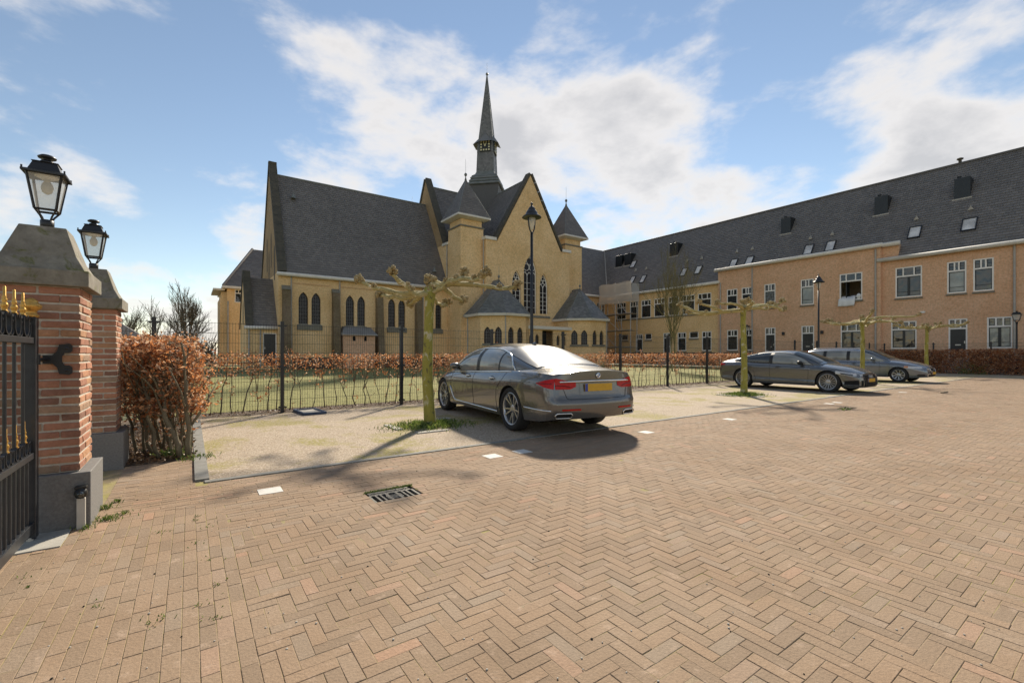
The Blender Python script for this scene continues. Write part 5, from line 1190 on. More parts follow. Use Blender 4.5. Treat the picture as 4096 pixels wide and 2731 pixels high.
def low_leaf_hedge():                       # dense hedge in front of the houses
    rr = random.Random(31); t = thing('beech_hedge', 'dense dark copper beech hedge in front of the brick houses', 'hedge', (39.1, 2, 0)); lm = MB(); y = -9.0
    while y < 11.2:
        s = MB(); p = stem_path(rr, 0, 0, 1.35, .08, 5, .03); s.tube([(39.1 + b * 2, y + a, c) for a, b, c in p], [.02 * (1 - .12 * i) for i in range(6)], 5); s.build('stem', 'hedge_stem', t)
        y += .32
    for _ in range(30000):
        y = rr.uniform(-9, 11.1); z = rr.random() ** .8 * (1.48 + .06 * mnoise.noise(Vector((y * 1.3, 0, 0)))); w = .36 * (1 if z < 1.1 else max(.35, 1 - (z - 1.1) * 1.2)); x = 39.1 + rr.choice((-1, -1, -1, 1)) * w * (rr.random() ** .35) + .1 * mnoise.noise(Vector((y, z * 2, 4)))
        leaf(lm, (x, y, z + .03), .11, rr)
    stuff(lm.build('foliage', 'beech_leaf', t))
    gm = MB()
    for _ in range(2500):
        y = rr.uniform(-9, 10); 
        if mnoise.noise(Vector((y * .7, 0, 5))) < .05: continue
        leaf(gm, (39.1 - .38 + rr.gauss(0, .05), y, abs(rr.gauss(.2, .25))), .10, rr)
    stuff(gm.build('ivy', 'green_leaf', t))
low_leaf_hedge()
def tall_hedge():
    rr = random.Random(41); t = thing('tall_beech_hedge', 'tall loose copper beech hedge with thick pale stems beside the gate pillar', 'hedge', (-.3, 8.5, 0)); lm = MB(); tw = MB()
    spots = [(-.02, 6.86, .028), (-.10, 6.86, .03), (-.18, 6.98, .016), (-.30, 6.95, .022), (-.36, 7.15, .018), (.0, 7.1, .018), (-.14, 7.25, .02), (-.46, 7.3, .016), (-.05, 7.5, .02), (-.3, 7.6, .02), (-.55, 7.5, .018)] + [(rr.uniform(-.5, .03), rr.uniform(6.9, 7.6), rr.uniform(.006, .012)) for i in range(8)] + [(rr.uniform(-1.1, -.0), 7.4 + .16 * i + rr.uniform(-.1, .1), rr.uniform(.010, .022)) for i in range(22)]
    for i, (x, y, r) in enumerate(spots):
        h = (1.46 + .05 * (y - 6.9)) * rr.uniform(.85, 1.0); k = 8; lx = rr.gauss(-.03, .10); pts = []
        if i == 1: lx = -.30
        for j in range(k + 1):
            q = j / k; pts.append((x + lx * q ** .8 + rr.gauss(0, .02) * (j > 0), y + rr.gauss(.06, .05) * q, h * q))
        s = MB(); s.tube(pts, [r * (1.15 - .8 * j / k) for j in range(k + 1)], 7); s.build('stem', 'hedge_stem', t, True)
        for _ in range(3):
            j = rr.randrange(2, 6); a = Vector(pts[j]); s = MB(); d = Vector((rr.gauss(0, .22), rr.gauss(0, .18), rr.uniform(.35, .7))); s.tube([a, a + d * .5 + Vector((rr.gauss(0, .04), 0, 0)), a + d], [r * .5, r * .35, r * .15], 5); s.build('stem', 'hedge_stem', t, True)
        ends = []; twigs(tw, pts, rr, 38, .34, .45, ends, .0038); twigs(tw, pts, rr, 12, .22, .2, ends, .0035)
        for e in ends:
            pr = 2.3 if e.z > .95 else (1.5 if e.z > .5 else .45)
            if mnoise.noise(e * 2.6) > .0: pr *= 1.8
            else: pr *= .55
            if e.z > 1.44 + .05 * (e.y - 6.9) + .05 * mnoise.noise(Vector((e.x * 4, e.y * 3, 0))): continue
            for _ in range(int(pr) + (rr.random() < pr % 1)): leaf(lm, e + Vector((rr.gauss(0, .03), rr.gauss(0, .03), rr.gauss(0, .03))), .058, rr)
    for _ in range(11000):                    # the clipped far end of the hedge
        y = rr.uniform(7.1, 11.1); x = -.5 + rr.gauss(0, .27); tz = 1.44 + .05 * (y - 6.9); z = rr.uniform(.3, tz - .03) if rr.random() < .6 else rr.uniform(1.0, tz)
        if mnoise.noise(Vector((x * 3, y * 2.2, z * 2.4))) < -.05 + .25 * (z < .8): continue
        leaf(lm, (min(x, .06 + .08 * rr.random()), y, z), .058, rr)
    tw.build('twigs', 'hedge_stem', t); stuff(lm.build('foliage', 'beech_leaf', t))
    gl = MB()
    for _ in range(2600): leaf(gl, (rr.uniform(-1.2, .05), 6.72 + abs(rr.gauss(0, 1.4)), .012 + rr.random() * .012), .05, rr)
    for _ in range(2600): leaf(gl, (rr.uniform(.2, 27), 11.15 + rr.gauss(0, .22), .012 + rr.random() * .012), .05, rr)
    stuff(tag(gl.build('leaf_litter', 'dry_leaf'), 'dry brown leaf litter under the hedges', 'leaf litter'))
    gr = MB()
    for c in [(-.2, 6.95), (-.1, 7.0), (-.24, 7.05)]:
        for _ in range(70): leaf(gr, (c[0] + rr.gauss(0, .06), c[1] + rr.gauss(0, .05), abs(rr.gauss(.03, .04)) + .01), .05, rr)
    stuff(tag(gr.build('ground_weeds', 'green_leaf'), 'green weeds at the foot of the tall hedge', 'weeds'))
tall_hedge()
def limb_path(rr, a, ang, L, rise, k=9):
    pts = [Vector(a)]; z = a[2]; d = ang
    for i in range(1, k + 1):
        q = i / k; d += rr.gauss(0, .17); pts.append(Vector((pts[-1].x + math.cos(d) * L / k, pts[-1].y + math.sin(d) * L / k, z + rise * q ** 1.8 + .045 * math.sin(q * 6 + ang) + .07 * max(0, q - .8) * 5 * (rise > -.1) + rr.gauss(0, .012))))
    return pts
def knob(mb, c, r, rr):
    """a pollard fist: swollen lumps with stubs of cut shoots"""
    for _ in range(18):
        d = Vector((rr.gauss(0, 1), rr.gauss(0, 1), rr.gauss(.5, .8))).normalized(); mb.ball(c + d * r * rr.uniform(.3, 1.0), r * rr.uniform(.25, .5), 6, 4)
    for _ in range(16):
        d = Vector((rr.gauss(0, 1), rr.gauss(0, 1), rr.gauss(.5, .8))).normalized(); a = c + d * r * .6; mb.tube([a, a + d * r * rr.uniform(.35, .6)], [r * .17, r * .14], 5)
def plane_tree(x, y, label, seed, H=2.42, limbs=None, k=1.0, span=1.9):
    rr = random.Random(seed); t = thing('pollarded_plane_tree', label, 'tree', (x, y, 0), 0, 'pollarded plane trees along the parking bays')
    m = MB(); n = 14; pts = []; rad = []
    for i in range(n + 1):
        q = i / n; z = H * q; pts.append((x + .03 * math.sin(q * 4 + seed) - .03 * q, y + .02 * math.sin(q * 5 + seed * 2), z - .02)); rad.append((.098 - .026 * q + .05 * max(0, .10 - q) * 4 + .06 * max(0, q - .84) * 3) * k)
    m.tube(pts, rad, 18); o = m.build('trunk', 'plane_bark', t, True)
    for v in o.data.vertices:
        p = v.co; d = Vector((p.x - x, p.y - y, 0)); v.co += d * (.16 * mnoise.noise(Vector((p.x * 9, p.y * 9, p.z * 3.5))) + .05 * mnoise.noise(Vector((p.x * 25, p.y * 25, p.z * 11))))
    top = Vector((pts[-1][0], pts[-1][1], H)); kb = MB(); limbs = limbs or [(R(a + rr.gauss(0, 9)), span * rr.uniform(.75, 1.05), rr.uniform(-.12, .22)) for a in range(0, 360, 40)]
    for a, L, rise in limbs:
        p = limb_path(rr, top + Vector((math.cos(a) * .05, math.sin(a) * .05, rr.uniform(-.16, .06))), a, L, rise); m = MB(); r0 = .057 * k * (.8 + .2 * L / span); m.tube([Vector((top.x, top.y, p[0].z - .05))] + p, [r0 * 1.2] + [r0 * (1 - .42 * i / 9) for i in range(10)], 9); o = m.build('limb', 'plane_limb', t, True)
        for v in o.data.vertices: v.co += Vector((mnoise.noise(v.co * 11), mnoise.noise(v.co * 11 + Vector((7, 0, 0))), mnoise.noise(v.co * 11 + Vector((0, 7, 0))))) * .03
        m = MB(); knob(m, p[-1] + Vector((0, 0, .03)), .092 * k, rr); m.build('knob', 'plane_knob', t)
        for j in (4, 5, 7, 8):
            if rr.random() < .28: m = MB(); knob(m, p[j] + Vector((0, 0, .05)), .05 * k, rr); m.build('knob', 'plane_knob', t)
    m = MB(); knob(m, top + Vector((.0, 0, .12)), .10 * k, rr); knob(m, top + Vector((.03, 0, -.05)), .11 * k, rr); m.build('knob', 'plane_knob', t)
    return t
# limbs of the nearest tree follow the photograph: direction on the ground, reach, rise
B = lambda right, fwd: math.atan2(right * -.5777 + fwd * .8163, right * .8163 + fwd * .5777)
T1 = [(B(-1, .25), 1.35, -.05), (B(-1, -.25), 1.25, .10), (B(-.9, .9), 1.0, -.22), (B(1, .2), 1.5, -.05), (B(1, -.3), 1.15, .05), (B(.8, .9), 1.05, -.20), (B(-.75, -.6), .66, .20), (B(.7, -.5), .6, .24), (B(.15, 1), .8, -.1)]
plane_tree(3.45, 7.36, 'pollarded plane tree with mossy trunk in front of the big grey saloon', 3, 2.44, T1)
plane_tree(13.8, 7.25, 'pollarded plane tree standing in front of the dark grey hatchback', 5, 2.72, None, 1.0, 1.75)
plane_tree(23.7, 7.3, 'pollarded plane tree standing in front of the estate car', 7, 2.72, None, .95, 1.8)
plane_tree(33.6, 7.35, 'pollarded plane tree before the dense hedge by the houses', 9, 2.75, None, .95, 1.8)
def grow(segs, p, d, L, r, depth, rr, spread, up, minr, nb=(2, 3), bend=.22):
    k = 4; pts = [p]; dd = d.copy(); bend = bend if depth < 5 else .07
    for i in range(k):
        dd = (dd + Vector((rr.gauss(0, bend), rr.gauss(0, bend), rr.gauss(0, bend) + up * .12))).normalized(); pts.append(pts[-1] + dd * L / k)
    segs.append((pts, r, depth))
    if depth == 0 or r < minr: return
    for i in range(rr.randint(*nb)):
        q = rr.uniform(.35, 1); j = min(k - 1, int(q * k)); a = pts[j].lerp(pts[j + 1], q * k - j) if q < 1 else pts[-1]
        nd = (dd + Vector((rr.gauss(0, spread), rr.gauss(0, spread), rr.gauss(up, spread * .6)))).normalized(); grow(segs, a, nd, L * rr.uniform(.6, .82), r * rr.uniform(.5, .66), depth - 1, rr, spread, up, minr, nb, bend)
    grow(segs, pts[-1], dd, L * .8, r * .72, depth - 1, rr, spread, up, minr, nb, bend)
def bare_tree(name, x, y, H, label, seed, stems=1, depth=5, mat='bare_bark', spread=.55, up=.35, r=.1, group=None, nb=(2, 3)):
    rr = random.Random(seed); t = thing(name, label, 'tree', (x, y, 0), 0, group); tr = MB(); crown = MB()
    for s in range(stems):
        ox = (s - (stems - 1) / 2) * .2; segs = []; base = Vector((x + ox, y - ox * .3, -.05)); grow(segs, base, Vector((ox * .1, 0, 1)).normalized(), H * .30, r, depth, rr, spread, up, .003, nb)
        for pts, r0, dp in segs: (tr if dp >= depth - 1 else crown).tube(pts, [r0 * (1 - .08 * i) for i in range(5)], 7 if dp >= depth - 1 else 4 if dp > 1 else 3, False)
    tr.build('trunk', mat, t, True); stuff(crown.build('crown', mat, t))
bare_tree('bare_tree', 28.1, 19.8, 7.9, 'bare multi stemmed young tree on the lawn before the yellow housing wing', 16, 2, 6, 'bare_bark', .6, .6, .06, None, (1, 3))
tl = ['bare tree beyond the far wing of the church', 'bare tree left of the church, above the tall hedge', 'bare tree behind the second gate pillar', 'bare tree rising behind the first gate pillar cap', 'low bare tree far off behind the tall hedge', 'slim bare tree far off behind the tall hedge', 'broad bare tree on the skyline behind the gate pillars', 'small bare tree on the skyline behind the hedge']
for i, (x, y, H, dp) in enumerate([(-.2, 61, 8, 6), (-6.5, 66, 6, 5), (-18.5, 60, 13, 6), (-33, 56, 17, 7), (-4, 84, 9, 5), (-8, 90, 8.5, 5), (-25, 72, 13, 6), (-13, 88, 9, 5)]):
    bare_tree('bare_tree', x, y, H, tl[i], 50 + i, 1, dp, 'far_bark', .55, .3, .16 if i != 3 else .22, 'bare trees on the skyline')
def bush_row():
    rr = random.Random(77); t = thing('far_shrubs', 'bare twiggy shrubs along the far edge of the grounds', 'shrubs', (-10, 70, 0)); m = MB()
    for _ in range(700):
        x = rr.uniform(-46, 2.5); y = 66 + rr.uniform(0, 14) - abs(x) * .2; h = rr.uniform(2, 4.2); p = Vector((x, y, 0))
        for _ in range(3): d = Vector((rr.gauss(0, .25), rr.gauss(0, .25), 1)); m.tube([p, p + d * h * .5, p + d * h + Vector((rr.gauss(0, .3), 0, 0))], [.05, .035, .015], 3, False)
    stuff(m.build('twigs', 'far_bark', t)); 
    g = MB()
    for _ in range(9000):
        x = rr.uniform(-46, 2.5); g_y = 66 + rr.uniform(0, 14) - abs(x) * .2; leaf(g, (x, g_y, abs(rr.gauss(.8, .9))), .35, rr)
    stuff(g.build('foliage', 'dry_leaf', t))
bush_row()
# ================================================================== CARS
def pchip(pts):
    xs = [p[0] for p in pts]; ys = [p[1] for p in pts]; n = len(xs); d = [(ys[i + 1] - ys[i]) / (xs[i + 1] - xs[i]) for i in range(n - 1)]; m = [d[0]] + [0 if d[i - 1] * d[i] <= 0 else 2 * d[i - 1] * d[i] / (d[i - 1] + d[i]) for i in range(1, n - 1)] + [d[-1]]
    def f(x):
        if x <= xs[0]: return ys[0]
        if x >= xs[-1]: return ys[-1]
        i = max(k for k in range(n - 1) if xs[k] <= x); h = xs[i + 1] - xs[i]; t = (x - xs[i]) / h
        return ys[i] * (1 + 2 * t) * (1 - t) ** 2 + h * m[i] * t * (1 - t) ** 2 + ys[i + 1] * t * t * (3 - 2 * t) + h * m[i + 1] * t * t * (t - 1)
    return f
class Car:
    def __init__(s, C, label, loc, rz, group='cars parked in the gravel bays'):
        s.C = C; s.L = C['L']; s.hw = C['W'] / 2; L = s.L
        s.t = thing('parked_car', label, 'car', loc, rz, group)
        s.belt = pchip(C['belt']); s.deck = pchip(C['deck']); s.roof = pchip(C['roof']); s.sill = pchip(C['sill']); s.plan = pchip(C['plan']); s.rpush = pchip(C['rear']); s.fpush = pchip(C['front']); s.gw = pchip(C['gw']); s.prof = pchip(C['prof'])
        s.wr, s.wf = C['wheels']; s.AR = C['arch']; s.WR = C['wheel_r']; s.p = 2.7
    def X(s, q, z):                                 # length coordinate after shaping the two ends
        L = s.L; e = C_END = .75
        if q < e: return q + s.rpush(z) * (1 - q / e) ** 2 - L / 2
        if q > L - e: return q - s.fpush(z) * (1 - (L - q) / e) ** 2 - L / 2
        return q - L / 2
    def Y(s, q, z):
        zb = s.belt(q); k = (z - .18) / max(.05, zb - .18)
        return s.hw * s.plan(q) * s.prof(max(0, min(1, k)))
    def side(s, q, z, off=0, sg=1): return (s.X(q, z), sg * (s.Y(q, z) + off), z)
    def cap(s, y, z, off=0, rear=True):             # a point on the tail or nose
        q = 0 if rear else s.L; w = max(.2, s.Y(q, z)); b = s.C['bulge'][0 if rear else 1] * (1 - min(1, abs(y) / w) ** 2.4)
        return (s.X(q, z) - b - off, y, z) if rear else (s.X(q, z) + b + off, y, z)
    def low(s, q):
        z = s.sill(q)
        for c in (s.wr, s.wf):
            if abs(q - c) < s.AR: z = max(z, s.WR + .0 + math.sqrt(s.AR ** 2 - (q - c) ** 2))
        return z
    def P(s, name, mb, mat, parent=None, smooth=True, sharp=None):
        o = mb.build(name, mat, parent or s.t, smooth, world=False)
        if sharp: o.data.set_sharp_from_angle(angle=R(sharp))
        return o
    def body(s, mat):
        L = s.L; qs = set()
        n = int(L / .045)
        for i in range(n + 1): qs.add(round(L * i / n, 4))
        for c in (s.wr, s.wf):
            for k in range(0, 37): qs.add(round(c - s.AR * math.cos(math.pi * k / 36) * .99999, 5))
        for e in (.01, .025, .06, .1, .15): qs.add(e); qs.add(L - e)
        qs = sorted(qs); NJ, NK = 16, 12; m = MB(); cols = []
        for q in qs:
            lo, zb = s.low(q), s.belt(q); c = []
            for j in range(NJ + 1):
                z = lo + (zb - lo) * j / NJ; c.append((s.X(q, z), s.Y(q, z), z))
            wt = s.Y(q, zb); zd = s.deck(q)
            for k in range(1, NK + 1):
                y = wt * (1 - k / NK); f = (1 - (y / wt) ** 2.6); z = zb + (zd - zb) * f; c.append((s.X(q, zb) + (s.C['bulge'][1] * (1 if q > L / 2 else -1) * (1 - (y / wt) ** 2.4) * max(0, 1 - min(q, L - q) / .5) ** 2 * (1 if q > L / 2 else s.C['bulge'][0] / s.C['bulge'][1])), y, z))
            cols.append(c)
        R_ = NJ + NK + 1; vs = []; 
        for c in cols: vs += c
        nv = len(vs); vs += [(x, -y, z) for x, y, z in vs]; fs = []
        for i in range(len(cols) - 1):
            if abs(cols[i][0][2] - cols[i + 1][0][2]) > .5: continue
            for j in range(R_ - 1):
                a, b, c, d = i * R_ + j, (i + 1) * R_ + j, (i + 1) * R_ + j + 1, i * R_ + j + 1
                fs.append((a, b, c, d)); fs.append((nv + a, nv + d, nv + c, nv + b))
        m.add(vs, fs)
        NY = 20
        for rear in (True, False):                  # tail and nose
            q = 0 if rear else L; lo, zb = s.low(q), s.belt(q); g = []
            for j in range(NJ + 1):
                z = lo + (zb - lo) * j / NJ; w = s.Y(q, z); g.append([s.cap(w * (1 - 2 * k / NY), z, 0, rear) for k in range(NY + 1)])
            m.add([p for r in g for p in r], [(j * (NY + 1) + k, j * (NY + 1) + k + 1, (j + 1) * (NY + 1) + k + 1, (j + 1) * (NY + 1) + k) for j in range(NJ) for k in range(NY)])
            wt, zd = s.Y(q, zb), s.deck(q); ys_ = [wt * (1 - 2 * k / NY) for k in range(NY + 1)]
            m.add([s.cap(y, zb, 0, rear) for y in ys_] + [(s.cap(y, zb, 0, rear)[0], y, zb + (zd - zb) * (1 - (abs(y) / wt) ** 2.6)) for y in ys_], [(k, k + 1, NY + 2 + k, NY + 1 + k) for k in range(NY)])
        o = s.P('body', m, mat)
        bm = bmesh.new(); bm.from_mesh(o.data); bmesh.ops.remove_doubles(bm, verts=bm.verts, dist=.0012); bmesh.ops.recalc_face_normals(bm, faces=bm.faces); bm.to_mesh(o.data); bm.free(); o.data.set_sharp_from_angle(angle=R(38)); s.bodyo = o
        m = MB(); m.hexa([(-L / 2 + .45, -s.hw * .80, .22), (L / 2 - .4, -s.hw * .80, .22), (L / 2 - .4, s.hw * .80, .22), (-L / 2 + .45, s.hw * .80, .22), (-L / 2 + .2, -s.hw * .86, .32), (L / 2 - .2, -s.hw * .86, .32), (L / 2 - .2, s.hw * .86, .32), (-L / 2 + .2, s.hw * .86, .32)]); s.P('underbody', m, 'black_trim', smooth=False)
        for c in (s.wr, s.wf):
            for sg in (1, -1):
                m = MB(); vs = []; nk = 20
                for k in range(nk + 1):
                    a = math.pi * k / nk; q = c - s.AR * math.cos(a) * .995; z = s.WR + s.AR * math.sin(a) * .995; y = s.Y(q, max(z, .3)) - .004
                    vs += [(q - L / 2, sg * y, z), (q - L / 2, sg * (y - .34), z)]
                m.add(vs, [(2 * k, 2 * k + 2, 2 * k + 3, 2 * k + 1) for k in range(nk)]); ctr = len(m.v); m.poly([(c - L / 2 + s.AR * math.cos(math.pi * k / nk), sg * (s.hw - .36), s.WR + s.AR * math.sin(math.pi * k / nk)) for k in range(nk + 1)]); s.P('wheel_well', m, 'seam', smooth=False)
    def gz(s, q, y):
        w = s.gw(q) * s.hw; b, r = s.belt(q), s.roof(q); return b + (r - b) * max(0, 1 - min(1, abs(y) / w) ** s.p) ** (1 / s.p)
    def gy(s, q, z):
        w = s.gw(q) * s.hw; b, r = s.belt(q), s.roof(q); h = max(0, min(.9999, (z - b) / max(.001, r - b))); return w * (1 - h ** s.p) ** (1 / s.p)
    def greenhouse(s, mat):
        q0, q1 = s.C['gh']; n = int((q1 - q0) / .04); m = MB(); K = 26; vs = []
        for i in range(n + 1):
            q = q0 + (q1 - q0) * i / n; w = s.gw(q) * s.hw; b, r = s.belt(q) - .02, s.roof(q)
            for k in range(K + 1):
                th = math.pi * k / K; c_, s_ = math.cos(th), math.sin(th); y = w * math.copysign(abs(c_) ** (2 / s.p), c_); z = b + (r - b) * (max(0, s_) ** (2 / s.p)); vs.append((q - s.L / 2, y, z))
        m.add(vs, [(i * (K + 1) + k, (i + 1) * (K + 1) + k, (i + 1) * (K + 1) + k + 1, i * (K + 1) + k + 1) for i in range(n) for k in range(K)]); m.add([vs[k] for k in range(K + 1)], [tuple(range(K + 1))]); o = s.P('roof', m, mat); o.data.set_sharp_from_angle(angle=R(50))
    def sidewin(s, sg, q0, q1, lo, hi, mat, off=.004, name='side_window'):
        n = max(4, int((q1 - q0) / .03)); m = MB(); K = 8; vs = []
        for i in range(n + 1):
            q = q0 + (q1 - q0) * i / n; a, b = lo(q), max(lo(q) + .002, hi(q))
            for k in range(K + 1):
                z = a + (b - a) * k / K; vs.append((q - s.L / 2, sg * (s.gy(q, z) + off), z))
        m.add(vs, [(i * (K + 1) + k, (i + 1) * (K + 1) + k, (i + 1) * (K + 1) + k + 1, i * (K + 1) + k + 1) for i in range(n) for k in range(K)]); return s.P(name, m, mat)
    def screen(s, q0, q1, f0, f1, mat, name):
        n, K = 18, 20; m = MB(); vs = []
        for i in range(n + 1):
            q = q0 + (q1 - q0) * i / n; f = f0 + (f1 - f0) * i / n; w = s.gw(q) * s.hw * f
            for k in range(K + 1):
                y = w * (1 - 2 * k / K); qq = q + (.10 * (1 - (y / max(w, .01)) ** 2)) * s.C.get('bow', 1) * (1 if name == 'windscreen' else -1) * 0; vs.append((qq - s.L / 2, y, s.gz(qq, y) + .005))
        m.add(vs, [(i * (K + 1) + k, (i + 1) * (K + 1) + k, (i + 1) * (K + 1) + k + 1, i * (K + 1) + k + 1) for i in range(n) for k in range(K)]); return s.P(name, m, mat)
    def gtube(s, sg, pts, r, mat, name, off=.006):
        m = MB(); m.tube([(q - s.L / 2, sg * (s.gy(q, z) + off), z) for q, z in pts], r, 6); return s.P(name, m, mat)
    def stube(s, sg, pts, r, mat, name, off=.002, n=6, dens=.05):
        P = []
        for a, b in zip(pts, pts[1:]):
            k = max(1, int(math.hypot(b[0] - a[0], b[1] - a[1]) / dens))
            for i in range(k): P.append((a[0] + (b[0] - a[0]) * i / k, a[1] + (b[1] - a[1]) * i / k))
        P.append(pts[-1]); m = MB(); m.tube([s.side(q, z, off, sg) for q, z in P], r, n); return s.P(name, m, mat)
    def spatch(s, sg, q0, q1, lo, hi, mat, name, off=.006, parent=None):
        n = max(4, int((q1 - q0) / .03)); K = 5; m = MB(); vs = []
        for i in range(n + 1):
            q = q0 + (q1 - q0) * i / n; a, b = lo(q), max(lo(q) + .001, hi(q))
            for k in range(K + 1): vs.append(s.side(q, a + (b - a) * k / K, off, sg))
        m.add(vs, [(i * (K + 1) + k, (i + 1) * (K + 1) + k, (i + 1) * (K + 1) + k + 1, i * (K + 1) + k + 1) for i in range(n) for k in range(K)]); return s.P(name, m, mat, parent)
    def cpatch(s, y0, y1, lo, hi, mat, name, rear=True, off=.006, parent=None, K=6):
        n = max(4, int(abs(y1 - y0) / .03)); m = MB(); vs = []
        for i in range(n + 1):
            y = y0 + (y1 - y0) * i / n; a, b = lo(y), hi(y)
            for k in range(K + 1): vs.append(s.cap(y, a + (b - a) * k / K, off, rear))
        m.add(vs, [(i * (K + 1) + k, (i + 1) * (K + 1) + k, (i + 1) * (K + 1) + k + 1, i * (K + 1) + k + 1) for i in range(n) for k in range(K)]); return s.P(name, m, mat, parent)
    def ctube(s, pts, r, mat, name, rear=True, off=.003, dens=.05, parent=None):
        P = []
        for a, b in zip(pts, pts[1:]):
            k = max(1, int(math.hypot(b[0] - a[0], b[1] - a[1]) / dens))
            for i in range(k): P.append((a[0] + (b[0] - a[0]) * i / k, a[1] + (b[1] - a[1]) * i / k))
        P.append(pts[-1]); m = MB(); m.tube([s.cap(y, z, off, rear) for y, z in P], r, 6); return s.P(name, m, mat, parent)
    def wheels(s, style, turn=0):
        r = s.WR; rim = s.C['rim']; w = .235
        tm = MB(); tm.lathe([(rim + .002, -w / 2 + .02), (rim + .03, -w / 2 + .004), (r - .03, -w / 2), (r - .008, -w / 2 + .018), (r, -w / 2 + .05), (r, w / 2 - .05), (r - .008, w / 2 - .018), (r - .03, w / 2), (rim + .03, w / 2 - .004), (rim + .002, w / 2 - .02)], 44)
        tm.f = [f for f in tm.f if len(f) == 4]; tm = tm.mesh('tyre'); tm.materials.append(MATS['tyre']); tm.polygons.foreach_set('use_smooth', [True] * len(tm.polygons))
        rm = MB(); rm.lathe([(rim, -.09), (rim, .085), (rim + .006, .095), (rim - .006, .100), (rim - .02, .092), (rim - .028, .07), (rim - .03, -.08)], 44); rm.f = [f for f in rm.f if len(f) == 4]
        def spoke(a0, w0, w1, r0, r1, z0, z1, d=.03, lean=0):
            P = lambda rad, off, z, la: (rad * math.cos(a0 + la) - off * math.sin(a0 + la), rad * math.sin(a0 + la) + off * math.cos(a0 + la), z)
            rm.hexa([P(r0, -w0, z0 - d, 0), P(r0, w0, z0 - d, 0), P(r1, w1, z1 - d, lean), P(r1, -w1, z1 - d, lean), P(r0, -w0 * .8, z0, 0), P(r0, w0 * .8, z0, 0), P(r1, w1 * .8, z1, lean), P(r1, -w1 * .8, z1, lean)])
        if style == 'double':
            for k in range(5):
                for d_ in (-.17, .17): spoke(2 * math.pi * k / 5 + d_, .016, .015, .055, rim - .015, .055, .088, .03, d_ * .35)
        elif style == 'multi':
            for k in range(15): spoke(2 * math.pi * k / 15, .010, .007, .05, rim * .62, .06, .078, .025); [spoke(2 * math.pi * k / 15, .006, .006, rim * .6, rim - .015, .078, .09, .02, sg * .11) for sg in (-1, 1)]
        else:
            for k in range(9): spoke(2 * math.pi * k / 9, .012, .030, .05, rim - .01, .058, .088, .03)
        rm.lathe([(.075, .02), (.07, .058), (.035, .068), (.001, .07)], 20); rm = rm.mesh('rim'); rm.materials.append(MATS['alloy'])
        dk = MB(); dk.lathe([(rim - .03, .0), (rim - .06, .012), (.001, .012)], 32); dk = dk.mesh('brake_disc'); dk.materials.append(MATS['alloy_dark'])
        for c, st in ((s.wr, 0), (s.wf, turn)):
            for sg in (1, -1):
                e = bpy.data.objects.new('wheel', tm); COL.objects.link(e); e.parent = s.t; e.location = (c - s.L / 2, sg * (s.hw - .02 - w / 2), r); e.rotation_euler = (R(90) * -sg, R(random.uniform(0, 60)) * 0, R(st))
                for nm, me in (('rim', rm), ('brake_disc', dk)):
                    o = bpy.data.objects.new(nm, me); COL.objects.link(o); o.parent = e; o.rotation_euler = (0, 0, R(17) * (1 if c == s.wr else 2))
    def mirror(s, q, z, mat, low='black_trim'):
        for sg in (1, -1):
            y = s.hw * s.gw(q) + .02; m = MB(); m.ball((0, 0, 0), 1, 14, 9); m.v = [(q - s.L / 2 + a * .075 - .02, sg * (y + .10 + b * .115), z + .06 + c * .068) for a, b, c in m.v]; o = s.P('mirror', m, mat)
            m = MB(); m.hexa([(q - s.L / 2 - .04, sg * (y - .05), z - .02), (q - s.L / 2 + .04, sg * (y - .05), z - .02), (q - s.L / 2 + .03, sg * (y + .08), z), (q - s.L / 2 - .03, sg * (y + .08), z), (q - s.L / 2 - .03, sg * (y - .05), z + .02), (q - s.L / 2 + .03, sg * (y - .05), z + .02), (q - s.L / 2 + .02, sg * (y + .08), z + .03), (q - s.L / 2 - .02, sg * (y + .08), z + .03)]); s.P('mirror_arm', m, low, o)
    def handles(s, qs, z, mat):
        for q in qs:
            for sg in (1, -1):
                m = MB(); m.tube([s.side(q + .11 * (i / 6 * 2 - 1), z, .012 + .02 * math.sin(math.pi * i / 6), sg) for i in range(7)], [.010, .014, .015, .015, .015, .014, .010], 8); s.P('door_handle', m, mat)
                m = MB(); m.add([s.side(q + .085 * math.cos(a), z - .003 + .035 * math.sin(a), .003, sg) for a in [2 * math.pi * k / 14 for k in range(14)]], [tuple(range(14))]); s.P('handle_cup', m, 'black_trim')
    def plate(s, rear, z, w=.52, h=.11, blue=True):
        x = s.cap(0, z, .012, rear)[0]; sg = -1 if rear else 1; m = MB(); m.box(min(x, x + sg * .012), max(x, x + sg * .012), -w / 2, w / 2, z - h / 2, z + h / 2); o = s.P('number_plate', m, 'plate_yellow', smooth=False)
        y0 = w / 2 - .045 if rear else -w / 2
        m = MB(); m.box(min(x + sg * .012, x + sg * .014), max(x + sg * .012, x + sg * .014), *( (w / 2 - .05, w / 2) if rear else (-w / 2, -w / 2 + .05)), z - h / 2, z + h / 2); s.P('plate_band', m, 'plate_blue', o, False)
K_ = lambda v: (lambda q: v)
lin = lambda x0, y0, x1, y1: (lambda q: y0 + (y1 - y0) * max(0, min(1, (q - x0) / (x1 - x0))))
plain('tail_red_dark', (.14, .004, .003), rough=.3)
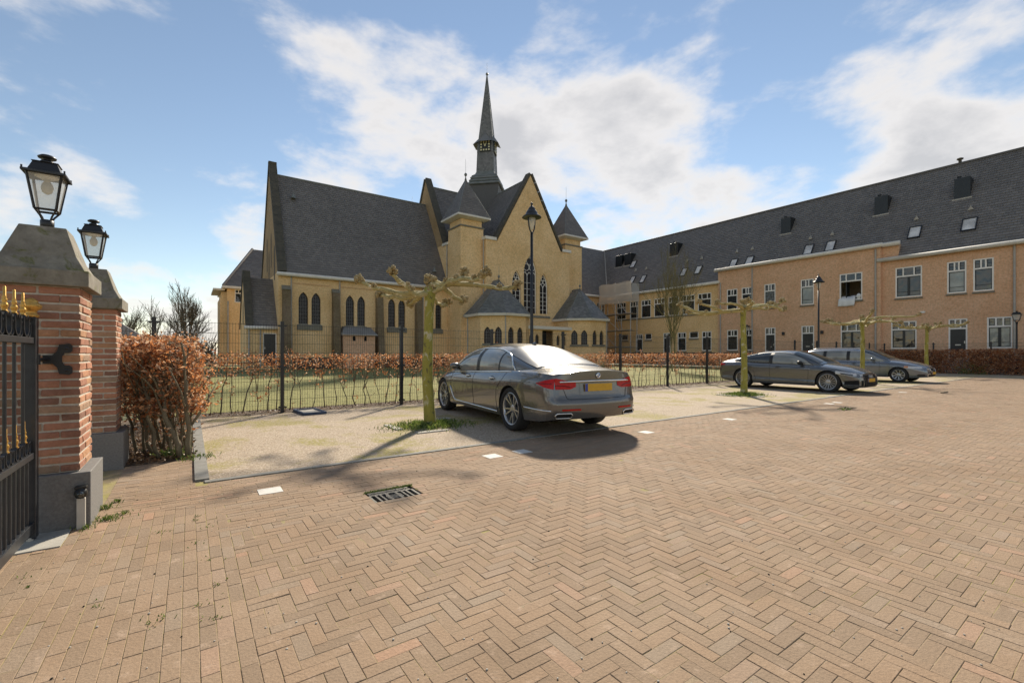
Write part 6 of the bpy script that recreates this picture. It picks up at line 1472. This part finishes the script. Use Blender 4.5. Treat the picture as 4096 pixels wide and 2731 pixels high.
def saloon():
    L = 5.10
    C = dict(L=L, W=1.86, wheels=(1.13, 4.27), arch=.388, wheel_r=.362, rim=.268, bulge=(.09, .10),
        belt=[(0, .955), (.3, .975), (.9, .985), (1.6, .96), (2.6, .935), (3.6, .905), (4.2, .845), (4.7, .74), (5.0, .62), (L, .56)],
        deck=[(0, 1.015), (.15, 1.035), (.5, 1.075), (.9, 1.10), (2.0, 1.05), (3.7, 1.035), (4.1, .985), (4.6, .88), (4.95, .74), (L, .64)],
        roof=[(.55, 1.00), (.62, 1.075), (.95, 1.19), (1.35, 1.325), (1.75, 1.425), (2.2, 1.47), (2.6, 1.479), (3.0, 1.455), (3.35, 1.37), (3.7, 1.23), (4.0, 1.07), (4.1, .97)],
        sill=[(0, .31), (.25, .265), (.7, .235), (1.6, .215), (3.8, .215), (4.7, .22), (5.0, .25), (L, .29)],
        plan=[(0, .80), (.05, .865), (.15, .925), (.35, .962), (.8, .99), (1.3, 1.0), (2.5, 1.0), (4.1, 1.0), (4.5, .972), (4.8, .91), (5.0, .82), (5.06, .76), (L, .70)],
        rear=[(.2, .10), (.33, .03), (.45, .0), (.56, .0), (.60, .035), (.7, .06), (.85, .075), (.95, .07), (1.05, .08)], front=[(.2, .10), (.35, .02), (.5, .0), (.7, .06), (.8, .12)],
        gw=[(.5, .74), (.9, .80), (1.5, .855), (2.2, .875), (3.2, .875), (3.8, .86), (4.1, .84)], prof=[(0, .925), (.12, .955), (.3, .975), (.5, .99), (.66, 1.0), (.78, .992), (.86, .975), (.93, .945), (1, .90)], gh=(.56, 4.08))
    rz = R(90 - 6.5); q = Vector((C['wheels'][0] - L / 2, .91)); c_, s_ = math.cos(rz), math.sin(rz); loc = (4.30 - (q.x * c_ - q.y * s_), 6.15 - (q.x * s_ + q.y * c_), 0)
    k = Car(C, 'big dark grey saloon car with chrome trim and red tail lights parked nose in', loc, rz); P = 'grey_brown_paint'; k.body(P); k.greenhouse(P); k.wheels('double', 0)
    lo = lambda q: k.belt(q) + .012
    hi_pts = pchip([(1.18, .99), (1.28, 1.10), (1.42, 1.20), (1.65, 1.285), (2.0, 1.345), (2.4, 1.365), (2.8, 1.35), (3.1, 1.295), (3.4, 1.19), (3.62, 1.075), (3.80, .955), (3.9, .92)])
    for sg in (1, -1):
        k.sidewin(sg, 2.62, 3.84, lo, hi_pts, 'car_glass_sky'); k.sidewin(sg, 1.72, 2.52, lo, hi_pts, 'car_glass_sky'); k.sidewin(sg, 1.22, 1.69, lo, hi_pts, 'car_glass_sky')
        o = k.sidewin(sg, 2.50, 2.64, lo, lambda q: hi_pts(q) + .002, 'black_trim', .006, 'pillar_trim'); k.sidewin(sg, 1.68, 1.73, lo, hi_pts, 'black_trim', .006, 'pillar_trim')
        ring = [(q, hi_pts(q) + .012) for q in [3.86 - (3.86 - 1.24) * i / 50 for i in range(51)]]
        k.gtube(sg, ring + [(1.185, 1.03), (1.17, 1.0), (1.19, .985), (1.24, .975)], .015, 'chrome', 'chrome_trim'); k.stube(sg, [(1.2, k.belt(1.2) + .0), (3.9, k.belt(3.9))], .012, 'chrome', 'chrome_trim', -.0)
        # doors
        k.stube(sg, [(2.60, .925), (2.60, .6), (2.60, .25)], .0045, 'seam', 'door_seam', .0); k.stube(sg, [(3.72, .89), (3.74, .7), (3.70, .4), (3.66, .25)], .0045, 'seam', 'door_seam', .0); k.stube(sg, [(1.32, .955), (1.38, .85), (1.58, .68), (1.62, .5), (1.60, .26)], .0045, 'seam', 'door_seam', .0)
        k.stube(sg, [(1.62, .27), (2.6, .285), (3.55, .30), (3.63, .34), (3.72, .46), (3.78, .58)], .012, 'chrome', 'chrome_strip', .004); k.stube(sg, [(3.60, .31), (3.68, .44), (3.73, .56)], .006, 'chrome', 'chrome_strip', .004)
        k.stube(sg, [(.06, .43), (.70, .44)], .012, 'chrome', 'chrome_strip', .004)
        k.stube(sg, [(.5, .835), (1.2, .815), (2.6, .79), (3.7, .775), (4.5, .73)], .006, P, 'crease', .002)
        # tail light: wraps round the corner
        tl = k.spatch(sg, .0, .32, lambda q: .745 + q * .26, lambda q: .905 - q * .22, 'tail_red', 'tail_light'); k.stube(sg, [(.02, .825), (.28, .835)], .006, 'tail_red_dark', 'light_bar', .008)
    for sg in (1, -1):
        w = k.Y(0, .82)
        k.cpatch(sg * w * .995, sg * .40, lambda y: .745 if abs(y) > .5 else .745 + (.5 - abs(y)) * .35, lambda y: .905 - max(0, (.70 - abs(y))) * .22, 'tail_red', 'tail_light'); k.ctube([(sg * w * .99, .80), (sg * .62, .80), (sg * .5, .775)], .006, 'tail_red_dark', 'light_bar', off=.009)
        k.cpatch(sg * .36, sg * .66, K_(.435), lambda y: .435 + .024, 'tail_red', 'reflector')
        o = k.ctube([(sg * .50, .325), (sg * .74, .325), (sg * .76, .37), (sg * .73, .395), (sg * .52, .395), (sg * .49, .37), (sg * .50, .325)], .010, 'chrome', 'exhaust', off=.006); k.cpatch(sg * .51, sg * .74, K_(.33), K_(.39), 'seam', 'exhaust_mouth', off=.002, parent=o)
        k.ctube([(sg * .62, .84), (sg * .595, .72), (sg * .56, .61), (sg * .52, .598), (0, .592)], .0045, 'seam', 'boot_seam', off=.0)
    k.ctube([(-.66, .852), (0, .862), (.66, .852)], .014, 'chrome', 'boot_strip', off=.012)
    k.cpatch(-.34, .34, K_(.66), K_(.83), 'grey_brown_paint', 'plate_recess', off=.004); k.plate(True, .765)
    x = k.cap(0, .94, .008)[0]; m = MB(); m.lathe([(.042, 0), (.042, .008), (.035, .012), (.0, .012)], 24); o = k.P('badge', m, 'chrome'); o.location = (x, 0, .94); o.rotation_euler = (0, R(-90), 0)
    for i in range(4):
        m = MB(); m.add([(0, 0, .0135)] + [(.031 * math.cos(a), .031 * math.sin(a), .0135) for a in [math.pi / 2 * i + math.pi / 2 * j / 6 for j in range(7)]], [(0, j, j + 1) for j in range(1, 7)]); k.P('badge_field', m, 'badge_blue' if i % 2 else 'badge_white', o, False)
    k.screen(.66, 1.66, .93, .80, 'car_glass_glare', 'rear_window'); k.screen(3.12, 3.98, .78, .93, 'car_glass', 'windscreen')
    k.mirror(3.52, .955, P); k.handles((2.86, 1.78), .845, 'chrome')
    m = MB(); m.lathe([(.05, 0), (.035, .03), (.012, .06)], 8); m.v = [(a * 2 + 1.85 - L / 2 - c * .8, b * .6, c + 1.43) for a, b, c in m.v]; k.P('aerial_fin', m, P)
saloon()
def hatchback():
    L = 4.75
    C = dict(L=L, W=1.85, wheels=(1.06, 3.93), arch=.376, wheel_r=.348, rim=.262, bulge=(.05, .05),
        belt=[(0, .90), (.3, .945), (.9, .955), (1.6, .92), (2.6, .895), (3.4, .87), (3.9, .81), (4.3, .735), (4.6, .64), (L, .585)],
        deck=[(0, .985), (.2, 1.01), (.6, 1.03), (2.0, 1.0), (3.3, .985), (3.8, .93), (4.3, .845), (4.6, .73), (L, .65)],
        roof=[(.12, .95), (.18, 1.0), (.55, 1.10), (1.0, 1.225), (1.5, 1.33), (2.0, 1.378), (2.35, 1.386), (2.7, 1.365), (3.0, 1.29), (3.35, 1.15), (3.65, .99), (3.72, .92)],
        sill=[(0, .34), (.3, .25), (.8, .20), (1.6, .195), (3.4, .195), (4.3, .185), (4.6, .17), (L, .19)],
        plan=[(0, .78), (.05, .85), (.15, .92), (.35, .965), (.8, .995), (1.2, 1.0), (2.3, .985), (3.0, .985), (3.7, 1.0), (4.1, .98), (4.4, .92), (4.62, .84), (4.7, .78), (L, .72)],
        rear=[(.2, .12), (.35, .03), (.5, .0), (.7, .05), (.8, .06), (.95, .03), (1.05, .05)], front=[(.15, .04), (.3, .0), (.5, .02), (.6, .05), (.75, .12)],
        gw=[(.1, .74), (.6, .80), (1.3, .85), (2.2, .875), (2.9, .87), (3.5, .86), (3.75, .84)], prof=[(0, .93), (.12, .965), (.22, .975), (.3, .955), (.5, .98), (.72, .995), (.82, 1.0), (.88, .985), (.94, .95), (1, .90)], gh=(.14, 3.7))
    rz = R(-90 - 3); q = Vector((C['wheels'][1] - L / 2, -.92)); c_, s_ = math.cos(rz), math.sin(rz); loc = (16.88 - (q.x * c_ - q.y * s_), 6.15 - (q.x * s_ + q.y * c_), 0)
    k = Car(C, 'dark graphite fastback hatchback with multi spoke alloy wheels facing the road', loc, rz); P = 'graphite_paint'; k.body(P); k.greenhouse(P); k.wheels('multi')
    lo = lambda q: k.belt(q) + .015
    hi = pchip([(.72, .97), (.85, 1.04), (1.1, 1.14), (1.5, 1.235), (1.9, 1.28), (2.3, 1.285), (2.6, 1.255), (2.9, 1.18), (3.2, 1.05), (3.42, .90), (3.5, .88)])
    for sg in (1, -1):
        k.sidewin(sg, 2.12, 3.44, lo, hi, 'car_glass_sky'); k.sidewin(sg, 1.1, 2.02, lo, hi, 'car_glass'); k.sidewin(sg, .74, 1.07, lo, hi, 'car_glass'); k.sidewin(sg, 2.01, 2.13, lo, hi, 'black_trim', .006, 'pillar_trim'); k.sidewin(sg, 1.06, 1.11, lo, hi, 'black_trim', .006, 'pillar_trim')
        k.gtube(sg, [(q, hi(q) + .01) for q in [3.46 - 2.72 * i / 40 for i in range(41)]], .008, 'black_trim', 'window_trim'); k.stube(sg, [(.74, k.belt(.74)), (2, k.belt(2) + .004), (3.5, k.belt(3.5))], .006, 'black_trim', 'window_trim', 0)
        k.stube(sg, [(2.07, .90), (2.07, .22)], .0045, 'seam', 'door_seam', 0); k.stube(sg, [(3.35, .86), (3.36, .6), (3.30, .22)], .0045, 'seam', 'door_seam', 0); k.stube(sg, [(.98, .92), (1.1, .8), (1.5, .62), (1.56, .3)], .0045, 'seam', 'door_seam', 0)
        k.stube(sg, [(.6, .80), (1.1, .845), (2.0, .80), (3.2, .765), (4.0, .745), (4.4, .68)], .006, P, 'crease', .002); k.stube(sg, [(1.5, .425), (2.4, .395), (3.2, .345)], .012, P, 'crease', .004)
        k.stube(sg, [(1.5, .215), (3.4, .215)], .012, 'black_trim', 'sill_strip', 0)
        k.stube(sg, [(3.22, .765), (3.42, .76)], .006, 'chrome', 'badge', .004)
        k.spatch(sg, 0, .34, lambda q: .80 + q * .1, lambda q: .905 - q * .10, 'tail_red', 'tail_light')
        h = k.spatch(sg, 4.16, 4.70, lambda q: .615 - (q - 4.16) * .12, lambda q: .715 - (q - 4.16) * .15, 'headlamp_glass', 'headlight'); k.spatch(sg, 4.30, 4.62, lambda q: .625 - (q - 4.16) * .12, lambda q: .675 - (q - 4.16) * .15, 'alloy_dark', 'headlight_core', .008, h)
        k.spatch(sg, 4.38, 4.73, lambda q: .26, lambda q: .43 - (4.73 - q) * .12, 'seam', 'air_intake'); k.stube(sg, [(4.34, .275), (4.72, .27)], .008, P, 'intake_fin', .008)
        w = k.Y(k.L, .6); k.cpatch(sg * w, sg * .46, K_(.555), lambda y: .60, 'headlamp_glass', 'headlight', False); k.cpatch(sg * w * .99, sg * .48, K_(.24), K_(.42), 'seam', 'air_intake', False)
    k.cpatch(-.42, .42, K_(.22), K_(.585), 'seam', 'grille', False, .008)
    for i in range(6):
        z = .26 + i * .055; k.ctube([(-.40, z), (.40, z)], .006, 'black_trim', 'grille_bar', False, .012)
    k.ctube([(-.43, .59), (.43, .59), (.36, .22), (-.36, .22), (-.43, .59)], .008, 'alloy_dark', 'grille_frame', False, .012)
    k.plate(False, .42); m = MB(); rings = [(-.105, .505), (-.035, .505), (.035, .505), (.105, .505)]
    for i, (y, z) in enumerate(rings): k.ctube([(y + .045 * math.cos(a), z + .03 + .045 * math.sin(a)) for a in [2 * math.pi * j / 16 for j in range(17)]], .005, 'chrome', 'badge_ring', False, .02, .1)
    k.screen(.22, 1.45, .90, .80, 'car_glass', 'rear_window'); k.screen(2.78, 3.62, .80, .93, 'car_glass', 'windscreen'); k.mirror(3.12, .90, 'black_trim'); k.handles((2.36, 1.34), .80, P)
    m = MB(); m.lathe([(.05, 0), (.03, .03), (.01, .055)], 8); m.v = [(a * 2 + 1.55 - L / 2 - c * .8, b * .6, c + 1.325) for a, b, c in m.v]; k.P('aerial_fin', m, P)
hatchback()
def estate():
    L = 4.82
    C = dict(L=L, W=1.86, wheels=(1.04, 3.92), arch=.358, wheel_r=.33, rim=.228, bulge=(.05, .06),
        belt=[(0, .93), (.4, .945), (1.2, .935), (2.6, .915), (3.4, .895), (3.9, .84), (4.4, .75), (4.7, .66), (L, .62)],
        deck=[(0, .95), (.6, .96), (2.0, .98), (3.3, 1.02), (3.8, .985), (4.3, .885), (4.65, .775), (L, .70)],
        roof=[(.02, 1.20), (.08, 1.33), (.3, 1.46), (.7, 1.505), (1.4, 1.52), (2.1, 1.515), (2.5, 1.48), (2.85, 1.38), (3.2, 1.21), (3.5, 1.05), (3.6, .96)],
        sill=[(0, .33), (.3, .26), (.8, .22), (3.4, .215), (4.3, .21), (L, .24)],
        plan=[(0, .84), (.06, .90), (.2, .95), (.5, .98), (1.2, 1.0), (3.6, 1.0), (4.1, .975), (4.4, .92), (4.65, .83), (4.76, .75), (L, .68)],
        rear=[(.2, .10), (.4, .0), (.6, .0), (.7, .06), (1.0, .08)], front=[(.2, .06), (.4, .0), (.55, .02), (.7, .10)],
        gw=[(0, .78), (.5, .84), (1.5, .875), (2.6, .875), (3.3, .86), (3.6, .84)], prof=[(0, .93), (.2, .965), (.45, .985), (.7, 1.0), (.82, .995), (.92, .955), (1, .905)], gh=(.04, 3.58))
    rz = R(-90 - 1); q = Vector((C['wheels'][1] - L / 2, -.92)); c_, s_ = math.cos(rz), math.sin(rz); loc = (25.3 - (q.x * c_ - q.y * s_), 6.5 - (q.x * s_ + q.y * c_), 0)
    k = Car(C, 'blue grey estate car with roof rails parked beyond the fastback hatchback', loc, rz); P = 'blue_grey_paint'; k.p = 3.4; k.body(P); k.greenhouse(P); k.wheels('nine')
    lo = lambda q: k.belt(q) + .02
    hi = pchip([(.28, 1.16), (.36, 1.30), (.6, 1.36), (1.4, 1.385), (2.1, 1.375), (2.5, 1.33), (2.8, 1.23), (3.1, 1.08), (3.36, .93), (3.4, .92)])
    lo1 = lambda q: max(lo(q), 1.10 - (q - .28) * 1.3)
    for sg in (1, -1):
        k.sidewin(sg, 2.08, 3.36, lo, hi, 'car_glass_sky'); k.sidewin(sg, 1.10, 1.96, lo, hi, 'car_glass_sky'); k.sidewin(sg, .30, .98, lo1, hi, 'car_glass_sky')
        for a, b in ((1.95, 2.09), (.97, 1.11)): k.sidewin(sg, a, b, lo, hi, 'black_trim', .005, 'pillar_trim')
        k.gtube(sg, [(q, hi(q) + .012) for q in [3.38 - 3.08 * i / 44 for i in range(45)]] + [(.29, 1.12), (.40, .97)], .008, 'chrome', 'window_trim'); k.stube(sg, [(.4, k.belt(.4)), (2, k.belt(2)), (3.4, k.belt(3.4))], .007, 'chrome', 'window_trim', 0)
        k.stube(sg, [(2.03, .91), (2.03, .24)], .0045, 'seam', 'door_seam', 0); k.stube(sg, [(3.26, .88), (3.24, .24)], .0045, 'seam', 'door_seam', 0); k.stube(sg, [(1.0, .93), (1.1, .8), (1.42, .62), (1.46, .3)], .0045, 'seam', 'door_seam', 0)
        k.stube(sg, [(.4, .82), (1.5, .85), (3.2, .82), (4.2, .74)], .005, P, 'crease', .002); k.stube(sg, [(1.44, .27), (3.5, .26)], .014, 'black_trim', 'side_moulding', .004)
        m = MB(); m.tube([(q - L / 2, sg * (k.gy(q, k.roof(q) - .045) - .02), k.gz(q, k.gy(q, k.roof(q) - .045) - .02) + (.045 if .45 < q < 2.25 else 0)) for q in [.36, .46, .8, 1.3, 1.8, 2.24, 2.36]], .014, 8); k.P('roof_rail', m, 'alloy')
        k.gtube(sg, [(.16, .97), (.13, 1.1), (.11, 1.25), (.16, 1.36)], .040, 'tail_red', 'tail_light', -.012)
        h = k.spatch(sg, 4.12, 4.72, lambda q: .63 - (q - 4.12) * .04, lambda q: .735 - (q - 4.12) * .08, 'headlamp_glass', 'headlight'); k.spatch(sg, 4.12, 4.26, lambda q: .64, lambda q: .72, 'amber_lens', 'indicator', .009, h)
        w = k.Y(k.L, .62); k.cpatch(sg * w, sg * .40, K_(.575), K_(.625), 'headlamp_glass', 'headlight', False); k.spatch(sg, 4.55, 4.78, K_(.30), K_(.37), 'black_trim', 'fog_lamp')
    k.cpatch(-.32, .32, K_(.46), K_(.63), 'seam', 'grille', False, .006); k.ctube([(-.33, .635), (.33, .635), (.29, .455), (-.29, .455), (-.33, .635)], .012, 'chrome', 'grille_frame', False, .012); k.ctube([(-.28, .47), (.29, .625)], .010, 'chrome', 'grille_bar', False, .014)
    k.cpatch(-.45, .45, K_(.27), K_(.36), 'seam', 'lower_intake', False, .004); k.plate(False, .42); k.screen(2.52, 3.52, .84, .93, 'car_glass', 'windscreen'); k.mirror(3.02, .945, P); k.handles((2.28, 1.32), .80, P)
estate()
# ================================================================== STREET LAMPS AND SMALL THINGS
def street_lamp(x, y, H, label):
    t = thing('street_lamp', label, 'street lamp', (x, y, 0), 0, 'tall street lamps'); c = (x, y, 0)
    m = MB(); m.lathe([(.11, 0), (.11, .9), (.085, .98), (.062, 1.02), (.05, 2.4), (.044, H - 1.0)], 14, c); m.build('pole', 'black_metal', t, True)
    m = MB(); z = H - 1.0
    for k in range(2):
        pts = []
        for i in range(11):
            a = R(90) * i / 10; r = .185 * math.sin(a) ** .75; pts.append((x + math.cos(.3 + math.pi * k) * r, y + math.sin(.3 + math.pi * k) * r, z + .44 * (1 - math.cos(a)) ** .9))
        m.tube(pts, .022, 8)
    m.build('bracket', 'black_metal', t, True)
    m = MB(); m.lathe([(.01, 0), (.05, .06), (.10, .18), (.125, .30), (.13, .38)], 16, (x, y, z + .07)); m.build('globe', 'lantern_glass', t, True)
    m = MB(); m.lathe([(.03, 0), (.05, .04), (.03, .12)], 10, (x, y, z + .30)); m.build('bulb', 'bulb_glass', t, True)
    m = MB(); m.lathe([(.13, .03), (.20, .0), (.305, -.055), (.315, -.05), (.29, -.01), (.20, .05), (.19, .10), (.185, .11), (.15, .17), (.12, .19), (.125, .21), (.09, .27), (.04, .32), (.028, .33), (.025, .36), (.045, .39), (.03, .425), (.005, .44)], 20, (x, y, z + .52)); m.build('hood', 'black_metal', t, True)
street_lamp(8.95, 11.55, 6.15, 'tall black street lamp in front of the church gable')
street_lamp(30.1, 11.4, 5.95, 'tall black street lamp in front of the brick houses')
def post_lantern(x, y, H, label):
    t = thing('post_lantern', label, 'street lamp', (x, y, 0), 0, 'short lantern posts by the houses'); m = MB(); m.lathe([(.09, 0), (.09, .7), (.05, .78), (.04, H - .1), (.05, H)], 12, (x, y, 0)); m.build('pole', 'black_metal', t, True); lantern(x, y, H, '', 1.35, None, t, 'lantern', 1.5)
post_lantern(41.4, 4.9, 3.1, 'short black lantern post beside the downpipe of the brick houses'); post_lantern(41.2, 21.35, 3.1, 'short black lantern post behind the second plane tree')
def tray():
    t = thing('shallow_tray', 'shallow blue grey tray lying by the foot of the fence', 'tray', (2.1, 10.5, 0), R(4)); m = MB()
    for a in ((-.23, .23, -.42, -.38), (-.23, .23, .38, .42), (-.23, -.19, -.38, .38), (.19, .23, -.38, .38)): m.box(*a, 0, .055)
    m.build('rim', 'blue_plastic', t, world=False, bevel=.006); m = MB(); m.box(-.19, .19, -.38, .38, .002, .03); m.build('fill', 'concrete', t, world=False)
tray()
def tree_pit(x, y, seed, name, lab):
    rr = random.Random(seed); t = thing('tree_pit', lab, 'tree pit', (x, y, 0), 0, 'paved tree pits'); 
    for i, (a, b, w, d) in enumerate([(-.66, -.1, .12, .62), (-.5, -.62, .55, .10), (.3, .55, .4, .1)]):
        m = MB(); m.box(x + a, x + a + w, y + b, y + b + d, -.03, .018); m.build('edging_slab', 'concrete', t, bevel=.006)
    g = MB()
    for _ in range(1500):
        a = rr.uniform(0, 6.28); r = abs(rr.gauss(0, .27)) + .1; px_, py_ = x + r * math.cos(a) * 1.35, y + r * math.sin(a); b = rr.uniform(0, 6.28); hh = rr.uniform(.03, .10) * (1.25 - min(1, r)); w = .006
        lx, ly = math.cos(b) * hh * .8, math.sin(b) * hh * .8; wx, wy = -math.sin(b) * w, math.cos(b) * w
        g.add([(px_ - wx, py_ - wy, 0), (px_ + wx, py_ + wy, 0), (px_ + lx * .5 + wx * .8, py_ + ly * .5 + wy * .8, hh * .8), (px_ + lx, py_ + ly, hh)], [(0, 1, 2), (0, 2, 3)])
    stuff(g.build('grass', 'green_leaf', t))
tree_pit(3.45, 7.36, 1, '', 'grassy tree pit with broken slabs round the mossy trunk'); tree_pit(13.8, 7.25, 2, '', 'grassy tree pit round the second plane tree'); tree_pit(23.7, 7.3, 3, '', 'grassy tree pit round the third plane tree')
plain('gravel_stone', (.62, .53, .40), (.5, .42, .31), 60, .9)
def debris():
    rr = random.Random(8); m = MB()
    for _ in range(420):
        d = 1.6 + rr.random() ** 1.6 * 12; u = rr.uniform(-1.05, 1.1); x, y = d * (.5777 + .8163 * u), d * (.8163 - .5777 * u)
        if y > 5.2 or (x < -.5 and y > 4): continue
        m.ball((x, y, .002), rr.uniform(.0025, .006), 6, 4, .6)
    stuff(tag(m.build('grit', 'concrete'), 'loose pale grit and pebbles scattered on the brick paving', 'grit'))
    m = MB()
    for _ in range(60):
        d = 1.6 + rr.random() ** 1.6 * 9; u = rr.uniform(-1.05, 1.1); x, y = d * (.5777 + .8163 * u), d * (.8163 - .5777 * u)
        if y > 5.2 or (x < -.5 and y > 4): continue
        m.ball((x, y, .002), rr.uniform(.003, .007), 6, 4, .6)
    stuff(tag(m.build('seed_pods', 'pit_dark'), 'small dark seed pods scattered on the brick paving', 'seed pods'))
    g = MB(); rr = random.Random(9)
    for _ in range(2600):
        x, y = rr.uniform(.2, 9), KY + .08 + abs(rr.gauss(0, 1.7))
        if y < 10.7: g.ball((x, y, .001), rr.uniform(.004, .008), 5, 3, .45)
    for _ in range(700):
        x, y = rr.uniform(.0, 14), KY + .03 - abs(rr.gauss(0, .16)); g.ball((x, y, .003), rr.uniform(.003, .0065), 5, 3, .5)
    stuff(tag(g.build('gravel_stones', 'gravel_stone'), 'loose pale gravel stones lying on the parking bays', 'gravel'))
    t = thing('fallen_twig', 'small mossy twig lying on the brick road', 'twig', (12.3, 4.1, 0)); m = MB(); m.tube([(12.0, 4.0, .012), (12.2, 4.06, .02), (12.45, 4.03, .012), (12.62, 4.0, .012)], [.014, .016, .01, .005], 6); m.build('stick', 'hedge_stem', t); m = MB()
    for _ in range(60): leaf(m, (rr.gauss(12.12, .1), rr.gauss(4.05, .04), .02), .05, rr)
    stuff(m.build('moss', 'green_leaf', t))
    t = thing('fallen_stick', 'dark stick lying on the brick road by the estate car', 'twig', (19.9, 3.9, 0)); m = MB(); m.tube([(19.6, 3.95, .012), (19.9, 3.9, .02), (20.3, 3.92, .01)], [.02, .018, .006], 6); m.build('stick', 'hedge_stem', t)
debris()
def far_bits():
    t = thing('garden_shed', 'low dark roofed shed behind the tall hedge', 'shed', (-3.2, 20, 0)); m = MB(); m.box(-5.2, -1.2, 19.5, 22, 0, 1.6); m.build('wall', 'plinth_brick', t); m = MB(); m.add([(-5.4, 19.2, 1.55), (-.9, 19.2, 1.55), (-5.4, 22.3, 1.55), (-.9, 22.3, 1.55), (-5.4, 20.7, 2.65), (-2.4, 20.7, 2.65)], [(0, 1, 5, 4), (2, 3, 5, 4), (1, 3, 5), (0, 2, 4)]); m.build('roof', 'slate_base', t)
    t = thing('iron_railing', 'low dark iron railing on the lawn before the church porch', 'railing', (2, 36, 0))
    for i in range(40):
        m = MB(); m.tube([(-1 + i * .16, 36, 0), (-1 + i * .16, 36, 1.15)], .012, 4); m.build('bar', 'black_metal', t)
    for z in (.3, 1.1): m = MB(); m.box(-1, 5.3, 35.98, 36.02, z - .02, z + .02); m.build('rail', 'black_metal', t)
far_bits()
